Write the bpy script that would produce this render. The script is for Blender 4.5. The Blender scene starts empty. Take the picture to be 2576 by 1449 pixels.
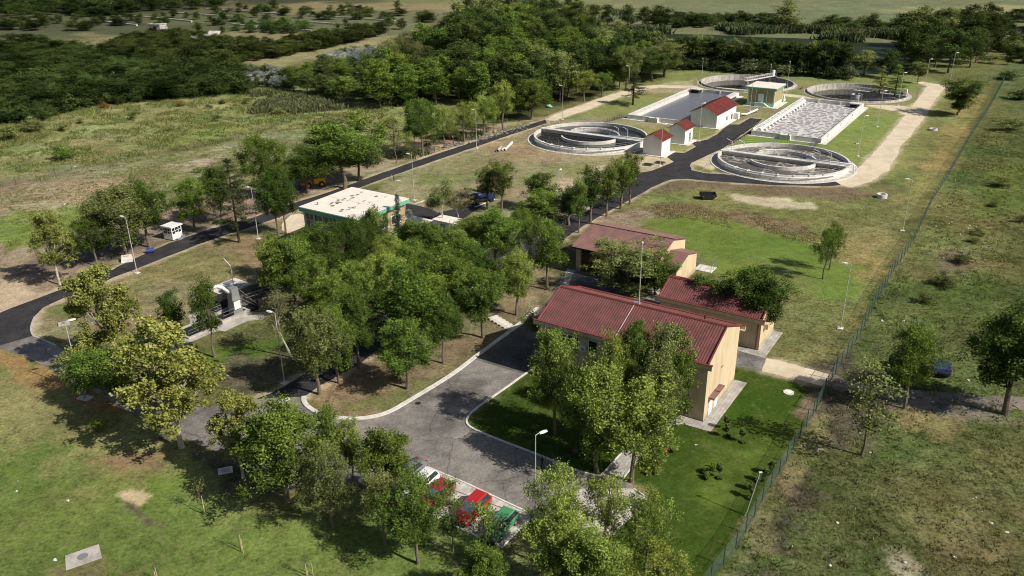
import bpy, math, random
import numpy as np
from mathutils import Vector, Matrix, noise as mnoise
from mathutils.geometry import tessellate_polygon
random.seed(7); RNG = np.random.default_rng(7)
PI = math.pi; rad = math.radians
scene = bpy.context.scene; col = scene.collection

# ------------------------------------------------------------------ camera model (solved from the photo)
CF = 2077.853; CP = 0.417003587; CR = -0.010042995; CH = 50.0
_f = np.array([0, math.cos(CP), -math.sin(CP)]); _r = np.array([1., 0, 0]); _u = np.cross(_r, _f)
_c, _s = math.cos(CR), math.sin(CR)
RX, UX, FX = _c*_r+_s*_u, -_s*_r+_c*_u, _f
RM = np.array([RX, UX, FX])
def at(x, y, z=0.0):
    """world point at height z seen at photo position x,y (2576 px wide photo)"""
    d = np.array([(x-1288)/CF, -(y-724.5)/CF, 1.0]) @ RM
    t = (z-CH)/d[2]
    return np.array([t*d[0], t*d[1], z])
def pr(P):
    q = RM @ (np.array(P, float)-np.array([0, 0, CH]))
    return 1288+CF*q[0]/q[2], 724.5-CF*q[1]/q[2], q[2]
def height(bx, by, ty):
    P = at(bx, by); lo, hi = 0.0, 45.0
    for _ in range(40):
        m = (lo+hi)/2
        if pr((P[0], P[1], m))[1] > ty: lo = m
        else: hi = m
    return lo
FR = dict(A=(1288,128.8,.2),B=(1738.8,161,.2),C=(1674.4,128.8,.275),E=(2060.8,0,.2),F=(1320.2,644,.3111),H=(1352.4,528.1,.2),
 I=(0,0,.25),J=(644,0,.25),K=(1288,0,.325),L=(0,361.9,.25),M=(644,361.9,.25),N=(0,644,.25),O=(515.2,644,.325),Q=(0,998.2,.31125),
 S=(801.8,998.2,.31125),T=(1288,966,.3),U=(1774.2,998.2,.31125),V=(1867.6,289.8,.2751),W=(1867.6,644,.2751),
 X=(901.6,1127,.1751),Y=(450.8,682.6,.125),Z=(708.4,450.8,.2),R=(1159.2,386.4,.3538),D=(0,0,1.0))
def dd(k, a, b):
    o = FR[k]; return o[0]+o[2]*a, o[1]+o[2]*b
def g(k, a, b, z=0.0): return at(*dd(k, a, b), z)
def poly(k, pts): return [tuple(g(k, a, b)[:2]) for a, b in pts]

# ------------------------------------------------------------------ mesh helpers
class MB:
    def __init__(s): s.v = []; s.f = []
    def add(s, vs, fs):
        o = len(s.v); s.v += [tuple(map(float, v)) for v in vs]; s.f += [tuple(i+o for i in f) for f in fs]; return s
    def box(s, x0, x1, y0, y1, z0, z1):
        return s.add([(x0,y0,z0),(x1,y0,z0),(x1,y1,z0),(x0,y1,z0),(x0,y0,z1),(x1,y0,z1),(x1,y1,z1),(x0,y1,z1)],
                     [(0,3,2,1),(4,5,6,7),(0,1,5,4),(1,2,6,5),(2,3,7,6),(3,0,4,7)])
    def prism(s, pts, z0, z1):
        n = len(pts)
        a = sum(pts[i][0]*pts[(i+1)%n][1]-pts[(i+1)%n][0]*pts[i][1] for i in range(n))
        if a < 0: pts = pts[::-1]
        vs = [(p[0],p[1],z0) for p in pts]+[(p[0],p[1],z1) for p in pts]
        tri = tessellate_polygon([[Vector((p[0],p[1],0)) for p in pts]])
        fs = []
        for t in tri:
            A, B, C = [pts[i] for i in t]
            if (B[0]-A[0])*(C[1]-A[1])-(B[1]-A[1])*(C[0]-A[0]) < 0: t = t[::-1]
            fs.append(tuple(i+n for i in t)); fs.append(tuple(t[::-1]))
        for i in range(n): fs.append((i, (i+1)%n, (i+1)%n+n, i+n))
        return s.add(vs, fs)
    def extr(s, prof, axis, a0, a1):
        """profile (p,q) extruded along axis: 'x' -> (a,p,q); 'y' -> (p,a,q)"""
        n = len(prof); mk = (lambda p, a: (a, p[0], p[1])) if axis == 'x' else (lambda p, a: (p[0], a, p[1]))
        vs = [mk(p, a0) for p in prof]+[mk(p, a1) for p in prof]
        fs = [tuple(range(n)), tuple(range(2*n-1, n-1, -1))]+[(i, i+n, (i+1)%n+n, (i+1)%n) for i in range(n)]
        return s.add(vs, fs)
    def tube(s, pts, rs, n=6, cap=True):
        pts = [Vector(p) for p in pts]
        if not hasattr(rs, '__len__'): rs = [rs]*len(pts)
        vs = []; 
        for i, p in enumerate(pts):
            d = (pts[min(i+1, len(pts)-1)]-pts[max(i-1, 0)])
            if d.length < 1e-9: d = Vector((0,0,1))
            d.normalize(); up = Vector((0,0,1)) if abs(d.z) < .9 else Vector((1,0,0))
            a = d.cross(up).normalized(); b = d.cross(a)
            for k in range(n):
                t = 2*PI*k/n; vs.append(tuple(p+(a*math.cos(t)+b*math.sin(t))*rs[i]))
        fs = []
        for i in range(len(pts)-1):
            for k in range(n): fs.append((i*n+k, i*n+(k+1)%n, (i+1)*n+(k+1)%n, (i+1)*n+k))
        if cap: fs += [tuple(range(n-1, -1, -1)), tuple((len(pts)-1)*n+k for k in range(n))]
        return s.add(vs, fs)
    def cyl(s, x, y, r, z0, z1, n=16, r2=None):
        return s.tube([(x,y,z0),(x,y,z1)], [r, r if r2 is None else r2], n)
    def ring(s, cx, cy, r0, r1, z0, z1, n=96, a0=0., a1=2*PI):
        full = abs(a1-a0-2*PI) < 1e-6; m = n if full else n+1
        vs = []
        for k in range(m):
            t = a0+(a1-a0)*k/n
            for r, z in ((r0,z0),(r1,z0),(r1,z1),(r0,z1)): vs.append((cx+r*math.cos(t), cy+r*math.sin(t), z))
        fs = []
        for k in range(n):
            j = (k+1) % m
            for q in range(4): fs.append((k*4+q, k*4+(q+1)%4, j*4+(q+1)%4, j*4+q))
        if not full: fs += [(3,2,1,0), (4*n, 4*n+1, 4*n+2, 4*n+3)]
        return s.add(vs, fs)
    def disc(s, cx, cy, r, z, n=64):
        return s.add([(cx+r*math.cos(2*PI*k/n), cy+r*math.sin(2*PI*k/n), z) for k in range(n)], [tuple(range(n))])
    def blob(s, c, r, seed=0, sub=1, amp=.25, flat=1.):
        import bmesh
        bm = bmesh.new(); bmesh.ops.create_icosphere(bm, subdivisions=sub, radius=1)
        vs = []
        for v in bm.verts:
            k = 1+amp*mnoise.noise(v.co*1.7+Vector((seed*3.1, seed, 0)))
            vs.append((c[0]+v.co.x*r*k, c[1]+v.co.y*r*k, c[2]+v.co.z*r*k*flat))
        fs = [tuple(v.index for v in f.verts) for f in bm.faces]; bm.free()
        return s.add(vs, fs)
    def loft(s, rings, cap=True):
        n = len(rings[0]); vs = [p for r in rings for p in r]; fs = []
        for i in range(len(rings)-1):
            for k in range(n): fs.append((i*n+k, i*n+(k+1)%n, (i+1)*n+(k+1)%n, (i+1)*n+k))
        if cap: fs += [tuple(range(n-1, -1, -1)), tuple((len(rings)-1)*n+k for k in range(n))]
        return s.add(vs, fs)
    def mesh(s, name, m, smooth=False):
        me = bpy.data.meshes.new(name); me.from_pydata(s.v, [], s.f); me.update()
        import bmesh
        bm = bmesh.new(); bm.from_mesh(me); bmesh.ops.recalc_face_normals(bm, faces=bm.faces); bm.to_mesh(me); bm.free()
        if m: me.materials.append(m)
        if smooth: me.shade_smooth()
        return me
def fast_mesh(name, V, F, m, attrs=None):
    """V (n,3), F (k,c) numpy -> mesh"""
    me = bpy.data.meshes.new(name); k, c = F.shape
    me.vertices.add(len(V)); me.vertices.foreach_set('co', V.astype(np.float32).ravel())
    me.loops.add(k*c); me.loops.foreach_set('vertex_index', F.astype(np.int32).ravel())
    me.polygons.add(k); me.polygons.foreach_set('loop_start', np.arange(0, k*c, c, dtype=np.int32))
    me.update(calc_edges=True)
    for an, (typ, arr) in (attrs or {}).items():
        a = me.attributes.new(an, typ, 'POINT')
        a.data.foreach_set('value' if typ == 'FLOAT' else 'color', arr.astype(np.float32).ravel())
    if m: me.materials.append(m)
    return me
def tag(o, label=None, cat=None, group=None, kind=None):
    if label: o['label'] = label
    if cat: o['category'] = cat
    if group: o['group'] = group
    if kind: o['kind'] = kind
    return o
def thing(name, label, cat, loc=(0,0,0), rz=0., group=None, rx=0., ry=0.):
    o = bpy.data.objects.new(name, None); col.objects.link(o); o.empty_display_size = .3
    o.location = tuple(map(float, loc)); o.rotation_euler = (rx, ry, rz)
    return tag(o, label, cat, group)
def link(name, me, parent=None, loc=None):
    o = bpy.data.objects.new(name, me); col.objects.link(o)
    if parent: o.parent = parent
    if loc is not None: o.location = tuple(map(float, loc))
    return o
def part(name, mb, m, parent=None, smooth=False, loc=None): return link(name, mb.mesh(name, m, smooth), parent, loc)
def struct(name, mb, m, smooth=False):
    return tag(part(name, mb, m, None, smooth), kind='structure')
def copy_tree(o, parent=None):
    c = o.copy(); col.objects.link(c)
    if parent: c.parent = parent
    for ch in [q for q in ALLKIDS.get(o.name, [])]: copy_tree(ch, c)
    return c
ALLKIDS = {}
def regkids(o):
    ALLKIDS[o.name] = list(o.children)
    for ch in o.children: regkids(ch)

# ------------------------------------------------------------------ materials
def nt(name):
    m = bpy.data.materials.new(name); m.use_nodes = True; t = m.node_tree; t.nodes.clear()
    out = t.nodes.new('ShaderNodeOutputMaterial'); return m, t, out
def N(t, typ, **k):
    n = t.nodes.new(typ)
    for a, v in k.items():
        if a in n.inputs: n.inputs[a].default_value = v
        else: setattr(n, a, v)
    return n
def surf(name, c, c2=None, rough=.85, scale=3., bump=.0, bscale=30., metal=0., spec=.3, detail=6., dirt=None, dscale=.35, stretch=None):
    m, t, out = nt(name); L = t.links
    b = N(t, 'ShaderNodeBsdfPrincipled'); b.inputs['Roughness'].default_value = rough; b.inputs['Metallic'].default_value = metal
    b.inputs['Specular IOR Level'].default_value = spec
    tc = N(t, 'ShaderNodeTexCoord'); vec = tc.outputs['Object']
    if stretch:
        mp = N(t, 'ShaderNodeMapping'); mp.inputs['Scale'].default_value = stretch; L.new(vec, mp.inputs[0]); vec = mp.outputs[0]
    c2 = c2 or tuple(x*.72 for x in c)
    n = N(t, 'ShaderNodeTexNoise'); n.inputs['Scale'].default_value = scale; n.inputs['Detail'].default_value = detail; n.inputs['Roughness'].default_value = .65
    L.new(vec, n.inputs['Vector'])
    r = N(t, 'ShaderNodeValToRGB'); r.color_ramp.elements[0].position = .33; r.color_ramp.elements[1].position = .68
    r.color_ramp.elements[0].color = (*c2, 1); r.color_ramp.elements[1].color = (*c, 1); L.new(n.outputs[0], r.inputs[0]); cur = r.outputs[0]
    if dirt:
        n2 = N(t, 'ShaderNodeTexNoise'); n2.inputs['Scale'].default_value = dscale; n2.inputs['Detail'].default_value = 8; n2.inputs['Roughness'].default_value = .7
        L.new(vec, n2.inputs['Vector'])
        r2 = N(t, 'ShaderNodeValToRGB'); r2.color_ramp.elements[0].position = .45; r2.color_ramp.elements[1].position = .62
        r2.color_ramp.elements[0].color = (0,0,0,1); r2.color_ramp.elements[1].color = (1,1,1,1); L.new(n2.outputs[0], r2.inputs[0])
        mx = N(t, 'ShaderNodeMixRGB'); L.new(r2.outputs[0], mx.inputs[0]); L.new(cur, mx.inputs[1]); mx.inputs[2].default_value = (*dirt, 1); cur = mx.outputs[0]
    L.new(cur, b.inputs['Base Color'])
    if bump:
        n3 = N(t, 'ShaderNodeTexNoise'); n3.inputs['Scale'].default_value = bscale; n3.inputs['Detail'].default_value = 4; L.new(vec, n3.inputs['Vector'])
        bp = N(t, 'ShaderNodeBump'); bp.inputs['Strength'].default_value = bump; bp.inputs['Distance'].default_value = .05
        L.new(n3.outputs[0], bp.inputs['Height']); L.new(bp.outputs[0], b.inputs['Normal'])
    L.new(b.outputs[0], out.inputs[0]); return m
def base_darken(m, k=.62, h=.9):  # darkens the colour towards the bottom, broken up by noise
    t = m.node_tree; L = t.links; bs = t.nodes['Principled BSDF']; src = bs.inputs['Base Color'].links[0].from_socket; tc = N(t, 'ShaderNodeTexCoord'); sx = N(t, 'ShaderNodeSeparateXYZ'); L.new(tc.outputs['Object'], sx.inputs[0])
    n = N(t, 'ShaderNodeTexNoise'); n.inputs['Scale'].default_value = 1.3; n.inputs['Detail'].default_value = 6; L.new(tc.outputs['Object'], n.inputs['Vector']); a = N(t, 'ShaderNodeMath', operation='MULTIPLY_ADD'); L.new(n.outputs[0], a.inputs[0]); a.inputs[1].default_value = -1.2; L.new(sx.outputs['Z'], a.inputs[2])
    mr = N(t, 'ShaderNodeMapRange'); mr.inputs['From Min'].default_value = -.6; mr.inputs['From Max'].default_value = h-.5; mr.inputs['To Min'].default_value = k; mr.inputs['To Max'].default_value = 1; L.new(a.outputs[0], mr.inputs['Value'])
    vm = N(t, 'ShaderNodeVectorMath', operation='SCALE'); L.new(src, vm.inputs[0]); L.new(mr.outputs[0], vm.inputs['Scale']); L.new(vm.outputs[0], bs.inputs['Base Color'])
def plain(name, c, rough=.5, metal=0., spec=.4): return surf(name, c, tuple(x*.88 for x in c), rough, 2., metal=metal, spec=spec)
M = {}
M['concrete'] = surf('concrete', (.50,.475,.43), (.40,.375,.34), .9, 1.2, .3, 12, dirt=(.30,.28,.25), dscale=.5)
M['verge'] = surf('grass_verge', (.20,.20,.08), (.14,.16,.055), .95, 2.2, .3, 12, dirt=(.26,.22,.13), dscale=.5)
M['concrete_light'] = surf('pale_concrete', (.72,.70,.66), (.62,.60,.56), .85, 1.5, .2, 12, dirt=(.50,.48,.44), dscale=.8)
M['concrete_dark'] = surf('old_concrete', (.28,.255,.225), (.16,.145,.13), .9, .9, .3, 10, dirt=(.10,.09,.08), dscale=1.2)
M['stain'] = surf('stained_concrete', (.60,.57,.53), (.46,.44,.40), .9, 1.0, .2, 12, dirt=(.28,.26,.235), dscale=1.4, stretch=(1,1,.25))
M['white_wall'] = surf('white_render', (.78,.77,.75), (.72,.71,.68), .9, .7, .1, 30, dirt=(.69,.68,.65), dscale=.9, stretch=(1,1,.2))
M['cream'] = surf('cream_render', (.63,.52,.35), (.58,.475,.32), .9, .5, .12, 40, dirt=(.50,.40,.26), dscale=.7, stretch=(1,1,.18))
base_darken(M['cream']); base_darken(M['white_wall'], .75)
M['tanpanel'] = surf('tan_panel', (.38,.31,.17), (.33,.265,.14), .9, 2, .2, 30)
M['mint'] = plain('mint_paint', (.16,.42,.29), .55)
M['mintpale'] = surf('pale_mint_render', (.50,.66,.53), (.45,.60,.48), .85, .8)
M['white'] = plain('white_paint', (.8,.8,.79), .5)
M['steel'] = plain('galvanised_steel', (.42,.43,.44), .45, .6)
M['lamp_steel'] = plain('lamp_steel', (.55,.55,.54), .45, .2)
M['grey'] = plain('grey_metal', (.28,.29,.30), .5, .3)
M['black'] = surf('black_steel', (.03,.03,.032), (.018,.018,.02), .55, 2)
M['dark'] = plain('recess_shade', (.012,.012,.013), .8)  # black that paints shade into pits, channels and openings; also the lens
M['glass'] = plain('window_glass', (.03,.038,.045), .12, 0, .8)
M['brown'] = surf('brown_door', (.12,.065,.025), (.09,.05,.02), .6, 2, stretch=(6,6,.5))
M['pipe_red'] = plain('dark_red_metal', (.14,.035,.025), .5)
M['redbrick'] = plain('red_cap', (.20,.045,.042), .55)
def roofmat(name, c, c2):
    m = surf(name, c, c2, .55, .6, dirt=(c2[0]*.72, c2[1]*.9, c2[2]*.85), dscale=.7, detail=9); return m
M['roof_red'] = roofmat('red_sheet_roof', (.19,.070,.066), (.15,.054,.052))
M['roof_brown'] = roofmat('brown_sheet_roof', (.255,.132,.118), (.215,.108,.098))
M['tile_red'] = roofmat('red_tile_roof', (.21,.040,.033), (.155,.032,.027))
M['flat_white'] = surf('white_roof_membrane', (.78,.73,.66), (.68,.62,.55), .9, .8)
M['water_dark'] = None
def asphalt(name, a, b, patch, pscale, rough=.88):
    m = surf(name, a, b, rough, .55, .25, 25, dirt=patch, dscale=pscale, detail=9); t = m.node_tree; L = t.links; bs = t.nodes['Principled BSDF']; src = bs.inputs['Base Color'].links[0].from_socket
    tc = N(t, 'ShaderNodeTexCoord'); nn = N(t, 'ShaderNodeTexNoise'); nn.inputs['Scale'].default_value = .6; nn.inputs['Detail'].default_value = 6; L.new(tc.outputs['Object'], nn.inputs['Vector'])
    ad = N(t, 'ShaderNodeMixRGB', blend_type='ADD'); ad.inputs[0].default_value = 2.5; L.new(tc.outputs['Object'], ad.inputs[1]); L.new(nn.outputs['Color'], ad.inputs[2])
    vo = N(t, 'ShaderNodeTexVoronoi', feature='DISTANCE_TO_EDGE'); vo.inputs['Scale'].default_value = .16; L.new(ad.outputs[0], vo.inputs['Vector'])
    r = N(t, 'ShaderNodeValToRGB'); r.color_ramp.elements[0].position = .004; r.color_ramp.elements[0].color = (.68,.68,.68,1); r.color_ramp.elements[1].position = .014; r.color_ramp.elements[1].color = (1,1,1,1); L.new(vo.outputs['Distance'], r.inputs[0])
    n4 = N(t, 'ShaderNodeTexNoise'); n4.inputs['Scale'].default_value = 3.5; n4.inputs['Detail'].default_value = 7; L.new(tc.outputs['Object'], n4.inputs['Vector']); r4 = N(t, 'ShaderNodeValToRGB'); r4.color_ramp.elements[0].position = .3; r4.color_ramp.elements[0].color = (.72,.72,.72,1); r4.color_ramp.elements[1].position = .7; r4.color_ramp.elements[1].color = (1.15,1.13,1.1,1); L.new(n4.outputs[0], r4.inputs[0])
    mx = N(t, 'ShaderNodeMixRGB', blend_type='MULTIPLY'); mx.inputs[0].default_value = 1; L.new(src, mx.inputs[1]); L.new(r.outputs[0], mx.inputs[2]); mx2 = N(t, 'ShaderNodeMixRGB', blend_type='MULTIPLY'); mx2.inputs[0].default_value = 1; L.new(mx.outputs[0], mx2.inputs[1]); L.new(r4.outputs[0], mx2.inputs[2]); L.new(mx2.outputs[0], bs.inputs['Base Color']); return m
M['asphalt_new'] = asphalt('fresh_asphalt', (.034,.033,.037), (.024,.023,.027), (.046,.044,.048), .4)
M['asphalt_worn'] = asphalt('worn_asphalt', (.062,.058,.060), (.042,.039,.042), (.095,.09,.088), .13)
M['asphalt_old'] = asphalt('old_asphalt', (.31,.288,.265), (.20,.188,.178), (.125,.118,.113), .16)
M['asphalt_mid'] = asphalt('weathered_asphalt', (.12,.112,.108), (.08,.076,.074), (.16,.15,.14), .3)
M['gravel'] = surf('pale_gravel', (.68,.59,.44), (.58,.50,.36), .95, 1.3, .4, 14, dirt=(.52,.44,.32), dscale=.25, detail=10)
M['trackdirt'] = surf('dirt_track', (.26,.225,.19), (.17,.145,.125), .95, .8, .4, 10, dirt=(.11,.10,.085), dscale=.22, detail=10)
def pavers(name, a, b):
    m, t, out = nt(name); L = t.links
    bs = N(t, 'ShaderNodeBsdfPrincipled'); bs.inputs['Roughness'].default_value = .9
    tc = N(t, 'ShaderNodeTexCoord'); mp = N(t, 'ShaderNodeMapping'); mp.inputs['Rotation'].default_value = (0,0,rad(-57.5)); L.new(tc.outputs['Object'], mp.inputs[0])
    br = N(t, 'ShaderNodeTexBrick'); br.inputs['Scale'].default_value = 1.; br.inputs['Brick Width'].default_value = .6; br.inputs['Row Height'].default_value = .4
    br.inputs['Color1'].default_value = (*a,1); br.inputs['Color2'].default_value = (*b,1); br.inputs['Mortar'].default_value = tuple(x*.78 for x in b)+(1,)
    br.inputs['Mortar Size'].default_value = .025; L.new(mp.outputs[0], br.inputs['Vector'])
    n = N(t, 'ShaderNodeTexNoise'); n.inputs['Scale'].default_value = .9; n.inputs['Detail'].default_value = 8; L.new(tc.outputs['Object'], n.inputs['Vector'])
    r = N(t, 'ShaderNodeValToRGB'); r.color_ramp.elements[0].position=.3; r.color_ramp.elements[0].color=(.6,.58,.55,1); r.color_ramp.elements[1].position=.6; r.color_ramp.elements[1].color=(1,1,1,1)
    L.new(n.outputs[0], r.inputs[0])
    mx = N(t, 'ShaderNodeMixRGB', blend_type='MULTIPLY'); mx.inputs[0].default_value = .9; L.new(br.outputs[0], mx.inputs[1]); L.new(r.outputs[0], mx.inputs[2])
    L.new(mx.outputs[0], bs.inputs['Base Color']); L.new(bs.outputs[0], out.inputs[0]); return m
M['pavers'] = pavers('grey_pavers', (.46,.44,.41), (.38,.36,.335))
M['pavers_pale'] = pavers('pale_pavers', (.60,.57,.52), (.52,.49,.45))
def water(name, c, rough=.12, foam=None, fs=.35, cover=.15, bump=.25, bsc=1.2, patchy=1.):
    m, t, out = nt(name); L = t.links
    b = N(t, 'ShaderNodeBsdfPrincipled'); b.inputs['Roughness'].default_value = rough; b.inputs['IOR'].default_value = 1.33
    tc = N(t, 'ShaderNodeTexCoord'); v = tc.outputs['Object']
    n = N(t, 'ShaderNodeTexNoise'); n.inputs['Scale'].default_value = bsc; n.inputs['Detail'].default_value = 5; L.new(v, n.inputs['Vector'])
    bp = N(t, 'ShaderNodeBump'); bp.inputs['Strength'].default_value = bump; bp.inputs['Distance'].default_value = .05; L.new(n.outputs[0], bp.inputs['Height']); L.new(bp.outputs[0], b.inputs['Normal'])
    if foam:
        w = N(t, 'ShaderNodeTexNoise'); w.inputs['Scale'].default_value = .5; w.inputs['Detail'].default_value = 3; L.new(v, w.inputs['Vector'])
        ad = N(t, 'ShaderNodeMixRGB', blend_type='ADD'); ad.inputs[0].default_value = 2.2; L.new(v, ad.inputs[1]); L.new(w.outputs['Color'], ad.inputs[2])
        vo = N(t, 'ShaderNodeTexVoronoi', feature='DISTANCE_TO_EDGE'); vo.inputs['Scale'].default_value = fs; L.new(ad.outputs[0], vo.inputs['Vector'])
        n2 = N(t, 'ShaderNodeTexNoise'); n2.inputs['Scale'].default_value = 1.6; n2.inputs['Detail'].default_value = 8; n2.inputs['Roughness'].default_value=.7; L.new(v, n2.inputs['Vector'])
        r = N(t, 'ShaderNodeValToRGB'); r.color_ramp.elements[0].position = .0; r.color_ramp.elements[0].color = (1,1,1,1); r.color_ramp.elements[1].position = .16; r.color_ramp.elements[1].color = (0,0,0,1)
        L.new(vo.outputs['Distance'], r.inputs[0])
        m0 = N(t, 'ShaderNodeMapRange'); m0.clamp = False; m0.inputs['From Min'].default_value = .5; m0.inputs['From Max'].default_value = .7; m0.inputs['To Min'].default_value = .1; m0.inputs['To Max'].default_value = .5; L.new(n2.outputs[0], m0.inputs['Value'])
        m1 = N(t, 'ShaderNodeMath', operation='MULTIPLY_ADD'); L.new(r.outputs[0], m1.inputs[0]); m1.inputs[1].default_value = .75; L.new(m0.outputs[0], m1.inputs[2])
        w2 = N(t, 'ShaderNodeTexNoise'); w2.inputs['Scale'].default_value = .12; L.new(v, w2.inputs['Vector']); m2 = N(t, 'ShaderNodeMapRange'); m2.inputs['From Min'].default_value = .42; m2.inputs['From Max'].default_value = .55; m2.inputs['To Min'].default_value = patchy; L.new(w2.outputs[0], m2.inputs['Value'])
        ma = N(t, 'ShaderNodeMath', operation='MULTIPLY'); L.new(m1.outputs[0], ma.inputs[0]); L.new(m2.outputs[0], ma.inputs[1])
        r3 = N(t, 'ShaderNodeValToRGB'); r3.color_ramp.elements[0].position = cover; r3.color_ramp.elements[0].color = (*c,1); r3.color_ramp.elements[1].position = min(1., cover+.5); r3.color_ramp.elements[1].color = (*foam,1)
        L.new(ma.outputs[0], r3.inputs[0]); L.new(r3.outputs[0], b.inputs['Base Color'])
    else: b.inputs['Base Color'].default_value = (*c,1)
    L.new(b.outputs[0], out.inputs[0]); return m
M['water'] = water('tank_water', (.022,.022,.024), .06)
M['water_basin'] = water('basin_water', (.15,.155,.18), .32, bump=.8, bsc=2.2)
M['water_brown'] = water('brown_foaming_water', (.095,.082,.072), .35, (.42,.39,.35), .55, .2, .5, patchy=.1)
M['water_foam'] = water('aerated_water', (.25,.24,.245), .6, (.62,.60,.585), .52, .1, .5)
M['river'] = water('river_water', (.022,.032,.014), .45, bump=.9, bsc=.5); M['river'].node_tree.nodes['Principled BSDF'].inputs['Specular IOR Level'].default_value = .12
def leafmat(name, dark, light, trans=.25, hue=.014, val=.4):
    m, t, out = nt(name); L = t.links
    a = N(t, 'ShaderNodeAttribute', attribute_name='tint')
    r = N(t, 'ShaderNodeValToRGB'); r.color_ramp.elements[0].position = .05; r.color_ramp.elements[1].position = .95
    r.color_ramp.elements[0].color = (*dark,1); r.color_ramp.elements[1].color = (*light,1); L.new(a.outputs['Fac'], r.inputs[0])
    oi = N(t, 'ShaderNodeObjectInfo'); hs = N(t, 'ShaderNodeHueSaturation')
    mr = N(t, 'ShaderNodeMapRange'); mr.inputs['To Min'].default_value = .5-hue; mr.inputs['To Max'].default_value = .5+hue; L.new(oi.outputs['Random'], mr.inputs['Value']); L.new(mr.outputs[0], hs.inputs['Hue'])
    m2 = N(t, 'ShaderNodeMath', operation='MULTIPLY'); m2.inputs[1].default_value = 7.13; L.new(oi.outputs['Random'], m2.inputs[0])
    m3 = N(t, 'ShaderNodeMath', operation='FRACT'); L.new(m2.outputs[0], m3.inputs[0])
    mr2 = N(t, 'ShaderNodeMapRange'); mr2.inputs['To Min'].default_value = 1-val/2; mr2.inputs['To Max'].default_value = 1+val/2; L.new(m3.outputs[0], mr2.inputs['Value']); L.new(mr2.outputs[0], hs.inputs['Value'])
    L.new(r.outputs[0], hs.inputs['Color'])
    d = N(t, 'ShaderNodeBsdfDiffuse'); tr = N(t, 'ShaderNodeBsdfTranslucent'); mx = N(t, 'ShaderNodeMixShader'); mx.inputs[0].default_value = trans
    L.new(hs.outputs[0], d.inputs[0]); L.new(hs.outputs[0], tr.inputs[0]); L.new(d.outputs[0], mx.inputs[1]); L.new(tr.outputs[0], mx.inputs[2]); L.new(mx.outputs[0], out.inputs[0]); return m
LF = dict(
 green=leafmat('mid_green_leaves', (.014,.038,.006), (.235,.335,.065)),
 bright=leafmat('bright_green_leaves', (.030,.062,.010), (.37,.45,.10)),
 olive=leafmat('olive_leaves', (.025,.042,.012), (.32,.36,.12)),
 dark=leafmat('dark_green_leaves', (.008,.022,.005), (.135,.21,.045)),
 wood=leafmat('woodland_leaves', (.010,.026,.006), (.125,.175,.050), hue=.02),
 yellow=leafmat('yellow_green_leaves', (.07,.09,.014), (.40,.43,.12), hue=.01, val=.15),
 pine=leafmat('pine_needles', (.020,.034,.014), (.09,.115,.045), .1),
 blue=leafmat('blue_spruce_needles', (.04,.058,.05), (.16,.20,.18), .1),
 birch=leafmat('birch_leaves', (.08,.085,.035), (.26,.26,.11)),
 silver=leafmat('silver_leaves', (.09,.11,.09), (.44,.46,.43), .1),
 rust=leafmat('rust_leaves', (.10,.06,.018), (.30,.20,.05)),
 shade=leafmat('thicket_leaves', (.008,.018,.005), (.095,.130,.036), .2),  # dark scrub leaves, part of the tone is painted cloud shade
 reed=leafmat('reed_blades', (.05,.065,.03), (.19,.215,.10), .2),
 dry=leafmat('dry_grass_blades', (.15,.12,.05), (.42,.36,.19), .2),
 grass=leafmat('weed_blades', (.09,.11,.03), (.24,.27,.085), .25),
 grassdark=leafmat('dark_weed_blades', (.05,.058,.02), (.15,.165,.06), .25),
 thuja=leafmat('thuja_leaves', (.035,.06,.015), (.14,.19,.06), .1),
 redleaf=leafmat('red_leaves', (.16,.04,.02), (.42,.12,.06), .1))
M['bark'] = surf('grey_bark', (.20,.165,.13), (.10,.08,.06), .95, 6, .4, 20)
M['bark_dark'] = surf('dark_bark', (.085,.065,.05), (.045,.035,.028), .95, 6, .4, 20)
M['bark_white'] = surf('white_bark', (.62,.57,.48), (.40,.36,.29), .9, 3, dirt=(.22,.19,.15), dscale=3)
M['stake'] = surf('pale_wood', (.55,.45,.30), (.42,.33,.21), .8, 5)

# ------------------------------------------------------------------ noise (numpy)
def _h(ix, iy, s):
    n = (ix.astype(np.int64)*374761393+iy.astype(np.int64)*668265263+s*974634777) & 0x7fffffff
    n = (n ^ (n >> 13))*1274126177 & 0x7fffffff
    return ((n ^ (n >> 16)) & 0xffff)/65535.0
def vnoise(x, y, s=0):
    ix, iy = np.floor(x), np.floor(y); fx, fy = x-ix, y-iy; fx = fx*fx*(3-2*fx); fy = fy*fy*(3-2*fy)
    a = _h(ix,iy,s); b = _h(ix+1,iy,s); c = _h(ix,iy+1,s); d = _h(ix+1,iy+1,s)
    return a+(b-a)*fx+(c-a)*fy+(a-b-c+d)*fx*fy
def fbm(x, y, s=0, o=4):
    r = 0; a = .5; t = 0
    for i in range(o): r = r+a*vnoise(x*2**i, y*2**i, s+i*17); t += a; a *= .55
    return r/t
def inside(px, py, P):
    r = np.zeros(px.shape, bool); n = len(P); j = n-1
    for i in range(n):
        xi, yi = P[i]; xj, yj = P[j]
        if yi != yj: r ^= ((yi > py) != (yj > py)) & (px < (xj-xi)*(py-yi)/(yj-yi)+xi)
        j = i
    return r
def sdist(px, py, P):
    d = np.full(px.shape, 1e9); n = len(P)
    for i in range(n):
        ax, ay = P[i]; bx, by = P[(i+1) % n]; vx, vy = bx-ax, by-ay; L2 = vx*vx+vy*vy+1e-9
        t = np.clip(((px-ax)*vx+(py-ay)*vy)/L2, 0, 1); d = np.minimum(d, np.hypot(px-ax-t*vx, py-ay-t*vy))
    return np.where(inside(px, py, P), d, -d)

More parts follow.
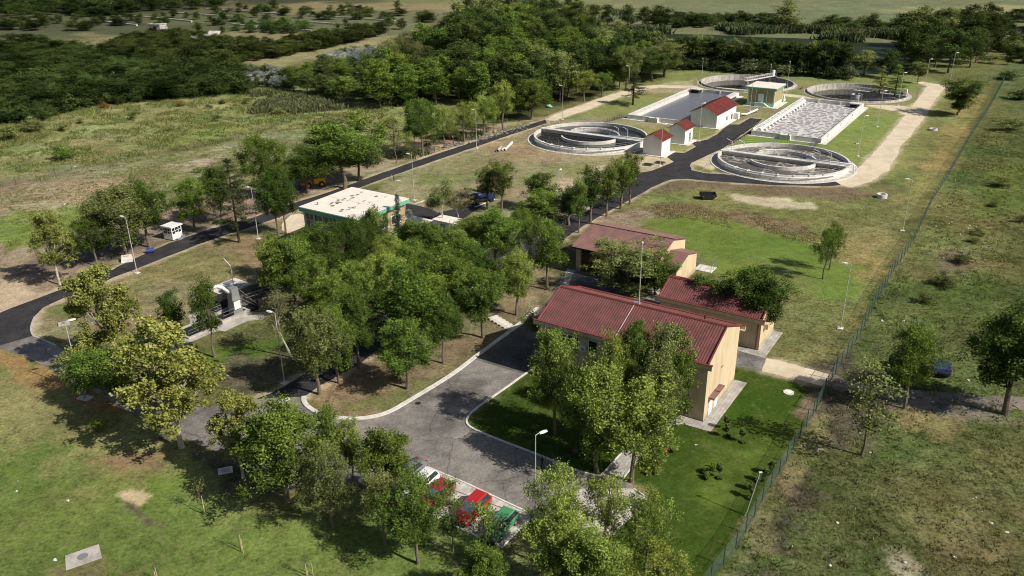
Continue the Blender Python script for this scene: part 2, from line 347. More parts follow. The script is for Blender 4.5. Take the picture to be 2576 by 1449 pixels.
# ------------------------------------------------------------------ roads and hard surfaces (photo outlines laid on the ground)
road_perim = poly('D', [(-260,862),(0,786),(85,754),(212,708),(262,689),(335,652),(425,612),(525,577),(644,545),(744,509.5),(831,482),(939,443),(1034,409),(1169,364),(1288,326.5),(1372,300.8),
 (1376,309.8),(1288,337.8),(1219,362),(1090,406),(944,457),(860,488),(780,515),(700,548),(597.5,582),(500,614),(412,649),(287,698),(212,729),(135,761.5),(107,774),(88,795),(77,824),(80,845),(0,870),(-260,960)])
road_south = poly('D', [(-2,867),(40,856),(80,843),(97,846),(140,866),(190,900),(290,960),(400,1000),(485,1024),(579,1020),(643,1004),(645,1006),(620,1160),(570,1140),(513,1123),(442,1092),(330,1040),(212,971),(150,941),(107,919),(62,896),(-2,878)])
yard = poly('D', [(643,1004),(765,998),(765,1011),(775,1024),(801,1040.5),(840,1050),(889,1054),(938,1049),(980,1037),(1029,1008),(1133,946),(1191,901),(1279,836),(1345,790),(1370,765),(1400,722),
 (1416,690),(1452,676),(1640,740),(1700,800),(1420,880),(1318,943),(1279,972),(1198,1027),(1175,1050),(1173,1066),(1188,1079.5),(1250,1105.6),(1362,1147.6),(1465,1191),(1510,1197),(1590,1214),
 (1594,1230),(1480,1225),(1434,1240),(1440,1330),(1380,1340),(1331,1291),(1172,1216),(1113,1191),(1057,1168),(1010,1200),(985,1250),(895,1225),(760,1200),(620,1165)])
road_inner = poly('D', [(643,1004),(717,973),(785,928),(856,876),(915,843),(1010,772),(1130,690),(1215,640),(1290,590),(1370,545),(1462,540),(1560,480),(1600,450),(1612,434),(1640,430),(1668,418.6),(1695,406.8),(1678,394.8),(1698,383),(1720,385),(1752,369),(1738,359),
 (1780,351),(1803,339),(1825,319),(1835,313),(1859,313),(1887,297),(1919,300),(1895,319),(1819,373),(1739,410),(1735,417),(1740,428),(1775,436),(1819,438),(1890,446.6),(2098.7,455),(2116,466),
 (2071,468.6),(1950,465.9),(1867,461),(1780,455),(1730,450),(1690,452),(1670,458),(1640,472),(1590,500),(1538,528),(1490,555),(1420,600),(1380,625),(1290,680),(1160,745),(1040,815),(938,888),(905,914),(808,969),(765,998)])
gravel_loop = [dd(*q) for q in [('A',420,860),('A',520,800),('A',1080,600),('A',1420,490),('A',1640,440),('A',1850,425),('A',2200,435),('B',0,275),('B',300,285),('B',700,325),('B',1130,370),('B',1450,405),('B',2200,478),
 ('E',580,1290),('E',900,1325),('E',1150,1345),('E',1200,1300),('E',1340,1110),('E',1365,1085),('E',1230,1040),('E',1290,1028),('E',1420,1050),('E',1600,1075),('E',1400,1340),('V',1680,0),('V',1560,160),('V',1450,290),('V',1400,390),
 ('V',1330,510),('V',1180,610),('V',1000,660),('V',905,640),('V',840,600),('V',980,545),('V',1040,500),('V',1240,300),('V',1400,110),('V',1490,0),('E',960,1400),('E',600,1335),('B',2210,515),('B',1450,435),('B',1130,398),('B',720,352),
 ('B',0,312),('A',2280,470),('A',1850,455),('A',1640,490),('A',1420,560),('A',1250,620),('A',950,740),('A',640,835),('A',540,875)]]
gravel_loop = poly('D', gravel_loop)
park_a = poly('D', [(1057,1168),(1113,1191),(1172,1216),(1331,1291),(1333,1306),(1262.5,1378),(1113,1309.5),(1040,1276),(985,1250)])
park_b = poly('D', [(1434,1240),(1480,1225),(1594,1230),(1600,1243),(1628,1252),(1591,1299),(1555,1332),(1522,1366),(1474,1343),(1440,1330)])
footpath = poly('T', [(745,772),(920,575),(1165,390),(1250,330),(1290,290),(1380,330),(1290,385),(1200,480),(1110,570),(1010,690),(925,795),(830,805)])
walk_b1 = poly('F', [(1160,1340),(1240,1283),(1440,1344),(1692,1008),(1697,1002),(1798,1028),(1502,1424),(1290,1362),(1200,1366)])
walk_b2 = poly('F', [(1722,735),(1888,764),(2008,603),(2088,622),(1940,828),(1722,766)])
lane_b = poly('F', [(1000,560),(1400,650),(1722,766),(1945,830),(1975,850),(1920,935),(1705,888),(1300,800),(1000,720)])
path_gate = poly('W', [(215,940),(330,955),(640,1040),(790,1085),(740,1195),(600,1160),(400,1110),(185,1058)])
yard_strip = poly('H', [(320,945),(345,800),(372,740),(480,765),(430,815),(390,945)])
track_out = poly('W', [(870,1085),(960,1130),(1060,1170),(1350,1225),(1900,1260),(2620,1290),(2620,1420),(2300,1400),(2150,1449),(1900,1440),(1700,1400),(1440,1335),(1100,1230),(850,1220),(790,1180)])

def edge_noise(P, step, amp, sc):
    out = []
    for i in range(len(P)):
        a, b = np.array(P[i]), np.array(P[(i+1) % len(P)]); L = np.hypot(*(b-a)); n = max(1, int(L/step)); d = (b-a)/max(L, 1e-6); nn = np.array([-d[1], d[0]])
        for k in range(n):
            q = a+(b-a)*k/n
            if k or True:
                w = float(fbm(np.array([q[0]*sc]), np.array([q[1]*sc]), 5, 3)[0])-.5
                q = q+nn*w*2*amp
            out.append(tuple(q))
    return out
def sheet(name, P, z, m, step=2., amp=0., sc=.5):
    if amp: P = edge_noise(P, step, amp, sc)
    mb = MB(); tri = tessellate_polygon([[Vector((p[0],p[1],0)) for p in P]])
    mb.add([(p[0],p[1],z) for p in P], [tuple(t) for t in tri]); o = struct(name, mb, m)
    me = o.data
    for p in me.polygons:
        if p.normal.z < 0: p.flip()
    me.update(); return o
sheet('asphalt_road', road_perim, .012, M['asphalt_new'], 1.5, .22, .7)
sheet('old_asphalt_road', road_south, .008, M['asphalt_old'], 1.5, .15, .7)
sheet('asphalt_yard', yard, .016, M['asphalt_old'])
sheet('asphalt_patch', poly('D', [(1189,903),(1279,838.5),(1344,793),(1370,766),(1401,724),(1450,705),(1600,760),(1500,850),(1420,878),(1318,941)]), .024, M['asphalt_mid'])
sheet('inner_asphalt_road', road_inner, .020, M['asphalt_new'], 1.5, .25, .7)
sheet('gravel_road', gravel_loop, .006, M['gravel'], 1.5, .5, .45)
sheet('parking_bay', park_a, .026, M['pavers_pale']); sheet('parking_bay', park_b, .026, M['pavers_pale'])
sheet('paved_footpath', footpath, .030, M['pavers']); sheet('paved_walk', walk_b1, .034, M['pavers']); sheet('paved_walk', walk_b2, .030, M['pavers'])
sheet('asphalt_lane', lane_b, .010, M['asphalt_old']); sheet('gravel_path', path_gate, .024, M['gravel'], 1, .25, .8)
sheet('concrete_strip', yard_strip, .028, M['concrete'])
sheet('concrete_pad', poly('Z', [(0,560),(120,445),(230,430),(330,470),(330,560),(170,690),(60,670),(0,640)]), .010, M['gravel'], 1, .1)
sheet('concrete_pad', poly('F', [(1045,235),(1110,250),(1090,300),(1110,340),(1000,330),(1000,280)]), .024, M['concrete'])

def ribbon(mb, P, w, z0, z1, closed=False):
    P = [np.array(p[:2], float) for p in P]; n = len(P); Lf, Rt = [], []
    for i in range(n):
        a = P[(i-1) % n] if (closed or i) else P[i]; b = P[(i+1) % n] if (closed or i < n-1) else P[i]
        d = b-a; d = d/np.hypot(*d); nn = np.array([-d[1], d[0]]); Lf.append(P[i]+nn*w/2); Rt.append(P[i]-nn*w/2)
    vs = []
    for l, r in zip(Lf, Rt): vs += [(l[0],l[1],z0),(r[0],r[1],z0),(r[0],r[1],z1),(l[0],l[1],z1)]
    fs = []
    for i in range(n if closed else n-1):
        j = (i+1) % n
        for q in range(4): fs.append((i*4+q, i*4+(q+1)%4, j*4+(q+1)%4, j*4+q))
    if not closed: fs += [(3,2,1,0), tuple(4*(n-1)+q for q in range(4))]
    return mb.add(vs, fs)
def smooth(P, it=2):
    for _ in range(it):
        Q = [P[0]]
        for i in range(len(P)-1):
            a, b = np.array(P[i]), np.array(P[i+1]); Q += [tuple(a*.75+b*.25), tuple(a*.25+b*.75)]
        P = Q+[P[-1]]
    return P
kerb1 = smooth(poly('D', [(765,998),(764,1011),(775,1025),(801,1041),(840,1051),(889,1055),(938,1050),(980,1038),(1029,1009),(1133,947),(1191,902),(1279,837),(1345,791)]), 2)
struct('kerb', ribbon(MB(), kerb1, .55, 0, .13), M['concrete_light'])
kerb2 = smooth(poly('D', [(1400,890),(1318,943),(1279,972),(1198,1027),(1175,1050),(1173,1066),(1188,1079.5),(1250,1105.6),(1362,1147.6),(1465,1191),(1508,1198)]), 2)
struct('kerb', ribbon(MB(), kerb2, .22, 0, .12), M['concrete_light'])
struct('kerb', ribbon(MB(), park_a+[park_a[0]], .18, 0, .09), M['concrete_light'])
struct('kerb', ribbon(MB(), poly('T', [(740,775),(920,578),(1160,392)]), .14, 0, .10), M['concrete_light'])
struct('kerb', ribbon(MB(), poly('T', [(930,797),(1010,692),(1112,572),(1200,482),(1292,388)]), .14, 0, .10), M['concrete_light'])
struct('kerb', ribbon(MB(), smooth(poly('D', [(88,797),(77,824),(82,846),(97,850),(140,870)]), 2), .25, 0, .10), M['concrete'])
struct('kerb', ribbon(MB(), poly('D', [(1434,1240),(1440,1330),(1474,1343),(1522,1366),(1555,1332),(1628,1252),(1594,1230)]), .16, 0, .09), M['concrete_light'])
struct('drain_channel', ribbon(MB(), poly('F', [(100,420),(0,510),(-120,610)]), .5, 0, .10), M['concrete_light'])

# ------------------------------------------------------------------ ground sheet
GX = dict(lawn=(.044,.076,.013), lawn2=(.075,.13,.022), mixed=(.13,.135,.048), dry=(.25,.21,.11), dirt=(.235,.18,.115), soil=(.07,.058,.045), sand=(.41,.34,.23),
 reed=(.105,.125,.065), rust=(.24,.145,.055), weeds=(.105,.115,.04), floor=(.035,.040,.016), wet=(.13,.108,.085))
PATCH = [
 # (outline, colour, feather, noise amplitude, noise scale, strength, mottle)
 ([(-500,-60),(2576,-60),(3000,120),(2600,120),(1400,130),(-500,140)], (.125,.135,.072), 30, 20, .02, 1, .5),
 ([(-500,-60),(900,-60),(900,25),(-500,45)], (.06,.068,.04), 30, 20, .02, .9, .5),  # dark far-left ground, cloud shade put into the patch colour
 ([(560,8),(1300,12),(1500,22),(1250,34),(900,26),(560,30)], (.27,.23,.13), 20, 25, .03, .8, .5),
 ([(900,-20),(1700,-20),(1500,6),(1000,3)], (.16,.18,.08), 20, 20, .03, .8, .3),
 ([(1750,5),(2600,0),(2900,60),(2200,70),(1700,50)], (.125,.145,.085), 20, 30, .03, .8, .6),
 ([(2150,28),(2700,15),(2700,45),(2400,40)], (.25,.235,.12), 15, 25, .03, .7, .6),
 ([(0,50),(330,55),(620,62),(640,78),(380,92),(0,88)], (.075,.085,.05), 10, 14, .05, .8, .5),
 ([(50,100),(240,98),(330,135),(230,140),(60,125)], (.15,.15,.06), 8, 10, .06, .9, .6),
 ([(230,86),(480,90),(640,75),(900,88),(880,100),(600,130),(480,118),(240,110)], (.20,.19,.10), 8, 10, .06, .8, .6),
 ([(360,165),(640,140),(820,110),(1000,85),(1160,66),(1180,90),(1050,120),(900,125),(700,165),(500,180),(380,175)], (.215,.20,.11), 6, 8, .06, .95, .7),
 ([(1150,66),(1360,64),(1360,90),(1220,100)], (.13,.145,.085), 6, 8, .06, .9, .5),
 ([(860,170),(1080,165),(1080,190),(900,215),(820,200)], (.22,.205,.11), 5, 6, .08, .9, .6),
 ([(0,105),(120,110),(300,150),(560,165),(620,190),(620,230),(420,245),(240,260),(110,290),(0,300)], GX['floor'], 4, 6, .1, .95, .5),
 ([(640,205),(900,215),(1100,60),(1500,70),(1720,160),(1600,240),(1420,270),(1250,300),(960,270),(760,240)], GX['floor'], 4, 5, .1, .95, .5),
 ([(-300,290),(120,290),(400,242),(640,220),(830,235),(1040,262),(960,300),(860,290),(660,335),(-300,520)], (.18,.195,.085), 3, 5, .12, .95, .9),
 ([(640,225),(760,215),(860,245),(1040,262),(900,275),(780,290),(640,310),(560,290)], (.15,.18,.07), 3, 4, .12, .8, .8),
 ([(440,338),(560,312),(700,318),(660,335),(540,352),(450,362)], (.13,.19,.04), 2, 4, .15, .7, .8),
 ([(0,320),(110,300),(110,350),(0,370)], (.10,.12,.04), 2, 4, .15, .8, .8),
 ([(-300,515),(660,332),(940,285),(990,330),(960,400),(780,440),(640,490),(420,520),(200,600),(-300,800)], (.17,.175,.09), 3, 5, .12, .95, .8),
 ([(-200,470),(200,425),(380,440),(300,510),(60,560),(-200,600)], (.21,.18,.115), 4, 6, .1, .8, .9),
 ([(310,430),(540,385),(640,400),(560,440),(400,460)], (.13,.145,.06), 3, 5, .12, .8, .8),
 ([(450,405),(570,370),(560,388),(470,420)], (.36,.32,.24), 2, 4, .2, .6, .5),
 ([(-200,560),(150,545),(290,520),(280,560),(120,620),(-200,660)], (.12,.175,.04), 3, 5, .15, .9, .7),
 ([(900,270),(1180,250),(1240,300),(1060,360),(940,330)], (.17,.19,.07), 3, 4, .15, .8, .7),
 ([(920,395),(1060,340),(1300,300),(1375,296),(1200,352),(940,436)], (.27,.21,.135), 2, 3, .2, .9, .6),
 ([(-260,640),(60,620),(420,520),(640,480),(830,440),(940,400),(1000,400),(939,443),(744,510),(525,577),(335,652),(85,754),(-260,860)], (.235,.19,.135), 2, 3, .2, .95, .6),
 ([(50,660),(240,600),(420,580),(440,600),(270,660),(180,680),(60,690)], (.11,.092,.078), 2.5, 3, .25, .8, .4),
 ([(450,560),(640,510),(740,500),(640,540),(500,580)], (.10,.088,.065), 2.5, 3, .25, .6, .5),
 ([(-260,760),(0,700),(100,710),(60,750),(-260,850)], GX['sand'], 2, 3, .25, .8, .4),
 ([(80,780),(135,762),(290,700),(640,582),(760,540),(860,600),(700,740),(560,700),(520,760),(330,870),(225,905),(150,880),(90,835)], (.20,.165,.095), 1.5, 2, .3, .95, .7),
 ([(300,680),(500,630),(620,620),(600,690),(480,700),(360,740),(280,730)], (.13,.135,.05), 2, 3, .3, .7, .7),
 ([(150,770),(215,760),(200,800),(150,800)], (.09,.13,.035), 1.5, 2, .4, .8, .5),
 ([(180,860),(280,830),(330,870),(225,905)], (.07,.085,.035), 1.5, 2, .4, .8, .5),
 ([(640,1004),(480,1030),(340,930),(480,870),(700,800),(860,870),(785,930),(717,973)], (.085,.085,.035), 1.2, 1.5, .4, .95, .8),
 ([(500,870),(640,860),(700,850),(660,900),(560,930),(490,930)], (.075,.12,.022), 1.2, 1.5, .4, .85, .5),
 ([(580,900),(740,900),(720,960),(620,990),(560,960)], (.10,.083,.06), 1.2, 1.5, .4, .8, .6),
 ([(700,740),(900,640),(1250,560),(1460,590),(1400,720),(1340,790),(1190,900),(1029,1005),(900,950),(850,870),(760,850)], (.075,.072,.04), 1.5, 2, .3, .9, .6),
 ([(768,1010),(840,1050),(938,1049),(1029,1008),(1191,901),(1340,790),(1400,720),(1400,650),(1250,700),(1180,800),(1040,830),(938,890),(808,970)], (.165,.14,.08), .8, 1.2, .4, .95, .7),
 ([(830,1035),(980,1030),(1190,895),(1160,900),(980,1000),(860,1010)], (.10,.12,.04), .8, 1.2, .5, .8, .6),
 ([(930,930),(1050,900),(1200,840),(1260,760),(1330,780),(1190,880),(1050,960),(940,980)], (.145,.11,.072), 1, 1.5, .4, .7, .6),
 ([(940,470),(1000,440),(1376,310),(1440,300),(1700,330),(1700,400),(1620,432),(1560,480),(1380,560),(1250,640),(1100,560),(960,520)], (.225,.195,.115), 1.5, 3, .2, .95, .7),
 ([(1000,440),(1200,400),(1240,450),(1100,470)], (.13,.15,.055), 2, 3, .2, .8, .7),
 ([(1300,440),(1560,420),(1600,450),(1440,540),(1340,560)], (.33,.28,.195), 2, 3, .2, .8, .6),
 ([(1300,440),(1480,400),(1500,430),(1340,490)], (.15,.17,.065), 2, 2.5, .25, .7, .6),
 ([(950,455),(1250,370),(1340,400),(1200,440),(1050,450)], (.175,.16,.085), 2, 3, .2, .6, .7),
 ([(1380,298),(1590,225),(1800,230),(2300,255),(2380,210),(2400,230),(2300,420),(2180,470),(1700,400),(1560,350),(1480,300)], (.175,.19,.07), 1.5, 2, .2, .95, .5),
 ([(1560,190),(1900,165),(2300,190),(2400,210),(2300,240),(2000,240),(1780,230),(1600,225),(1500,245)], (.15,.175,.065), 2, 3, .15, .95, .5),
 ([(1640,215),(1750,200),(1800,215),(1720,235),(1600,235)], (.33,.29,.19), 1.5, 2, .25, .7, .5),
 ([(1400,300),(1560,290),(1700,300),(1640,320),(1480,310)], (.24,.21,.13), 1.5, 2, .25, .7, .5),
 ([(1850,345),(2060,352),(2070,345),(2085,365),(1980,380),(1840,360)], (.12,.19,.035), .8, 1, .3, .9, .3),
 ([(2170,290),(2270,300),(2180,420),(2060,380),(2100,330)], (.155,.195,.055), 1.5, 2, .25, .8, .5),
 ([(1880,262),(1990,272),(1900,300),(1850,305)], (.19,.16,.10), 1, 1.5, .3, .8, .5),
 ([(1740,408),(1800,365),(1840,370),(1790,400),(1800,430),(1850,450),(2100,462),(2150,470),(2060,452),(1800,438)], (.40,.34,.235), .6, .8, .5, .95, .4),
 ([(1620,395),(1700,380),(1720,400),(1650,425),(1600,430)], (.40,.34,.235), .8, 1, .5, .9, .4),
 ([(1700,455),(1867,460),(2250,476),(2230,520),(2150,525),(2000,505),(1867,500),(1640,480)], (.135,.105,.07), 1, 1.5, .3, .95, .6),
 ([(1560,520),(1700,470),(1860,480),(2230,520),(2240,560),(2060,600),(1867,530),(1640,540)], (.15,.165,.06), 1.2, 2, .25, .85, .8),
 ([(1845,490),(1960,498),(2045,512),(2045,527),(1960,522),(1850,505)], (.40,.35,.25), .8, 1.2, .4, .9, .4),
 ([(1540,540),(1650,510),(1870,528),(2000,560),(2060,590),(2040,610),(1900,585),(1720,545),(1600,560)], (.145,.125,.068), 1, 1.5, .35, .9, .9),
 ([(1460,600),(1540,545),(1620,530),(1620,560),(1480,600)], (.20,.18,.125), 1, 1.5, .35, .9, .8),
 ([(1635,560),(1700,538),(1790,545),(1880,570),(2040,608),(2100,630),(2210,640),(2190,720),(2120,800),(2040,800),(1960,760),(1800,680),(1660,600)], (.115,.165,.036), 1.5, 2, .25, .95, .4),
 ([(1900,640),(2000,670),(2050,720),(1960,720),(1880,680)], (.115,.135,.05), 2, 2, .3, .7, .5),
 ([(1950,740),(2060,740),(2160,760),(2140,900),(2090,930),(1990,900),(1960,870)], (.12,.125,.05), 1.2, 1.5, .35, .8, .9),
 ([(2060,610),(2200,560),(2260,500),(2300,420),(2400,240),(2470,240),(2440,340),(2340,510),(2240,690),(2120,900),(2110,880),(2200,700),(2100,640)], (.185,.165,.065), 1.5, 2.5, .25, .9, .8),
 ([(2230,500),(2290,460),(2260,620),(2180,640),(2150,600)], (.23,.19,.10), 1.5, 2.5, .25, .8, .8),
 ([(2140,520),(2260,440),(2330,330),(2400,230),(2380,300),(2270,480),(2230,540),(2100,590)], (.13,.155,.055), 1.5, 2.5, .25, .7, .7),
 ([(2470,288),(2700,200),(3200,900),(3200,1700),(1740,1600),(1790,1449),(2050,1035),(2120,900),(2240,690),(2400,420)], (.074,.092,.032), 1, 1.5, .25, .97, 1.),
 ([(2500,180),(2800,100),(3200,500),(2700,420),(2560,330)], (.085,.105,.045), 5, 8, .08, .9, .9),
 ([(2080,940),(2130,880),(2300,1000),(2180,1100),(2060,1140),(2040,1040)], (.06,.052,.042), 1.5, 2.5, .35, .85, .8),
 ([(1960,1200),(2010,1160),(2060,1280),(1990,1370),(1900,1380)], (.065,.056,.045), 1.2, 2, .4, .85, .8),
 ([(1840,1430),(1900,1400),(1930,1449),(1830,1480)], (.075,.065,.05), 1, 1.5, .4, .8, .8),
 ([(1880,1360),(1990,1160),(2060,1050),(2080,1080),(1990,1240),(1900,1400),(1800,1500),(1790,1470)], (.19,.18,.085), .8, 1.2, .4, .7, .7),
 ([(2200,1130),(2600,1150),(2600,1300),(2400,1449),(2300,1300),(2200,1230)], (.12,.115,.05), 2, 3, .25, .5, .9),
 ([(2400,1340),(2576,1300),(2600,1500),(2450,1500)], (.14,.125,.058), 2, 3, .25, .6, .8),
 ([(2210,1340),(2290,1400),(2330,1449),(2280,1440)], (.33,.29,.21), .8, 1, .5, .8, .5),
 ([(2100,560),(2150,500),(2500,480),(2576,560),(2500,740),(2300,700)], (.125,.13,.05), 2, 3, .2, .6, .9),
 ([(2330,700),(2500,690),(2560,760),(2480,830),(2330,800)], (.075,.10,.03), 2, 3, .25, .8, .8),
 ([(2450,450),(2576,400),(2600,520),(2480,540)], (.085,.12,.03), 2, 3, .25, .8, .8),
 ([(2360,630),(2440,620),(2440,680),(2380,680)], (.11,.09,.065), 1.5, 2, .4, .8, .6),
 ([(2250,1000),(2420,1010),(2600,1050),(2600,1070),(2400,1060),(2250,1030)], (.20,.175,.14), 1, 1.5, .4, .6, .5),
 ([(2250,1040),(2400,1050),(2440,1090),(2340,1100),(2260,1070)], (.18,.145,.07), 1, 1.5, .4, .8, .7),
 ([(1175,1060),(1320,943),(1480,900),(1700,980),(1790,1085),(1850,925),(1990,950),(2035,985),(2040,1040),(1790,1449),(1700,1600),(1450,1600),(1520,1400),(1640,1240),(1594,1215),(1510,1197),(1362,1147),(1250,1105),(1185,1080)], GX['lawn'], .4, .5, .6, 1, .38),
 ([(1800,1150),(1960,1080),(2000,1090),(1900,1200),(1780,1250)], (.095,.14,.028), 2.5, 2, .3, .7, .4),
 ([(1870,980),(1960,1000),(1900,1060),(1830,1060)], (.035,.075,.010), 2, 2, .3, .8, .3),
 ([(2025,1000),(2050,985),(2045,1030),(2020,1050),(2005,1040)], (.20,.155,.11), .6, .6, .6, .9, .5),
 ([(1590,1215),(1650,1240),(1660,1260),(1600,1245)], (.17,.15,.075), .5, .5, .8, .9, .5),
 ([(-400,862),(0,874),(107,921),(212,973),(330,1042),(442,1094),(570,1142),(700,1200),(900,1232),(985,1252),(1262,1380),(1440,1335),(1520,1368),(1450,1700),(-400,1700)], (.155,.165,.062), .8, 1, .4, .97, .7),
 ([(-400,1160),(100,1130),(250,1230),(420,1250),(900,1290),(1240,1400),(1400,1700),(-400,1700)], (.085,.14,.030), 2.5, 3, .3, .75, .55),
 ([(20,960),(240,1000),(300,1060),(260,1120),(60,1100)], (.17,.165,.075), 2, 2.5, .4, .6, .5),
 ([(340,1210),(480,1190),(500,1240),(360,1260)], (.10,.16,.028), 1.5, 2, .5, .7, .4),
 ([(-100,872),(60,898),(212,975),(300,1030),(240,1030),(120,965),(0,920),(-100,900)], (.25,.155,.07), .8, 1.5, .4, .85, .5),
 ([(240,1140),(400,1130),(480,1140),(430,1175),(320,1185),(250,1165)], (.17,.12,.072), 1, 1.5, .5, .8, .5),
 ([(420,1110),(560,1135),(720,1200),(760,1230),(600,1230),(500,1190)], (.075,.062,.05), 1, 1.5, .5, .85, .6),
 ([(120,1430),(230,1400),(330,1449),(300,1500),(100,1500)], (.17,.14,.075), 1, 1.5, .5, .7, .6),
 (dict(k='Q', p=[(930,795),(1085,742),(1240,800),(1110,888)]), (.37,.31,.19), .25, .25, 1.5, .95, .3),
 (dict(k='Q', p=[(975,850),(1050,850),(1320,1060),(1190,1050)]), (.095,.08,.058), .25, .2, 1.5, .9, .3),
]
def seq(a, r, b):
    out = [a]
    while out[-1] < b: out.append(out[-1]*r)
    return out
ys = np.array([10., 16, 22, 28, 33, 37, 40, 43, 45, 47, 49]+seq(50, 1.0052, 800)+[850, 920, 1050, 1300, 1700, 2300, 3200, 4500, 6500])
ts = np.concatenate([[-6, -4.2, -3, -2.2, -1.7, -1.4, -1.25, -1.15, -1.07], np.linspace(-1.0, 1.0, 640), [1.07, 1.15, 1.25, 1.4, 1.7, 2.2, 3, 4.2, 6]])
YY, TT = np.meshgrid(ys, ts, indexing='ij'); XX = YY*TT; nx, ny = len(ts), len(ys)
gx, gy = XX.ravel(), YY.ravel()
rng_h = fbm(gx*.06, gy*.06, 3, 4)-.5
C = np.empty((len(gx), 4)); C[:, :3] = (.11, .115, .045); C[:, 3] = .6
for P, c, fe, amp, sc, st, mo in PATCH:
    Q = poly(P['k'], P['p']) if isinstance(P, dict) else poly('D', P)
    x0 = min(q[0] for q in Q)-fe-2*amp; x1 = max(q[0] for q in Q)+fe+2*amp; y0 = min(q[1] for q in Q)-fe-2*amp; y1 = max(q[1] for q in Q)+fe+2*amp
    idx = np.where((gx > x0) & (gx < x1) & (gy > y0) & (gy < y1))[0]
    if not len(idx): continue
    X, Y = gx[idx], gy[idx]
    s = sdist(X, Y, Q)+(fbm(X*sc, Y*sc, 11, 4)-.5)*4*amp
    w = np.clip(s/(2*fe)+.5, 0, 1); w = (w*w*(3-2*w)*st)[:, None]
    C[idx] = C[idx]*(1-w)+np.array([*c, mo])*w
for Q, wd in ((road_perim,.9), (road_inner,.8), (gravel_loop,.6), (path_gate,.4)):
    x0 = min(q[0] for q in Q)-4; x1 = max(q[0] for q in Q)+4; y0 = min(q[1] for q in Q)-4; y1 = max(q[1] for q in Q)+4
    idx = np.where((gx > x0) & (gx < x1) & (gy > y0) & (gy < y1))[0]; X, Y = gx[idx], gy[idx]
    s = sdist(X, Y, Q)+(fbm(X*.5, Y*.5, 21, 3)-.5)*1.8+wd
    w = np.clip(s/1.0+.5, 0, 1)[:, None]*.8
    C[idx] = C[idx]*(1-w)+np.array([.37,.31,.22,.3])*w
# broad variation
v = (fbm(gx*.035, gy*.035, 31, 4)-.5)*.5*np.clip(C[:, 3], .15, 1); C[:, :3] *= (1+v)[:, None]
v = (fbm(gx*.22, gy*.22, 37, 4)-.5)*1.0*np.clip(C[:, 3], .1, 1); C[:, :3] *= np.clip(1+v, .3, 2)[:, None]
hu = (fbm(gx*.1, gy*.1, 41, 4)-.5)*.7*np.clip(C[:, 3], .12, 1); C[:, 0] *= 1+hu; C[:, 2] *= 1+hu*.5
isl = np.clip((C[:, 1]-C[:, 0])/np.maximum(C[:, 1], 1e-3)*3-.6, 0, 1)
C[:, :3] *= (1.22-.22*isl)[:, None]
cloud_shade = np.clip((gy-300)/250, 0, 1)*np.clip((60-gx)/300, 0, 1); C[:, :3] *= (1-.45*cloud_shade)[:, None]  # cloud shade over the far left, multiplied into the ground colour
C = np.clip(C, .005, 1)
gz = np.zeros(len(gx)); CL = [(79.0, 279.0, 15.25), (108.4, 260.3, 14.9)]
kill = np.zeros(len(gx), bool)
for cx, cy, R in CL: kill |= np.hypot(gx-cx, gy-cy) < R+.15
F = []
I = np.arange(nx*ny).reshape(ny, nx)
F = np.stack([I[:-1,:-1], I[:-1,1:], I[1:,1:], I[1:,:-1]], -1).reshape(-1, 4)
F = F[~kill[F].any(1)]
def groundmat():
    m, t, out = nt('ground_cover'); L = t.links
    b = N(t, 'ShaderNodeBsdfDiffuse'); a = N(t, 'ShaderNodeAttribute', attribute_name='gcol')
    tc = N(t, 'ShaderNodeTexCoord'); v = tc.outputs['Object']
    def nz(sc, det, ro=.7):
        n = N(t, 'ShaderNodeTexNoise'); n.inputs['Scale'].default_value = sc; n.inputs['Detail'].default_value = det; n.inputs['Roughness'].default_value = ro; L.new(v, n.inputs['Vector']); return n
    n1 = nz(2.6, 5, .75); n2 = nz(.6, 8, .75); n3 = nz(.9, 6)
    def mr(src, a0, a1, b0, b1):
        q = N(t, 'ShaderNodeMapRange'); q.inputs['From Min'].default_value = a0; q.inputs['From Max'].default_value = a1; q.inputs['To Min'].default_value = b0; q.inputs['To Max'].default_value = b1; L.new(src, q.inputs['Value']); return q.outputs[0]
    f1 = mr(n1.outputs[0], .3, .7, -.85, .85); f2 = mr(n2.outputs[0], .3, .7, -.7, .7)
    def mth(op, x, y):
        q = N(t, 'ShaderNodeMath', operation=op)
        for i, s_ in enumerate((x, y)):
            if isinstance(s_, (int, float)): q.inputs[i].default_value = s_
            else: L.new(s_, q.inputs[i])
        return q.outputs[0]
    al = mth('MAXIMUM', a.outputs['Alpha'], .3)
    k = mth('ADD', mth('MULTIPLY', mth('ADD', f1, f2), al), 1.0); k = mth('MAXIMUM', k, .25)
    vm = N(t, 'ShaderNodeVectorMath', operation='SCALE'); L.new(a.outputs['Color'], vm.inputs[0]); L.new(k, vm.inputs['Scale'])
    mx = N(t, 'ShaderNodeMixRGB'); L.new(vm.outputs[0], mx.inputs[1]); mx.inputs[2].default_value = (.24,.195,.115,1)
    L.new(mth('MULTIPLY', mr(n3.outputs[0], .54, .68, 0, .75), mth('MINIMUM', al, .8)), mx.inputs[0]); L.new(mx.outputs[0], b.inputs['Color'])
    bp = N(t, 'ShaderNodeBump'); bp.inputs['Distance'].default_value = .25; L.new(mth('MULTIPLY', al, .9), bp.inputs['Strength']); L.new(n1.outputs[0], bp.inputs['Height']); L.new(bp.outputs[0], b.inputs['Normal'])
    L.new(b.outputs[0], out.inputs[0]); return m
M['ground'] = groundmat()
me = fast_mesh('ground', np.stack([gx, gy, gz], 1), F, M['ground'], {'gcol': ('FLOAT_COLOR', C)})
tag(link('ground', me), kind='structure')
sheet('dirt_track', track_out, .010, M['trackdirt'], 1.2, .9, .5)
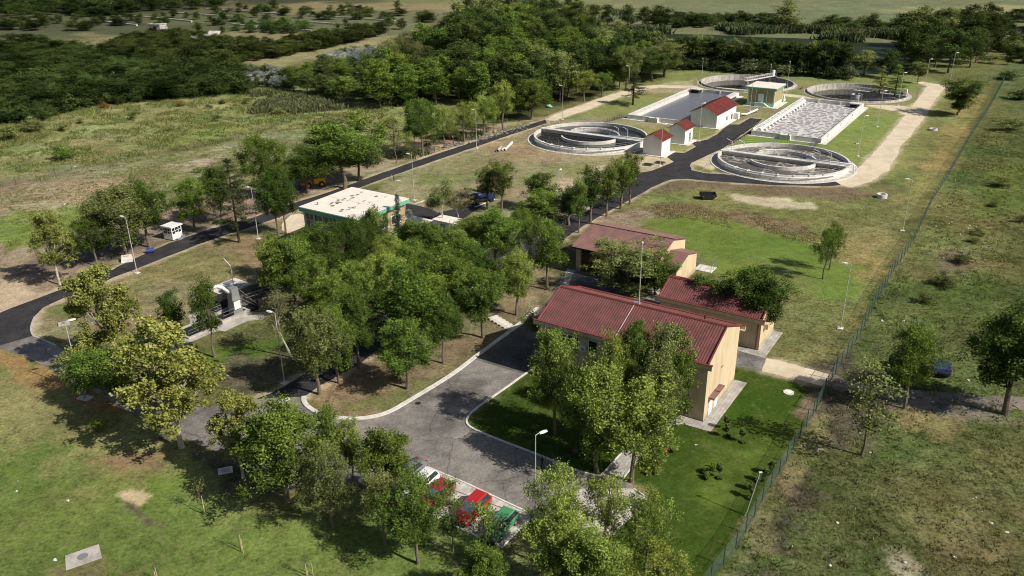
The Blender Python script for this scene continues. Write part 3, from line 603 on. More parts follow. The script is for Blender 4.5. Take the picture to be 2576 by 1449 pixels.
# river
river = poly('D', [(1380,98),(1440,92),(1600,85),(1790,88),(2000,96),(2140,106),(2285,109),(2320,125),(2330,175),(2200,186),(2120,186),(1860,168),(1700,158),(1600,150),(1500,130),(1430,112)])
sheet('river', river, .01, M['river'], 8, 3, .05)

# ------------------------------------------------------------------ foliage prototypes (numpy), built about 10 m tall and scaled
def leaves(cent, nper, rc, size, seed, up=.35, asp=.62, flat=.75, cen_tint=None, sphere=None):
    r = np.random.default_rng(seed); n = len(cent)*nper
    c = np.repeat(cent, nper, 0); off = r.normal(size=(n, 3))*np.array([1, 1, flat]); off *= (rc*np.minimum(1.0, 1/np.maximum(np.linalg.norm(off, axis=1), 1e-6))**.15)[:, None]*.55
    p = c+off
    nrm = r.normal(size=(n, 3)); nrm[:, 2] = np.abs(nrm[:, 2])+up; nrm /= np.linalg.norm(nrm, axis=1)[:, None]
    t = np.cross(nrm, r.normal(size=(n, 3))); t /= np.linalg.norm(t, axis=1)[:, None]; b = np.cross(nrm, t)
    s = size*(.6+.8*r.random(n))[:, None]
    V = np.stack([p+t*s, p+b*s*asp, p-t*s, p-b*s*asp], 1).reshape(-1, 3)
    F = np.arange(n*4).reshape(-1, 4)
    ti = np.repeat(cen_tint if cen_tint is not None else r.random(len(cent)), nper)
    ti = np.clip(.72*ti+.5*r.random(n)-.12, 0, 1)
    return V, F, np.repeat(ti, 4)
def crown_pts(seed, H, R, z0, nl, nc, lobe=(.30,.48), shape='round', inner=.5):
    """uneven crown: lobes set round the axis, clump centres spread in the lobes near their surface"""
    r = np.random.default_rng(seed); lob = []
    for i in range(nl):
        t = (i+.5)/nl; z = z0+(H-z0)*(.12+.80*t)
        env = {'round': math.sin(PI*min(1, .16+.80*t))**.75, 'vase': (.35+.65*t) if t < .8 else .75, 'cone': 1.05-t, 'col': .9 if .1 < t < .85 else .6}[shape]
        a = i*2.4+r.random()*1.2; d = R*env*(.30+.40*r.random())
        rl = R*(lobe[0]+(lobe[1]-lobe[0])*r.random())*(.75+.35*env)
        lob.append((d*math.cos(a), d*math.sin(a), z+r.normal()*.25, rl))
    lob.append((0, 0, z0+(H-z0)*.55, R*.42*(.8 if shape != 'cone' else .5)))
    lob = np.array(lob); k = r.integers(0, len(lob), nc); d = r.normal(size=(nc, 3)); d /= np.linalg.norm(d, axis=1)[:, None]; d[:, 2] *= .85
    rr = (r.random(nc)**inner*(1+.16*r.normal(size=nc)))[:, None]
    P = lob[k, :3]+d*lob[k, 3:4]*rr
    tint = np.clip(.0+.75*r.random(nc)+.5*(P[:, 2]-z0)/(H-z0)-.12, 0, 1)  # random leaf tone, plus top light painted in with height
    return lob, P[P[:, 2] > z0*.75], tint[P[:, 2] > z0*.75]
def trunk_mb(seed, lob, z0, r0, lean=0., forks=1, dense=True):
    r = random.Random(seed); mb = MB(); top = (lean*.5+r.uniform(-.15,.15), r.uniform(-.15,.15), z0*1.05)
    mid = (lean*.25+r.uniform(-.12,.12), r.uniform(-.12,.12), z0*.5)
    mb.tube([(0,0,-.15),(0,0,.12), mid, top], [r0*1.45, r0*1.1, r0*.9, r0*.75], 8)
    hi = max(lob, key=lambda l: l[2]); c = (top[0]*1.3, top[1]*1.3, (z0+hi[2])/2)
    mb.tube([top, c, (hi[0]*.7, hi[1]*.7, hi[2])], [r0*.72, r0*.45, r0*.12], 6)
    for l in lob:
        t = r.uniform(.0, .6); s = tuple(top[i]*(1-t)+c[i]*t for i in range(3))
        m = tuple((s[i]*.5+l[i]*.5) for i in range(3)); m = (m[0]*1.1, m[1]*1.1, m[2]-.15)
        mb.tube([s, m, (l[0], l[1], l[2])], [r0*.38, r0*.24, r0*.07], 5)
        if dense:
            for _ in range(3):
                a = r.uniform(0, 2*PI); q = l[3]*.7
                mb.tube([m, (l[0]+q*math.cos(a), l[1]+q*math.sin(a), l[2]+r.uniform(-.2,.6)*l[3])], [r0*.13, r0*.03], 4, False)
    return mb
PROTO = {}
def proto(kind, i, H, R, z0, nl, nc, nper, rc, size, shape='round', r0=.17, lobe=(.30,.48), bark='bark', up=.35, asp=.55, inner=.5, lean=0., dense=True, flat=.75):
    seed = sum(ord(c_) for c_ in kind)*131+i*17
    lob, P, ti = crown_pts(seed, H, R, z0, nl, nc, lobe, shape, inner)
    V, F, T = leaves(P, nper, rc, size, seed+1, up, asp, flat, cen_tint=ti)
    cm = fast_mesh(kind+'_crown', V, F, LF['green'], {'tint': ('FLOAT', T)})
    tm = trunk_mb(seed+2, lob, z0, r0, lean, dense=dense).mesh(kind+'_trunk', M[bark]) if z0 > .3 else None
    PROTO.setdefault(kind, []).append((cm, tm, H, R))
for i in range(6): proto('elm', i, 10, 3.6, 2.9, 15, 420, 56, .40, .085, flat=1.3, up=.1, lobe=(.20,.42), inner=.34)
for i in range(3): proto('airy', i, 10, 3.6, 3.2, 13, 240, 46, .38, .08, lobe=(.22,.44), flat=1.4, up=.1, inner=.36)
for i in range(3): proto('slim', i, 10, 2.0, 3.0, 11, 260, 40, .34, .085, 'col', lobe=(.36,.6), flat=1.4, up=.1, inner=.36)
for i in range(3): proto('plane', i, 10, 3.3, 2.4, 18, 430, 50, .33, .078, 'round', asp=.9, bark='bark_white', lobe=(.18,.36), inner=.36)
for i in range(2): proto('sparse', i, 10, 2.6, 2.4, 12, 110, 18, .55, .12, 'round', bark='bark', lobe=(.3,.45), r0=.11)
for i in range(2): proto('willow', i, 10, 4.2, 1.2, 13, 430, 44, .40, .09, 'vase', lobe=(.24,.42), inner=.36, r0=.14)
for i in range(4): proto('wood', i, 10, 3.6, 1.6, 12, 260, 28, .52, .14, 'round', dense=False, lobe=(.24,.44), inner=.36)
for i in range(3): proto('far', i, 10, 3.8, .9, 9, 170, 18, .9, .22, 'round', dense=False, lobe=(.36,.55))
for i in range(3): proto('bush', i, 3, 2.0, .1, 6, 70, 22, .42, .12, 'round', lobe=(.4,.55))
for i in range(2): proto('shrub', i, 1, .5, .05, 5, 130, 22, .13, .05, 'round', lobe=(.5,.6))
for i in range(1): proto('thuja', i, 1.3, .27, .05, 7, 170, 22, .09, .045, 'cone', lobe=(.5,.65), up=.8)
def conifer(kind, i, H, R, z0, tiers, bark='bark_dark', size=.11, gap=.5):
    r = random.Random(i*7+3+len(kind)); rn = np.random.default_rng(i+99); mb = MB(); mb.tube([(0,0,-.1),(0,0,H*.5),(0,0,H)], [.17,.11,.03], 7); P = []
    for k in range(tiers):
        t = k/(tiers-1); z = z0+(H-z0)*t*.97; L = R*(1-t)**.75*(.85+.25*r.random())+.25
        for j in range(r.randint(5, 7)):
            a = r.uniform(0, 2*PI); l = L*r.uniform(.65, 1.1); e = (l*math.cos(a), l*math.sin(a), z+l*r.uniform(-.12,.18))
            mb.tube([(0,0,z), e], [.045,.012], 4, False)
            for q in np.linspace(.35 if gap > .4 else .1, 1., max(3, int(l*4))): P.append((e[0]*q+r.gauss(0,.08), e[1]*q+r.gauss(0,.08), z+(e[2]-z)*q+r.gauss(0,.06)))
    P = np.array(P); V, F, T = leaves(P, 16, .36, size, i+5, .5, .35, .45, cen_tint=rn.random(len(P)))
    PROTO.setdefault(kind, []).append((fast_mesh(kind+'_crown', V, F, LF['pine'], {'tint': ('FLOAT', T)}), mb.mesh(kind+'_trunk', M[bark]), H, R))
conifer('pine', 0, 10, 3.1, 2.6, 12); conifer('pine', 1, 10, 2.7, 3.2, 11); conifer('spruce', 0, 10, 1.9, .6, 22, gap=.2); conifer('larch', 0, 10, 2.0, 2.6, 13, 'bark_dark', .10); 
def bare(kind, i, H, bark, nb, leafy=0, r0=.12, spread=.5, size=.10):
    r = random.Random(i+11); mb = MB(); tips = []
    def br(p, d, L, rr, lev):
        q = p
        pts = [p]
        for s_ in range(3):
            d = (Vector(d)+Vector((r.gauss(0,.10), r.gauss(0,.10), .05))).normalized(); q = tuple(Vector(q)+d*L/3); pts.append(q)
        mb.tube(pts, [rr, rr*.8, rr*.6, rr*.4], 5 if lev < 2 else 4, False)
        tips.extend(pts[2:] if lev else [])
        if lev < 3:
            for _ in range(nb if lev else nb+4):
                t = r.uniform(.35, 1.0); b0 = Vector(pts[0]).lerp(Vector(pts[3]), t); a = r.uniform(0, 2*PI)
                nd = (Vector(d)+Vector((math.cos(a), math.sin(a), .25))*spread*1.1).normalized()
                br(tuple(b0), nd, L*r.uniform(.38,.55), rr*.42, lev+1)
    br((0,0,0), (0,0,1), H*.78, r0, 0)
    P = np.array(tips); V, F, T = leaves(P[np.random.default_rng(i).integers(0, len(P), max(8, leafy))], 12, .6, size, i, .3, .6)
    PROTO.setdefault(kind, []).append((fast_mesh(kind+'_crown', V, F, LF['birch'], {'tint': ('FLOAT', T)}), mb.mesh(kind+'_trunk', M[bark]), H, H*.3))
bare('birch', 0, 10, 'bark_white', 4, 520, size=.09); bare('birch', 1, 10, 'bark_white', 4, 300, size=.09); bare('twig', 0, 3, 'bark', 3, 8, .03, .35, .05); bare('twig', 1, 3, 'bark', 3, 22, .03, .35, .06)

def fit_protos():
    for k, L_ in PROTO.items():
        for i, (cm, tm, H, R_) in enumerate(L_):
            n_ = len(cm.vertices); co = np.empty(n_*3, np.float32); cm.vertices.foreach_get('co', co); co = co.reshape(-1, 3)
            rr_ = np.hypot(co[:, 0], co[:, 1]); L_[i] = (cm, tm, float(np.percentile(co[:, 2], 99.7)), float(np.percentile(rr_, 93 if k != 'birch' else 88)))
fit_protos()
def mat_slot(o, m):
    o.material_slots[0].link = 'OBJECT'; o.material_slots[0].material = m
CNT = {}
def tree(kind, xy, H, W, leaf, label, cat='tree', name='tree', group=None, rz=None, lean=0.):
    k = CNT.get(kind, 0); CNT[kind] = k+1
    cm, tm, h0, r0 = PROTO[kind][k % len(PROTO[kind])]
    s = H/h0; sx = W/(2*r0)
    e = thing(name, label, cat, (xy[0], xy[1], 0), random.uniform(0, 2*PI) if rz is None else rz, group)
    e.scale = (sx, sx, s)
    if lean: e.rotation_euler = (0, lean, 0)
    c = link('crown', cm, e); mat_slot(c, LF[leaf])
    if tm: link('trunk', tm, e)
    return e
def ptree(kind, leaf, bx, by, ty, wpx, label, name='broadleaf_tree', cat='tree', group=None, lean=0., fk=None):
    if fk: (bx, by), ty = dd(fk, bx, by), FR[fk][1]+FR[fk][2]*ty; wpx = wpx*FR[fk][2]
    P = at(bx, by); H = height(bx, by, ty); d = pr((P[0], P[1], H*.6))[2]; W = wpx*d/CF
    return tree(kind, P, H, W*(1.09 if kind in ('elm','airy','wood') else 1.0), leaf, label, cat, name, group, lean=lean)

# --- trees along the left perimeter road
GP = 'trees beside the perimeter road'
ptree('plane','yellow', 151,716,535,95,'young yellow-green plane tree with pale trunk, leftmost by the road','plane_tree')
ptree('elm','dark', 245,670,553,85,'small dark green tree left of the olive tree and the lamp')
ptree('elm','olive', 320,645,468,135,'broad olive green tree above the white concrete block')
ptree('elm','dark', 377,622,453,118,'dense dark green tree standing over the blue barrel')
ptree('elm','green', 492,582,448,78,'green tree with bare lower trunk right of the white kiosk')
ptree('pine','pine', 602,610,402,112,'dark spreading conifer leaning over the asphalt road','conifer_tree')
ptree('elm','dark', 700,592,430,72,'dark slender-trunked tree at the left edge of the concrete pad')
ptree('elm','dark', 719,590,418,70,'dark slender-trunked tree nearest the flat white roof')
ptree('elm','green', 672,505,345,98,'green crown rising behind the two thin dark trees')
ptree('elm','dark', 560,560,420,80,'dark green tree behind the spreading conifer')
ptree('elm','dark', 776,486,368,118,'broad dark tree over the yellow loader')
ptree('elm','green', 868,474,316,150,'very large round green tree right of the yellow loader')
ptree('elm','olive', 905,455,345,100,'olive tree beside the road, right of the very large round tree')
ptree('elm','dark', 828,420,308,110,'dark crown behind the very large round tree')
ptree('sparse','olive', 997,413,280,52,'small thin-crowned tree, first of the roadside row')
ptree('elm','green', 1064,392,250,84,'full green tree, second of the roadside row')
ptree('sparse','green', 1029,403,330,40,'pollarded low tree between first and second roadside trees')
for bx, by, ty, w, l in ((1093,382,300,44,'third'),(1118,373,265,58,'fourth'),(1141,364,285,40,'fifth'),(1168,357,256,62,'sixth'),(1217,342,238,62,'seventh'),(1241,334,252,38,'eighth'),(1265,325,204,74,'ninth')):
    ptree('airy' if w > 50 else 'sparse','bright' if w > 55 else 'green', bx, by, ty, w, 'roadside row tree, %s from the flat-roofed building end' % l, group=GP)
ptree('elm','green', 1336,302,200,84,'rounded green tree at the end of the asphalt by the gravel road')
ptree('airy','bright', 1469,255,178,64,'light yellowish tree with forked trunk beside the gravel road')
ptree('airy','green', 1515,243,182,54,'slender green tree right of the yellowish forked tree')
ptree('pine','pine', 1592,264,182,66,'lone dark pine on the grass beside the gravel road','pine_tree')
ptree('elm','wood', 1639,203,124,92,'tall woodland edge tree with dark leaning trunk by the far lawn')
ptree('elm','olive', 1671,193,108,82,'rightmost tree of the woodland edge by the far lawn')
ptree('elm','olive', 1575,225,118,80,'olive tree at the woodland edge behind the lone pine')
# --- trees in the middle of the plant
ptree('slim','green', 1226,524,420,50,'narrow tree beside the blue tank truck, left of a taller one')
ptree('slim','green', 1262,534,404,58,'taller narrow tree of the pair beside the blue tank truck')
PR = [(1357,530,437,76,'dark','rounded dark tree above the road, left of the poplar-like row'),(1361,574,482,98,'green','large green tree directly left of the garage road'),
 (1431,566,470,84,'dark','dark tree over the inner road beside the white awning'),(1455,586,448,42,'green','narrow tree nearest the white awning'),
 (1486,563,421,66,'dark','dark upright tree, first along the inner road kerb'),(1526,544,418,60,'green','upright tree, second along the inner road kerb'),
 (1561,526,397,62,'green','upright tree, third along the inner road kerb'),(1584,514,383,52,'dark','upright tree nearest the crossroads')]
for bx, by, ty, w, lf, l in PR: ptree('slim' if w < 85 else 'elm', lf, bx, by, ty, w, l)
ptree('elm','green', 1377,729,552,104,'big green tree at the left corner of the brown-roofed garage')
ptree('elm','green', 1248,672,528,112,'large tree in the central grove, right side above the inner road')
ptree('elm','bright', 1299,793,628,88,'bright green tree with double trunk above the stone steps')
ptree('elm','green', 1215,850,675,116,'green tree left of the stone steps')
ptree('elm','dark', 1115,914,742,92,'round tree standing alone on the island lawn')
ptree('elm','green', 1025,979,800,122,'tree with straight trunk at the centre of the island lawn')
ptree('elm','dark', 902,927,735,120,'dark tree at the edge of the inner asphalt path')
ptree('elm','green', 853,964,775,96,'tree right of the asphalt path mouth, upper of two')
ptree('elm','olive', 804,992,772,132,'olive tree at the asphalt path mouth, lower of two')
ptree('elm','green', 1035,905,672,150,'largest crown in the middle of the grove')
GR = [(770,741,595,104,'green'),(828,731,575,84,'dark'),(868,706,558,84,'dark'),(910,690,560,72,'dark'),(946,668,520,64,'dark'),(1085,676,562,104,'green'),(1150,716,586,112,'green'),
 (1040,742,610,112,'green'),(972,790,640,112,'bright'),(1130,800,640,120,'green'),(905,800,655,112,'green'),(1188,640,545,92,'green'),(1030,655,560,74,'dark'),(842,838,690,100,'green'),
 (745,770,600,118,'green'),(700,765,612,88,'bright'),(1195,760,620,100,'dark'),(985,700,590,76,'bright'),(960,740,620,72,'bright'),(1080,842,690,110,'green'),(790,800,650,96,'green'),(1310,620,528,74,'green'),(690,700,585,60,'green')]
WHERE = ['above the screening machine','below the flat white roof','under the green roof edge','beside the outside stairs','left of the blue spruce','right of the blue spruce','above the inner road bend','behind the largest crown','over the inner path','left of the stone steps tree','left of the largest crown','near the birches','behind the blue spruce','left of the dark path tree','overhanging the concrete channel','at the left end of the grove','above the steps tree','beside the stair wall','under the stair wall','below the inner bend','over the lamp by the birch','near the awning','at the building corner']
for (bx, by, ty, w, lf), wh in zip(GR, WHERE):
    ptree('elm', lf, bx, by, ty, w, '%s tree of the central grove, %s' % ({'green':'mid green','dark':'dark','bright':'bright green'}[lf], wh), group='trees of the central grove')
ptree('sparse','dark', 852,690,560,66,'thin dark tree in front of the green roof corner, left one')
ptree('sparse','dark', 905,680,536,62,'thin dark tree reaching over the flat roof, middle one')
ptree('sparse','green', 950,672,520,58,'thin tree in front of the right wall of the flat-roofed building')
ptree('elm','dark', 800,668,562,74,'dark tree covering the left windows of the flat-roofed building')
ptree('spruce','blue', 1008,642,490,40,'dark blue-green spruce at the corner of the flat-roofed building','spruce_tree')
ptree('spruce','silver', 1036,630,528,46,'small silvery spruce right of the dark spruce','spruce_tree')
ptree('birch','birch', 1094,562,470,58,'bare white-limbed birch beside the tank truck area','birch_tree')
ptree('birch','birch', 1160,566,466,70,'thin-leaved birch nearest the blue tank truck','birch_tree')
ptree('birch','olive', 1120,580,448,76,'brownish birch between two paler birches','birch_tree')
ptree('birch','birch', 735,900,716,92,'leaning white-trunked birch right of the screening machine','birch_tree', lean=-.12)
ptree('slim','dark', 540,899,700,68,'bare-trunked tree leaning over the screening machine')
ptree('slim','dark', 447,880,737,64,'dark upright tree between yellow plane crown and screening machine')
# --- yellow planes and lower left
ptree('plane','yellow', 292,935,672,142,'tall yellow plane tree by the asphalt corner','plane_tree')
ptree('plane','yellow', 457,1125,806,218,'largest yellow plane tree with white trunk beside the old road','plane_tree')
ptree('plane','yellow', 345,1010,850,120,'yellow crown between the two large plane trees','plane_tree')
ptree('elm','green', 268,1025,880,120,'green tree tucked under the yellow plane tree')
ptree('sparse','yellow', 213,985,862,90,'thin yellowish tree below the left lamp')
ptree('plane','yellow', 612,1200,992,112,'yellow plane tree left of the parking trees','plane_tree')
ptree('elm','green', 722,1262,1018,205,'big green tree left of the parking bay')
ptree('elm','green', 836,1210,1030,80,'green tree at the yard edge beside the narrow tree')
ptree('slim','bright', 892,1228,1060,68,'narrow tree on the left yard edge')
ptree('elm','green', 985,1290,1088,142,'green tree shading the white car')
ptree('airy','olive', 838,1330,1120,130,'olive tree below the narrow yard tree')
ptree('airy','olive', 968,1368,1196,120,'olive tree with curved trunk left of the parking kerb')
ptree('elm','green', 1052,1418,1200,134,'green tree with thick dark trunk below the parking bay')
ptree('sparse','green', 1140,1388,1200,74,'thin-crowned tree between the two red cars')
ptree('sparse','green', 1226,1432,1262,92,'open-crowned tree over the green car')
ptree('airy','bright', 1395,1432,1176,128,'light open tree in front of the parking area lamp')
ptree('airy','bright', 1520,1384,1200,134,'light open tree over the right paved area')
ptree('airy','bright', 1618,1480,1236,128,'light open tree at the right corner of the paved area')
ptree('elm','bright', 1412,1500,1292,140,'bright tree at the bottom edge under the light open tree')
ptree('elm','bright', 1500,1560,1352,170,'bright tree at the bottom edge in the middle')
ptree('airy','bright', 1650,1580,1385,160,'bright tree at the bottom edge, rightmost')
ptree('elm','green', 1225,1530,1375,110,'green tree at the bottom edge, leftmost of the near group')
# --- trees by the red-roofed office
ptree('elm','bright', 1396,1092,832,126,'large light green tree at the left front of the office building')
ptree('elm','bright', 1500,1186,922,160,'large tree with forked trunk by the paved path, left side')
ptree('elm','bright', 1530,1122,842,106,'yellowish crown against the office wall')
ptree('elm','bright', 1588,1212,962,170,'largest tree in front of the office, right of the path')
ptree('elm','green', 1585,1060,806,80,'green crown against the middle of the office roof')
ptree('elm','olive', 1642,1146,870,104,'olive tree beside the paved path, upper side')
ptree('elm','green', 1676,1101,892,108,'dark green tree at the office corner by the walk')
ptree('elm','olive', 1662,1062,816,118,'greyish olive crown over the office roof edge')
ptree('birch','olive', 1375,905,760,104,'thin leafy tree at the left end of the office roof','birch_tree')
ptree('willow','olive', 1572,742,603,160,'spreading tree in front of the brown-roofed garage')
ptree('willow','green', 1648,744,632,100,'lower spreading tree right of the one before the garage')
ptree('willow','dark', 1792,812,690,116,'dark tree before the rear red-roofed building, left one')
ptree('elm','dark', 1880,838,670,152,'big dark tree before the rear red-roofed building, right one')
ptree('elm','dark', 1915,850,700,90,'dark crown at the right end of the rear building')
ptree('airy','green', 2070,702,572,62,'front tree of the pair on the bright lawn')
ptree('airy','green', 2086,678,560,50,'rear tree of the pair on the bright lawn')
# --- right field
ptree('elm','green', 2275,1028,823,112,'tree beside the blue skip in the field')
ptree('elm','dark', 2527,1042,770,200,'big dark tree at the right edge of the field')
ptree('sparse','olive', 2167,1145,905,128,'thin tree in the field nearest the fence')
ptree('willow','dark', 2409,290,195,92,'lone round tree beside the far end of the fence')
ptree('larch','yellow', 2208,256,166,42,'thin yellowish larch in front of the right round tank','larch_tree')
ptree('larch','bright', 2248,255,163,50,'bright green larch in front of the right round tank','larch_tree')
ptree('elm','olive', 2307,210,156,38,'small olive tree at the far end of the gravel road')
# --- trees by and beyond the river
GV = 'trees along the river bank'
for i, (bx, by, ty, w, lf) in enumerate([(1500,150,92,50,'wood'),(1528,148,84,52,'wood'),(1560,158,80,56,'wood'),(1592,160,88,52,'wood'),(1628,165,90,54,'wood'),(1700,166,92,50,'wood'),(1730,168,88,46,'wood'),(1752,170,86,42,'olive'),(1784,171,90,40,'olive'),(1812,172,96,48,'wood'),(1850,174,98,58,'olive'),(1885,176,104,48,'wood'),(1920,179,100,50,'wood'),(1952,181,103,46,'wood'),(1985,184,106,52,'wood'),(2020,186,110,48,'wood'),(2052,188,106,54,'wood'),(2085,190,104,52,'wood'),(2118,192,108,52,'wood'),(2232,196,128,50,'wood')]):
    ptree('wood', lf, bx, by, ty, w, 'river bank tree in the dark belt behind the round tanks, number %s from the left' % ['one','two','three','four','five','six','seven','eight','nine','ten','eleven','twelve','thirteen','fourteen','fifteen','sixteen','seventeen','eighteen','nineteen','twenty'][i], group=GV)
for i in range(17):
    x = 1490+i*39+random.uniform(-8,8); ptree('wood', random.choice(['wood','wood','olive','shade']), x, 150+(x-1490)*.066+random.uniform(-3,6), (66 if x < 1650 else 84+(x-1490)*.02)+random.uniform(-3,12), random.uniform(44,66), 'tree filling the dark belt between the round tanks and the river', group='trees filling the river belt')
for i in range(22):
    x = 1480+i*31+random.uniform(-8,8); P = at(x, 156+(x-1490)*.062+random.uniform(-2,6)); tree('bush', P, random.uniform(3.5,6), random.uniform(6,10), random.choice(['wood','shade','wood','reed']), 'undergrowth bush along the river bank', 'bush', 'bank_bush', 'undergrowth along the river bank')
ptree('wood','yellow', 2172,190,128,56,'yellowish bush-like tree on the bank left of the open water')
FARL = [(1978,80,0,68,'olive','tallest pale tree beyond the river'),(1663,66,14,64,'shade','large dark round tree beyond the river, left'),(1775,61,34,62,'shade','low dark tree beyond the river, left of the tallest'),(1828,62,36,30,'shade','small dark bush-tree beside the low dark one'),
 (1863,64,27,46,'shade','round dark tree left of the tallest pale tree'),(1912,63,31,48,'shade','round dark tree touching the tallest pale tree'),(2087,79,36,52,'shade','dark tree right of the tallest pale tree'),(2150,82,60,48,'shade','low dark shrub tree between two round ones'),
 (2191,80,33,50,'wood','round green tree beyond the open water'),(2228,80,58,40,'shade','low shrub tree right of the round green one'),(2281,80,26,68,'shade','large dark tree at the right end of the far bank'),(2420,80,22,60,'olive','pale tree at the far right bank'),
 (1446,66,16,44,'shade','first dark tree of the clump beyond the woodland'),(1482,64,11,46,'shade','second dark tree of the clump beyond the woodland'),(1528,66,10,48,'wood','third tree of the clump beyond the woodland'),(1580,66,12,56,'wood','fourth tree of the clump beyond the woodland'),(1622,66,16,44,'shade','fifth tree of the clump beyond the woodland'),(1500,40,12,30,'shade','sixth tree of the clump beyond the woodland'),(2465,90,46,60,'wood','green tree above the right end of the river grove')]
for bx, by, ty, w, lf, l in FARL: ptree('far', lf, bx, by, ty, w, l, group='trees beyond the river')
def scatter(P, n, mind, seed):
    r = np.random.default_rng(seed); xs = [p[0] for p in P]; ys_ = [p[1] for p in P]; out = []
    for _ in range(n*40):
        x, y = r.uniform(min(xs), max(xs)), r.uniform(min(ys_), max(ys_)); d = mind(y) if callable(mind) else mind
        if inside(np.array([x]), np.array([y]), P)[0] and all((x-a)**2+(y-b)**2 > d*d for a, b in out): out.append((x, y))
        if len(out) >= n: break
    return out
def grove(P, n, mind, hr, wr, leafs, label, group, kind='wood', seed=1):
    for i, (x, y) in enumerate(scatter(poly('D', P), n, mind, seed)):
        H = random.uniform(*hr); tree(kind, (x, y), H, H*random.uniform(*wr), random.choice(leafs), label, 'tree', 'woodland_tree', group)
grove([(1300,240),(1420,180),(1480,130),(1560,150),(1600,170),(1640,190),(1560,225),(1480,236),(1400,262),(1340,285)], 34, 6.5, (11,16), (.6,.8), ['wood','wood','green','olive'], 'dense tree in the woodland between the gravel road and the river', 'woodland trees beside the gravel road', seed=3)
grove([(1290,255),(1200,270),(1080,265),(960,275),(900,262),(950,225),(1100,205),(1300,190),(1400,170),(1380,230)], 36, 6.8, (10,14), (.7,.9), ['wood','green','green','shade'], 'green tree in the woodland behind the roadside row', 'woodland trees behind the roadside row', seed=4)
grove([(1120,190),(1050,170),(1240,110),(1440,90),(1480,120),(1420,165),(1300,185)], 40, 9, (13,18), (.6,.85), ['wood','shade','wood','green'], 'dark tree in the heart of the woodland left of the river', 'trees in the heart of the woodland', seed=5)
grove([(1140,78),(1230,60),(1300,50),(1440,62),(1500,80),(1430,105),(1300,110),(1180,100)], 34, 13, (13,19), (.65,.9), ['wood','shade','olive'], 'tree at the far side of the woodland, toward the open marsh', 'trees at the far side of the woodland', 'far', seed=6)
grove([(2270,165),(2300,120),(2330,95),(2420,90),(2500,110),(2480,150),(2430,180),(2380,190),(2300,190)], 30, 9, (11,17), (.65,.9), ['wood','shade','wood','olive'], 'dark tree in the river grove at the right, behind the gravel road end', 'trees in the right river grove', seed=7)
grove([(960,170),(980,150),(1070,140),(1130,160),(1090,190),(1000,200)], 12, 6.5, (10,12), (.6,.7), ['birch','birch','olive'], 'greyish poplar with pale stems in the woodland', 'greyish poplars with pale stems', 'airy', seed=8)
grove([(730,235),(780,190),(900,190),(1040,200),(1050,255),(900,262),(800,255)], 18, 6, (6,8.5), (.9,1.2), ['wood','shade','green'], 'low rounded tree at the left edge of the woodland', 'low trees at the woodland edge', seed=9)
# scattered bushes in the far marsh and the rough field
BU = [(150,55),(190,50),(245,60),(200,28),(330,48),(350,58),(400,72),(420,55),(470,40),(495,45),(540,60),(560,42),(600,30),(640,40),(655,28),(700,70),(725,80),(760,42),(800,45),(840,38),(870,55),(905,44),(950,66),(980,62),(1010,70),(1120,50),(1150,52),(1195,48),(900,78),(820,82),(735,88),(860,28),(1340,14),(1335,22),(560,80),(215,62),(285,30),(610,58),(500,76),(450,88),(530,50),(1000,20),(1430,12),(690,22),(1070,46),(1480,26),(540,18),(60,70),(100,48),(40,62),(850,68),(1240,100)]
for i, (x, y) in enumerate(BU):
    P = at(x, y+4); d = pr(P)[2]; w = random.uniform(15, 30)*d/CF; tree('far', P, w*random.uniform(.7,1.0), w, random.choice(['shade','shade','wood']), 'dark round bush scattered over the distant marsh', 'bush', 'round_bush', 'bushes scattered over the marsh')
FB = [(160,400,58,'green','round green bush on the slope inside the left field','dark'),(548,305,26,'wood','small upright bush beside the field fence',0),(640,470,36,'green','bush behind the dirt clearing',0),(300,170,30,'shade','',0),(165,330,36,'olive','',0),(90,330,60,'olive','',0),(205,310,24,'olive','',0),(335,300,30,'wood','',0),(265,272,26,'rust','',0),(700,290,30,'olive','',0),(770,262,26,'green','',0),(455,268,24,'rust','',0),(680,250,26,'wood','',0),(525,275,20,'wood','',0),(560,262,20,'wood','',0),(620,262,22,'wood','',0),(500,435,24,'green','',0),(430,330,20,'olive','',0),(30,350,60,'olive','',0),(60,310,70,'wood','',0),
 (905,395,40,'green','',0),(960,350,60,'green','',0),(1040,330,50,'olive','',0),(905,330,80,'green','',0),(840,345,70,'wood','',0),(975,320,40,'green','',0),(2420,660,50,'grassdark','',0),(2380,720,60,'grassdark','',0),(2460,590,40,'grass','',0),(2330,760,50,'grassdark','',0),(2525,470,60,'grass','',0),(2545,330,70,'olive','',0),(2560,250,60,'wood','',0),(2500,520,30,'grassdark','',0),(2570,560,40,'grassdark','',0),(2450,610,34,'grass','',0),(2530,200,50,'wood','',0),(2500,160,50,'olive','',0),(2550,130,60,'olive','',0),(2200,775,14,'green','',0),(255,1080,50,'green','green shrub at the foot of the yellow plane trees',0)]
for i, (x, y, w, lf, l, _) in enumerate(FB):
    P = at(x, y); d = pr(P)[2]; w = w*d/CF; right = x > 1900
    tree('bush', P, w*(.45 if right else .62), w, lf, l or ('low weedy bush in the field right of the fence' if right else 'low bush in the rough field left of the plant'), 'bush', 'field_bush', 'bushes in the right field' if right else 'bushes in the left field')
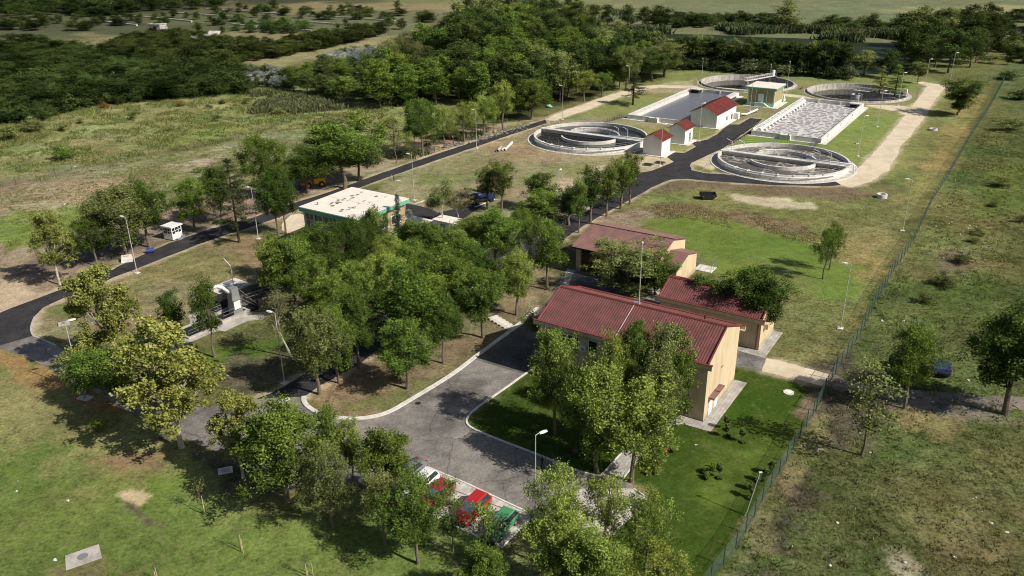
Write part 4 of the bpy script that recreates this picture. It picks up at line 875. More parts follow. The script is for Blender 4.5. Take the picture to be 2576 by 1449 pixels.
# garden shrubs
for i, ((a, b), t) in enumerate([((1795,380),'nearest the office walk'),((1803,445),'just below the first one'),((1925,487),'alone right of the office corner'),((1733,785),'beside the three round bushes'),((2170,760),'close to the fence, uppermost'),((2115,822),'second by the fence'),((2040,893),'behind the leaning pole'),((2000,955),'lowest beside the leaning pole')]):
    P = g('T', a, b); tree('thuja', P, 1.6, .62, 'thuja', 'small cone-shaped thuja on the lawn, '+t, 'shrub', 'thuja_shrub', 'small thujas on the office lawn')
for a, b, w, lf, t in [(1625,738,60,'dark','left round clipped bush of the three on the lawn'),(1690,720,56,'dark','right round clipped bush of the three on the lawn'),(1633,798,58,'dark','lowest round clipped bush of the three on the lawn'),
 (1355,568,64,'bright','pale green bush right of the upper path tree'),(1285,572,44,'redleaf','reddish small bush beside the pale green bush'),(1215,750,66,'bright','variegated bush on the lawn left of the round ones'),(1200,700,40,'redleaf','small red bush behind the variegated bush'),(1145,765,44,'green','small green bush left of the variegated bush'),
 (530,590,56,'olive','grey-green bush on the shaded lawn'),(610,575,48,'green','green bush beside the grey-green one on the shaded lawn'),(478,560,36,'redleaf','dark red bush on the shaded lawn'),(180,392,56,'olive','bush near the lamp on the shaded lawn'),(135,445,36,'green','small bush near the kerb on the shaded lawn')]:
    P = g('T', a, b); W_ = w*.3*pr(P)[2]/CF; tree('shrub', P, W_*1.0, W_*1.15, 'green' if lf == 'dark' else lf, t, 'bush', 'garden_bush')
# staked saplings
def sapling(fk, a, b, ty, label, leafy):
    P = g(fk, a, b); H = height(*dd(fk, a, b), FR[fk][1]+FR[fk][2]*ty)
    cm, tm, h0, r0 = PROTO['twig'][1 if leafy else 0]
    e = thing('staked_sapling', label, 'sapling', P, random.uniform(0, 6)); c = link('crown', cm, e); c.scale = (H/h0*.7, H/h0*.7, H/h0); mat_slot(c, LF['olive'])
    t = link('trunk', tm, e); t.scale = c.scale
    for k in range(2 if 'three' not in label else 3):
        an = k*2.1+.4; part('stake', MB().cyl(.32*math.cos(an), .32*math.sin(an), .035, 0, H*.42, 6), M['stake'], e)
sapling('Q', 1640,945,640,'leafy staked sapling beside the big tree shadow', True); sapling('Q', 1945,1252,980,'bare staked sapling in the middle of the lower lawn', False)
sapling('Q', 1290,1500,1235,'bare staked sapling at the bottom edge', False); sapling('Q', 2500,1455,1225,'leafy sapling with three stakes at the bottom edge', True)
sapling('W', 65,92,-50,'thin dark staked sapling on the bright lawn', False)

# ------------------------------------------------------------------ uncountable vegetation
def stuff(name, kinds, P, n, mind, hr, wr, leaf, label, cat, seed, zs=1.0):
    pts = scatter(poly('D', P), n, mind, seed); r = random.Random(seed); Vs, Fs, Ts = [], [], []; o = 0
    for x, y in pts:
        cm, _, h0, r0 = PROTO[kinds[r.randrange(len(kinds))]][r.randrange(3)]
        k = len(cm.vertices); co = np.empty(k*3, np.float32); cm.vertices.foreach_get('co', co); co = co.reshape(-1, 3)
        ti = np.empty(k, np.float32); cm.attributes['tint'].data.foreach_get('value', ti)
        h = r.uniform(*hr); w = h*r.uniform(*wr); a = r.uniform(0, 6.28); s = w/(2*r0); c_, s_ = math.cos(a)*s, math.sin(a)*s
        Vs.append(np.stack([co[:,0]*c_-co[:,1]*s_+x, co[:,0]*s_+co[:,1]*c_+y, co[:,2]*h/h0], 1)); Fs.append(np.arange(k).reshape(-1, 4)+o); Ts.append(np.clip(ti*.7+r.uniform(-.3,.55), 0, 1)); o += k
    me = fast_mesh(name, np.concatenate(Vs), np.concatenate(Fs), LF[leaf], {'tint': ('FLOAT', np.concatenate(Ts))})
    return tag(link(name, me), label, cat, None, 'stuff')
stuff('thicket', ['far'], [(-60,120),(120,118),(290,160),(540,172),(610,190),(610,235),(420,250),(240,262),(110,292),(-80,300)], 640, lambda y: y*.0135, (3.0,6.5), (1.1,1.9), 'shade', 'dark dense thicket filling the left of the fields', 'thicket', 21)
stuff('hedge_thicket', ['far'], [(390,98),(420,92),(620,118),(700,122),(960,74),(975,84),(860,115),(700,145),(560,168),(430,160),(240,140),(330,105)], 420, lambda y: y*.011, (3,6), (1.1,1.9), 'shade', 'long dark hedge-like thicket beyond the straw field', 'thicket', 22)
stuff('distant_thicket', ['far'], [(-60,8),(260,8),(560,12),(560,24),(380,28),(280,38),(-60,50)], 120, lambda y: y*.02, (6,10), (1.2,1.8), 'shade', 'almost black distant thicket at the top left', 'thicket', 23)
stuff('willow_scrub', ['bush'], [(810,162),(870,140),(930,132),(985,150),(970,166),(900,172),(830,178)], 40, 4, (2.5,4.5), (1,1.6), 'wood', 'silvery white scrub on the far side of the straw field', 'scrub', 24)
stuff('willow_scrub', ['bush'], [(590,205),(610,180),(680,175),(740,200),(750,222),(680,222),(600,222)], 50, 3, (2,4.0), (1,1.6), 'wood', 'bright silvery scrub left of the rounded woodland edge', 'scrub', 25)
for k_, (P_, n_) in enumerate([([(0,60),(120,58),(260,66),(300,74),(120,82),(0,78)], 16), ([(190,30),(330,34),(440,42),(430,60),(300,66),(200,56)], 20), ([(540,50),(700,58),(890,84),(860,98),(700,90),(560,74)], 26), ([(860,20),(1000,34),(1120,44),(1120,56),(960,60),(860,44)], 16), ([(560,18),(760,26),(860,34),(840,50),(640,44),(540,34)], 16), ([(2050,60),(2300,66),(2330,86),(2200,92),(2040,80)], 50), ([(1640,50),(2000,60),(2000,76),(1640,70)], 50), ([(2440,60),(2600,40),(2620,160),(2520,180),(2470,120)], 50)]):
    stuff('marsh_scrub', ['bush','far'], P_, n_, lambda y: y*.008, (2.2,5.5), (1.1,2.2), ['shade','shade','wood'][k_ % 3], 'dark low scrub in the distant marsh, %s' % ['far left','behind the ruined hut','centre left','centre','upper left','beyond the open water','beyond the river','at the top right edge'][k_], 'scrub', 70+k_)
stuff('thicket_edge', ['bush'], [(-60,262),(110,272),(240,246),(420,232),(600,215),(620,235),(420,252),(240,268),(110,302),(-80,325)], 150, lambda y: y*.012, (2.5,5), (1.1,1.8), 'wood', 'lighter green edge of the dark thicket', 'thicket', 27)
stuff('thicket_patches', ['bush'], [(100,190),(300,180),(560,180),(600,220),(400,240),(150,260),(60,240)], 120, lambda y: y*.02, (4,6.5), (.9,1.4), 'wood', 'lighter bushes standing in the dark thicket', 'thicket', 28)
stuff('silver_scrub', ['bush'], [(815,160),(870,146),(930,136),(985,152),(975,164),(900,168),(830,172)], 46, 2.4, (2.5,5.0), (.8,1.4), 'silver', 'silvery white bushy tops of the farther scrub', 'scrub', 83)
stuff('silver_scrub', ['bush'], [(590,208),(620,190),(690,184),(740,203),(745,220),(680,222),(600,220)], 46, 2.0, (1.8,4.0), (.8,1.4), 'silver', 'silvery white bushy tops left of the woodland edge', 'scrub', 84)
stuff('low_scrub', ['bush'], [(820,178),(1000,172),(1010,180),(900,192),(820,190)], 22, 4, (3,4.5), (1.2,1.8), 'wood', 'green scrub in front of the silvery scrub', 'scrub', 26)
def blades(name, P, n, h, w, leaf, label, cat, seed, per=5, clus=.12):
    Q = poly('D', P); r = np.random.default_rng(seed); xs = [p[0] for p in Q]; ys_ = [p[1] for p in Q]
    X = r.uniform(min(xs), max(xs), n*3); Y = r.uniform(min(ys_), max(ys_), n*3)
    k = inside(X, Y, Q) & (fbm(X*clus, Y*clus, seed, 3) > .47); X, Y = X[k][:n], Y[k][:n]; m = len(X)
    X = np.repeat(X, per)+r.normal(0, w*1.6, m*per); Y = np.repeat(Y, per)+r.normal(0, w*1.6, m*per); q = len(X)
    hh = h*(.4+r.random(q)); a = r.uniform(0, 6.28, q); dx, dy = np.cos(a)*w/2, np.sin(a)*w/2; lx, ly = r.normal(0, .35, q)*hh, r.normal(0, .35, q)*hh
    V = np.stack([np.stack([X-dx, Y-dy, 0*X], 1), np.stack([X+dx, Y+dy, 0*X], 1), np.stack([X+lx+dx*.5, Y+ly+dy*.5, hh], 1), np.stack([X+lx-dx*.5, Y+ly-dy*.5, hh*.9], 1)], 1).reshape(-1, 3)
    ti = np.repeat(np.clip(r.random(q)*.7+.3*fbm(X*.3, Y*.3, 3, 2), 0, 1), 4)
    tag(link(name, fast_mesh(name, V, np.arange(q*4).reshape(-1, 4), LF[leaf], {'tint': ('FLOAT', ti)})), label, cat, None, 'stuff')
FR_ = [(2120,910),(2300,620),(2490,300),(2700,300),(3000,1000),(2900,1600),(1790,1500),(2060,1050)]
blades('weeds', FR_, 17000, .15, .10, 'grass', 'rough weeds growing in the field right of the fence', 'weeds', 51, 5, .3)
blades('dark_weeds', FR_, 6000, .2, .11, 'grassdark', 'darker weed clumps in the field right of the fence', 'weeds', 59, 5, .2)
blades('dry_weeds', FR_, 4500, .16, .09, 'dry', 'dry straw-coloured weeds in the field right of the fence', 'weeds', 52, 4, .2)
FL_ = [(-60,300),(640,225),(1000,262),(960,300),(640,340),(200,440),(-60,480)]
blades('weeds', FL_, 9000, .42, .2, 'grass', 'tall green weeds in the left field', 'weeds', 53, 4, .22)
blades('dry_weeds', FL_, 4500, .35, .14, 'dry', 'dry grass in the left field', 'weeds', 54, 4, .25)
blades('weeds', [(-60,480),(200,440),(640,340),(940,290),(960,400),(640,480),(300,560),(60,640),(-60,640)], 6000, .22, .13, 'grass', 'short weeds between the field fence and the road', 'weeds', 60, 4, .2)
blades('reeds', [(640,235),(860,236),(1050,262),(900,272),(700,290),(640,300)], 3500, 1.3, .4, 'reed', 'tall reeds at the foot of the woodland', 'reeds', 55, 5, .06)
blades('reeds', [(1540,72),(1700,70),(2000,80),(2290,92),(2290,108),(2140,105),(2000,95),(1790,87),(1560,86)], 8000, 3.0, .8, 'reed', 'tall reeds on the far river bank', 'reeds', 56, 4, .03)
blades('weeds', [(1540,540),(1650,510),(1870,528),(2000,560),(2060,590),(2040,612),(1900,588),(1720,548),(1600,562),(1480,600)], 3000, .14, .10, 'dry', 'brown scrubby growth on the embankment beside the garage', 'weeds', 57)
blades('weeds', [(940,400),(1060,350),(1250,296),(1320,285),(1180,360),(1040,400)], 1500, .6, .2, 'grassdark', 'undergrowth beneath the roadside row of trees', 'weeds', 58)

# ------------------------------------------------------------------ buildings (local x runs 57.5 deg, y runs 147.5 deg)
RZ = rad(57.5)
def ribroof(x0, z0, x1, z1, y0, y1, pitch=.30, h=.032, th=.05, axis='y'):
    """ribbed sheet between eave (x0,z0) and ridge (x1,z1) along y"""
    n = max(2, int((y1-y0)/pitch)); pr_ = []; L = math.hypot(x1-x0, z1-z0); nx_, nz_ = -(z1-z0)/L, (x1-x0)/L
    if nz_ < 0: nx_, nz_ = -nx_, -nz_
    for i in range(n):
        a = y0+(y1-y0)*i/n; w = (y1-y0)/n
        pr_ += [(a, 0), (a+w*.55, 0), (a+w*.65, h), (a+w*.9, h)]
    pr_.append((y1, 0)); mb = MB(); m = len(pr_); vs = []
    for (ex, ez) in ((x0, z0), (x1, z1)):
        for lo in (0, 1):
            for y, o in pr_: q = (o if not lo else -th); vs.append((ex+nx_*q, y, ez+nz_*q))
    fs = []
    for i in range(m-1):
        fs += [(i, i+1, 2*m+i+1, 2*m+i), (m+i, 3*m+i, 3*m+i+1, m+i+1), (i, m+i, m+i+1, i+1), (2*m+i, 2*m+i+1, 3*m+i+1, 3*m+i)]
    fs += [(0, 2*m, 3*m, m), (m-1, 2*m-1, 4*m-1, 3*m-1)]
    vs2 = [(v[1], v[0], v[2]) for v in vs] if axis == 'x' else vs
    return mb.add(vs2, fs)
def window(parent, face, a0, a1, z0, z1, panes=2, off=0., sill=True, frame_m='white', rail=False):
    """face 'x': wall plane x=off facing -x, spans y a0..a1 ; face 'y': plane y=off facing -y, spans x"""
    mk = (lambda p0, p1, q0, q1, zz0, zz1: (p0, p1, q0, q1, zz0, zz1)) if face == 'x' else (lambda p0, p1, q0, q1, zz0, zz1: (q0, q1, p0, p1, zz0, zz1))
    f = MB(); t = .07
    for b in [(a0, a0+t), (a1-t, a1)]+[(a0+(a1-a0)*k/panes-t/2, a0+(a1-a0)*k/panes+t/2) for k in range(1, panes)]: f.box(*mk(off-.07, off+.02, b[0], b[1], z0, z1))
    f.box(*mk(off-.068, off+.02, a0+t, a1-t, z1-t, z1)); f.box(*mk(off-.068, off+.02, a0+t, a1-t, z0, z0+t))
    if rail: f.box(*mk(off-.064, off+.02, a0+t, a1-t, (z0+z1)/2, (z0+z1)/2+t))
    w = part('window', f, M[frame_m], parent); part('pane', MB().box(*mk(off-.03, off-.012, a0+t, a1-t, z0+t, z1-t)), M['glass'], w)
    if sill: part('sill', MB().box(*mk(off-.16, off-.004, a0-.08, a1+.08, z0-.09, z0-.005)), M['concrete_light'], w)
    return w
def gable_hall(name, label, origin, X, Yl, eave, ridge, beam=True, red='roof_red', oh=.75, cap='redbrick', wall='cream'):
    t = thing(name, label, 'building', (*origin, 0), RZ)
    prof = [(0,-.3),(X,-.3),(X,eave),(X/2,ridge-.12),(0,eave)]
    part('wall', MB().extr(prof, 'y', 0, Yl), M[wall], t)
    sl = (ridge-eave)/(X/2)
    r = ribroof(-oh*.3, eave-oh*.3*sl+.1, X/2, ridge+.1, -.12, Yl+.12); r2 = ribroof(X+oh*.3, eave-oh*.3*sl+.1, X/2, ridge+.1, -.12, Yl+.12)
    r.add(r2.v, r2.f); ro = part('roof', r, M[red], t)
    part('ridge_cap', MB().extr([(X/2-.22, ridge+.08), (X/2, ridge+.19), (X/2+.22, ridge+.08), (X/2, ridge+.12)], 'y', -.16, Yl+.16), M['pipe_red'], ro)
    if beam:
        for s in (0, 1):
            xa, xb = (-oh, -oh+.22) if not s else (X+oh-.22, X+oh)
            part('eave_beam', MB().box(xa, xb, -.55, Yl+.55, eave-.55, eave+.02).box(min(xa, 0) if not s else X+.003, -.003 if not s else max(xb, X), -.5, Yl+.5, eave-.57, eave-.45), M[wall], t)
            part('gutter', MB().box(xa-.05, xb+.05, -.6, Yl+.6, eave+.022, eave+.09), M[cap], t)
        for yy in (-.14, Yl+.02):
            part('barge_board', MB().add([(0-.3, yy, eave-.08), (X/2, yy, ridge+.16), (X+.3, yy, eave-.08), (X+.3, yy, eave+.2), (X/2, yy, ridge+.42-.16), (-.3, yy, eave+.2), (0-.3, yy+.12, eave-.08), (X/2, yy+.12, ridge+.16), (X+.3, yy+.12, eave-.08), (X+.3, yy+.12, eave+.2), (X/2, yy+.12, ridge+.26), (-.3, yy+.12, eave+.2)],
              [(0,1,4,5),(1,2,3,4),(6,11,10,7),(7,10,9,8),(5,4,10,11),(4,3,9,10),(0,6,7,1),(1,7,8,2),(0,5,11,6),(2,8,9,3)]), M[cap], t)
    return t
# office
of = gable_hall('office_building', 'two-storey cream office building with ribbed dark red gable roof', (20.67, 76.36), 10.35, 20.7, 7.2, 9.35, oh=.5)
for a0, a1, p in ((15.4,17.9,3),(13.0,14.2,1),(9.6,11.9,3),(6.2,8.4,3),(18.7,19.9,1)): window(of, 'x', a0, a1, 4.75, 6.25, p)
for a0, a1, p in ((9.6,11.9,3),(14.9,17.6,3),(6.2,7.6,2)): window(of, 'x', a0, a1, 1.0, 2.5, p)
part('entrance_door', MB().box(-.06,.02,12.4,13.7,0,2.3), M['brown'], of)
part('downpipe', MB().cyl(-.1, 2.95, .075, 0, 6.2, 8), M['pipe_red'], of); part('downpipe', MB().cyl(-.1, 18.3, .075, 0, 6.2, 8), M['pipe_red'], of)
ac = part('air_conditioner', MB().box(-.42,-.01,14.45,15.15,4.75,5.35), M['white'], of); part('fan_grille', MB().tube([(-.43,14.7,5.05),(-.445,14.7,5.05)], [.22,.22], 14), M['grey'], ac)
part('cable', MB().tube([(-.05,14.6,5.35),(-.05,14.5,5.6),(-.05,14.7,5.8),(-.05,14.6,6.1)], .025, 5), M['white'], of)
for x0, w in ((1.35,1.15),(3.15,1.1)):
    d = part('door', MB().box(x0, x0+w, -.05, .02, 0, 2.1), M['white'], of); part('handle', MB().box(x0+.08, x0+.14, -.1, -.052, 1.0, 1.08), M['steel'], d)
    a = part('awning', MB().box(x0-.25, x0+w+.25, -.7, -.003, 2.42, 2.52), M['roof_brown'], of); part('awning_beam', MB().box(x0-.2, x0+w+.2, -.62, -.004, 2.25, 2.415), M['cream'], a)
part('wall_emblem', MB().box(4.75,5.05,-.03,-.003,4.45,4.6).box(5.1,5.5,-.03,-.003,4.38,4.44).box(4.6,4.7,-.03,-.003,4.55,4.62), M['black'], of)
part('wall_emblem', MB().box(4.98,5.25,-.05,-.032,4.40,4.50), M['white'], of)
part('roof_vent', MB().cyl(7.6, 3.3, .12, 8.2, 9.0, 10), M['pipe_red'], of); part('roof_hatch', MB().box(6.3,6.9,10.9,11.7,8.8,9.05), M['grey'], of)
part('seam_strip', MB().add([(-.12,10.9,7.31),(-.12,10.98,7.31),(5.1,10.98,9.49),(5.1,10.9,9.49)], [(0,1,2,3)]), M['concrete_light'], of)
ms = thing('roof_mast', 'tall thin mast standing on the office roof ridge', 'mast', (14.75, 87.1, 9.2)); part('pole', MB().tube([(0,0,0),(0,0,1.5),(0,0,7.6)], [.07,.055,.04], 8), M['lamp_steel'], ms); part('mast_head', MB().blob((0,0,7.65), .13, 1), M['white'], ms)
# rear low building
rb = gable_hall('rear_building', 'single-storey cream building with red roof behind the office', (31.2, 92.58), 6.5, 13.6, 4.45, 5.9, oh=.7)
for a0, a1 in ((11.2,12.4),(8.0,9.2),(4.6,5.8)): window(rb, 'x', a0, a1, 2.2, 3.1, 1, frame_m='brown')
part('downpipe', MB().cyl(-.1, .35, .07, 0, 4.0, 8), M['pipe_red'], rb); part('awning_box', MB().box(1.2,2.0,-.55,-.003,2.5,3.2), M['cream'], rb)
part('wall_plinth', MB().box(-.03,6.53,-.03,13.63,-.2,.25), M['concrete'], rb)
# garage
gt = thing('garage_building', 'cream garage with brown-pink gable roof and tall open bays', 'building', (21.3, 112.15, 0), RZ)
GXx, GYy, ge, gr_ = 11.2, 13.4, 4.45, 6.0
part('wall', MB().extr([(.9,-.2),(GXx,-.2),(GXx,ge),(GXx/2,gr_-.1),(.9,ge+.2)], 'y', 0, .3).extr([(.9,-.2),(GXx,-.2),(GXx,ge),(GXx/2,gr_-.1),(.9,ge+.2)], 'y', GYy-.3, GYy).box(GXx-.3,GXx,.3,GYy-.3,-.2,ge), M['cream'], gt)
for y0 in (0, 4.2, 8.5, 12.6): part('pillar', MB().box(0,.9,y0,y0+.8,-.1,ge-.1), M['cream'], gt)
for y0, y1 in ((.8,4.2),(5.0,8.5),(9.3,12.6)):
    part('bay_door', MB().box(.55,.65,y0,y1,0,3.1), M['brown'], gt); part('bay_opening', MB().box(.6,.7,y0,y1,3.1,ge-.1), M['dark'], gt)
sl = (gr_-ge)/(GXx/2); r = ribroof(-.9, ge-.9*sl+.08, GXx/2, gr_+.08, -.35, GYy+.35, .22, .025); r2 = ribroof(GXx+.5, ge-.5*sl+.08, GXx/2, gr_+.08, -.35, GYy+.35, .22, .025); r.add(r2.v, r2.f)
ro = part('roof', r, M['roof_brown'], gt); part('ridge_cap', MB().extr([(GXx/2-.15, gr_+.08), (GXx/2, gr_+.15), (GXx/2+.15, gr_+.08)], 'y', -.36, GYy+.36), M['black'], ro)
part('eave_fascia', MB().box(-.93,-.86,-.36,GYy+.36,ge-.42,ge-.18), M['black'], gt)
an = part('annex_wall', MB().extr([(.9,-.2),(9.3,-.2),(9.3,3.2),(5.1,4.25),(.9,3.2)], 'y', -2.7, -.003), M['cream'], gt)
r = ribroof(.5, 3.2, 5.1, 4.45, -3.0, -.05, .22, .025); r2 = ribroof(9.7, 3.2, 5.1, 4.45, -3.0, -.05, .22, .025); r.add(r2.v, r2.f); part('annex_roof', r, M['roof_brown'], gt)
part('annex_door', MB().box(.84,.9,-2.3,-1.2,0,2.1), M['brown'], an)
part('downpipe', MB().cyl(.8,-2.75,.06,0,3.1,8), M['black'], gt)
lt = part('lean_to_roof', MB().add([(GXx+.1,1.6,3.3),(GXx+.1,8.6,3.3),(GXx+1.7,8.6,3.0),(GXx+1.7,1.6,3.0),(GXx+.1,1.6,3.35),(GXx+.1,8.6,3.35),(GXx+1.7,8.6,3.05),(GXx+1.7,1.6,3.05)], [(0,1,2,3),(7,6,5,4),(0,4,5,1),(1,5,6,2),(2,6,7,3),(3,7,4,0)]), M['concrete_light'], gt)
for yy in (1.8,5,8.4): part('lean_to_post', MB().cyl(GXx+1.6, yy, .04, 0, 3.0, 6), M['steel'], gt)
part('side_awning', MB().box(6.2,8.4,GYy+.01,GYy+2.1,2.5,2.58), M['white'], gt)
cg = thing('wire_cage', 'small wire fence cage on a pale slab behind the garage annex', 'fence', (*g('H',2110,740)[:2], 0), RZ)
part('slab', MB().box(-1.3,1.3,-1.4,1.4,0,.08), M['concrete_light'], cg)
for x in (-1.2,0,1.2):
    for y in (-1.3,1.3): part('post', MB().cyl(x,y,.035,.08,2.0,6), M['steel'], cg)
part('rail', MB().tube([(-1.2,-1.3,1.95),(1.2,-1.3,1.95),(1.2,1.3,1.95),(-1.2,1.3,1.95),(-1.2,-1.3,1.95)], .025, 5).tube([(-1.2,-1.3,1.0),(1.2,-1.3,1.0),(1.2,1.3,1.0)], .02, 5), M['steel'], cg)
# tile-roof sheds (ridge along x, gable facing -x)
def shed(name, label, o, X, Y, eave, ridge, door=True, wall='white_wall', wins=()):
    t = thing(name, label, 'building', (*o, 0), RZ)
    part('wall', MB().extr([(0,-.2),(Y,-.2),(Y,eave),(Y/2,ridge-.1),(0,eave)], 'x', 0, X), M[wall], t)
    sl = (ridge-eave)/(Y/2); oh = .42; r = ribroof(-oh, eave-oh*sl+.06, Y/2, ridge+.06, -.4, X+.4, .25, .035, .07, 'x'); r2 = ribroof(Y+oh, eave-oh*sl+.06, Y/2, ridge+.06, -.4, X+.4, .25, .035, .07, 'x'); r.add(r2.v, r2.f)
    part('roof', r, M['tile_red'], t); part('gutter', MB().tube([(-.42,-.5,eave-.14),(X+.42,-.5,eave-.14)], .06, 6), M['pipe_red'], t)
    part('downpipe', MB().cyl(X-.1,-.08,.045,0,eave-.1,6), M['grey'], t)
    part('plinth_slab', MB().box(-.7,X+.7,-1.1,Y+.6,-.05,.14), M['concrete_light'], t)
    if door: d = part('door', MB().box(X*.52,X*.52+1.1,-.05,.02,.14,2.4), M['grey'] if door == 1 else M['white'], t); part('handle', MB().box(X*.52+.1,X*.52+.16,-.1,-.052,1.15,1.22), M['black'], d)
    for (a, b, z0, z1) in wins: window(t, 'y', a, b, z0, z1, 1, frame_m='grey', sill=False)
    return t
shed('pump_shed', 'small white shed with red tiled roof, nearest the left round tank', (34.8,186.9), 5.2, 4.6, 4.0, 5.2, 2)
shed('pump_shed', 'small white shed with red tiled roof and dark door, middle one', (42.3,197.8), 5.4, 4.2, 3.9, 5.1, 1)
bl = shed('blower_house', 'long white blower house with red tiled roof between the basins', (53.8,214.25), 15.6, 7.1, 3.95, 5.6, 0, wins=((7.6,8.1,.8,1.9),(8.6,9.1,.8,1.9),(11.6,12.7,.3,1.7)))
part('duct_box', MB().box(13.6,15.2,-1.3,-.01,0,1.7), M['white_wall'], bl)
lp = thing('elbow_pipe', 'thick white elbow pipe lying beside the blower house', 'pipe', (0,0,0)); p0, p1, p2 = g('B',625,628,.9), g('B',700,630,.35), g('B',832,572,.9)
part('pipe_body', MB().tube([p0, p1, p2, (p2[0],p2[1],.0)], .28, 12), M['white'], lp, True)
# green trimmed electrical building
eb = thing('switch_building', 'square tan building with mint green roof edge and white roof', 'building', (76.4,240.5,0), RZ)
part('wall', MB().box(0,8.6,0,7.6,1.1,4.9), M['tanpanel'], eb); part('lower_wall', MB().box(-.03,8.63,-.03,7.63,-.2,1.1), M['mintpale'], eb)
for yy in (2.0,5.2): part('pilaster', MB().box(-.12,-.035,yy,yy+.25,.0,4.9), M['mintpale'], eb)
for xx, yy in ((-.14,-.14),(-.14,7.34),(8.34,-.14)): part('corner_pier', MB().box(xx,xx+.4,yy,yy+.4,0,4.9), M['mintpale'], eb)
part('roof', MB().box(-.6,9.2,-.6,8.2,5.4,5.5), M['flat_white'], eb); part('fascia', MB().box(-.65,9.25,-.65,8.25,4.9,5.395), M['mint'], eb)
d = part('door', MB().box(-.13,-.034,3.0,4.6,1.25,3.6), M['white'], eb); part('door_frame', MB().box(-.16,-.035,2.8,2.995,1.25,3.8).box(-.16,-.035,4.605,4.8,1.25,3.8).box(-.16,-.035,2.995,4.605,3.605,3.8), M['mint'], d)
part('stair', MB().box(-1.3,-.04,2.4,5.2,0,1.2).box(-1.3,-.05,1.9,2.395,0,.9).box(-1.3,-.05,1.4,1.895,0,.6).box(-1.3,-.05,.9,1.395,0,.3), M['mintpale'], eb)
part('slab', MB().box(-1.8,9.4,-1.6,8.6,-.05,.12), M['concrete_light'], eb)
part('transformer_wall', MB().add([(9.0,-.5,.12),(9.0,-.3,.12),(11.5,-.3,.12),(11.5,-.5,.12),(9.0,-.5,2.6),(9.0,-.3,2.6)], [(0,1,2,3),(0,4,5,1),(0,3,4),(1,5,2),(4,3,2,5)]), M['white_wall'], eb)
# flat roofed admin building in the grove
fb = thing('flat_roof_building', 'tan and glass building with large flat white roof and mint green edge', 'building', (-23.9,121.7,0), RZ)
FXl, FYl = 12.6, 12.5
part('roof', MB().box(-.1,FXl,-.1,FYl+.1,7.9,8.0), M['flat_white'], fb); part('fascia', MB().box(-.14,FXl+.04,-.14,FYl+.14,7.25,7.895), M['mint'], fb)
part('roof_patches', MB(), None, fb) if False else None
rp = random.Random(4); mbp = MB()
for i in range(34):
    c_x, c_y = rp.choice([4.4,8.4])+rp.gauss(0,.7)+0, rp.uniform(2,11); c_x, c_y = rp.uniform(1.5,11.5), rp.choice([4.6,8.6])+rp.gauss(0,.55)
    w_, h_ = rp.uniform(.15,.5), rp.uniform(.12,.35); mbp.add([(c_x+w_*(.7+.5*rp.random())*math.cos(2*PI*k/9), c_y+h_*(.7+.5*rp.random())*math.sin(2*PI*k/9), 8.004+.0008*i) for k in range(9)], [tuple(range(9))])
part('roof_fold', MB().box(6.4,6.75,0,FYl-.05,8.0,8.035), M['flat_white'], fb); part('roof_vent', MB().cyl(2.2,10.6,.12,8.0,8.45,10), M['grey'], fb)
part('roof_stains', mbp, M['concrete_dark'], fb)
part('wall', MB().box(.5,FXl-.6,.5,FYl-.6,-.2,7.25), M['tanpanel'], fb)
part('lower_wall', MB().box(.42,FXl-.5,.42,FYl-.5,-.2,3.2), M['mintpale'], fb)
for k, y0 in enumerate([1.2,3.5,5.8,8.1,10.0]):
    part('column', MB().box(.3,.5,y0-.35,y0-.1,3.2,7.2), M['mintpale'], fb); window(fb, 'x', y0, y0+1.75, 4.6, 7.0, 2, .5, True, 'white', True)
part('column', MB().box(.3,.5,11.8,12.1,3.2,7.2), M['mintpale'], fb)
for x0 in (5.4,8.4): window(fb, 'y', x0, x0+2.3, 4.4, 5.9, 2, .5)
st = part('outside_stair', MB(), None, fb) if False else None
mb = MB()
for k in range(7): mb.box(-3.4+k*.35,-3.4+(k+1)*.35-.002,.6,2.4,0,.3+k*.22)
part('stair', mb, M['concrete_dark'], fb)
part('stair_side_wall', MB().extr([(-3.9,0),(.3,0),(.3,3.4),(-.4,3.4),(-3.9,.9)], 'y', 2.5, 2.8), M['mintpale'], fb)
part('stair_cap', MB().extr([(-3.95,.9),(-.4,3.4),(.3,3.4),(.3,3.5),(-.45,3.5),(-3.95,1.0)], 'y', 2.42, 2.88), M['white'], fb)
part('terrace', MB().box(-.4,FXl,-2.6,.38,-.1,3.15), M['white_wall'], fb)
# white flat slabs / pale paved ramp right of it
for (a, b, w, l, hh, lb) in ((1700,520,3.4,7.0,1.3,'white low building beside the blue spruce'),(2080,500,3.0,4.5,2.4,'white low kiosk roof among the birches')):
    P = g('Z', a, b, hh); t = thing('low_white_building', lb, 'building', (P[0],P[1],0), RZ); part('wall', MB().box(-w/2+.15,w/2-.15,-l/2+.15,l/2-.15,-.1,hh-.12), M['white_wall'], t); part('roof', MB().box(-w/2,w/2,-l/2,l/2,hh-.12,hh), M['flat_white'], t)
    part('door', MB().box(-w/2+.09,-w/2+.16,-.5,.5,0,1.9), M['grey'], t)
sheet('asphalt_lane', poly('Z', [(1560,300),(1880,370),(1960,420),(2430,330),(2520,300),(2560,320),(2400,420),(2200,560),(1900,640),(1700,640),(1560,500)]), .013, M['asphalt_new'], 1.5, .2)
struct('kerb', ribbon(MB(), poly('Z', [(1560,300),(1680,310),(1830,262)]), .2, 0, .12), M['concrete_light'])
struct('kerb', ribbon(MB(), poly('R', [(100,382),(240,328),(345,345),(430,362)]), .2, 0, .12), M['concrete_light'])
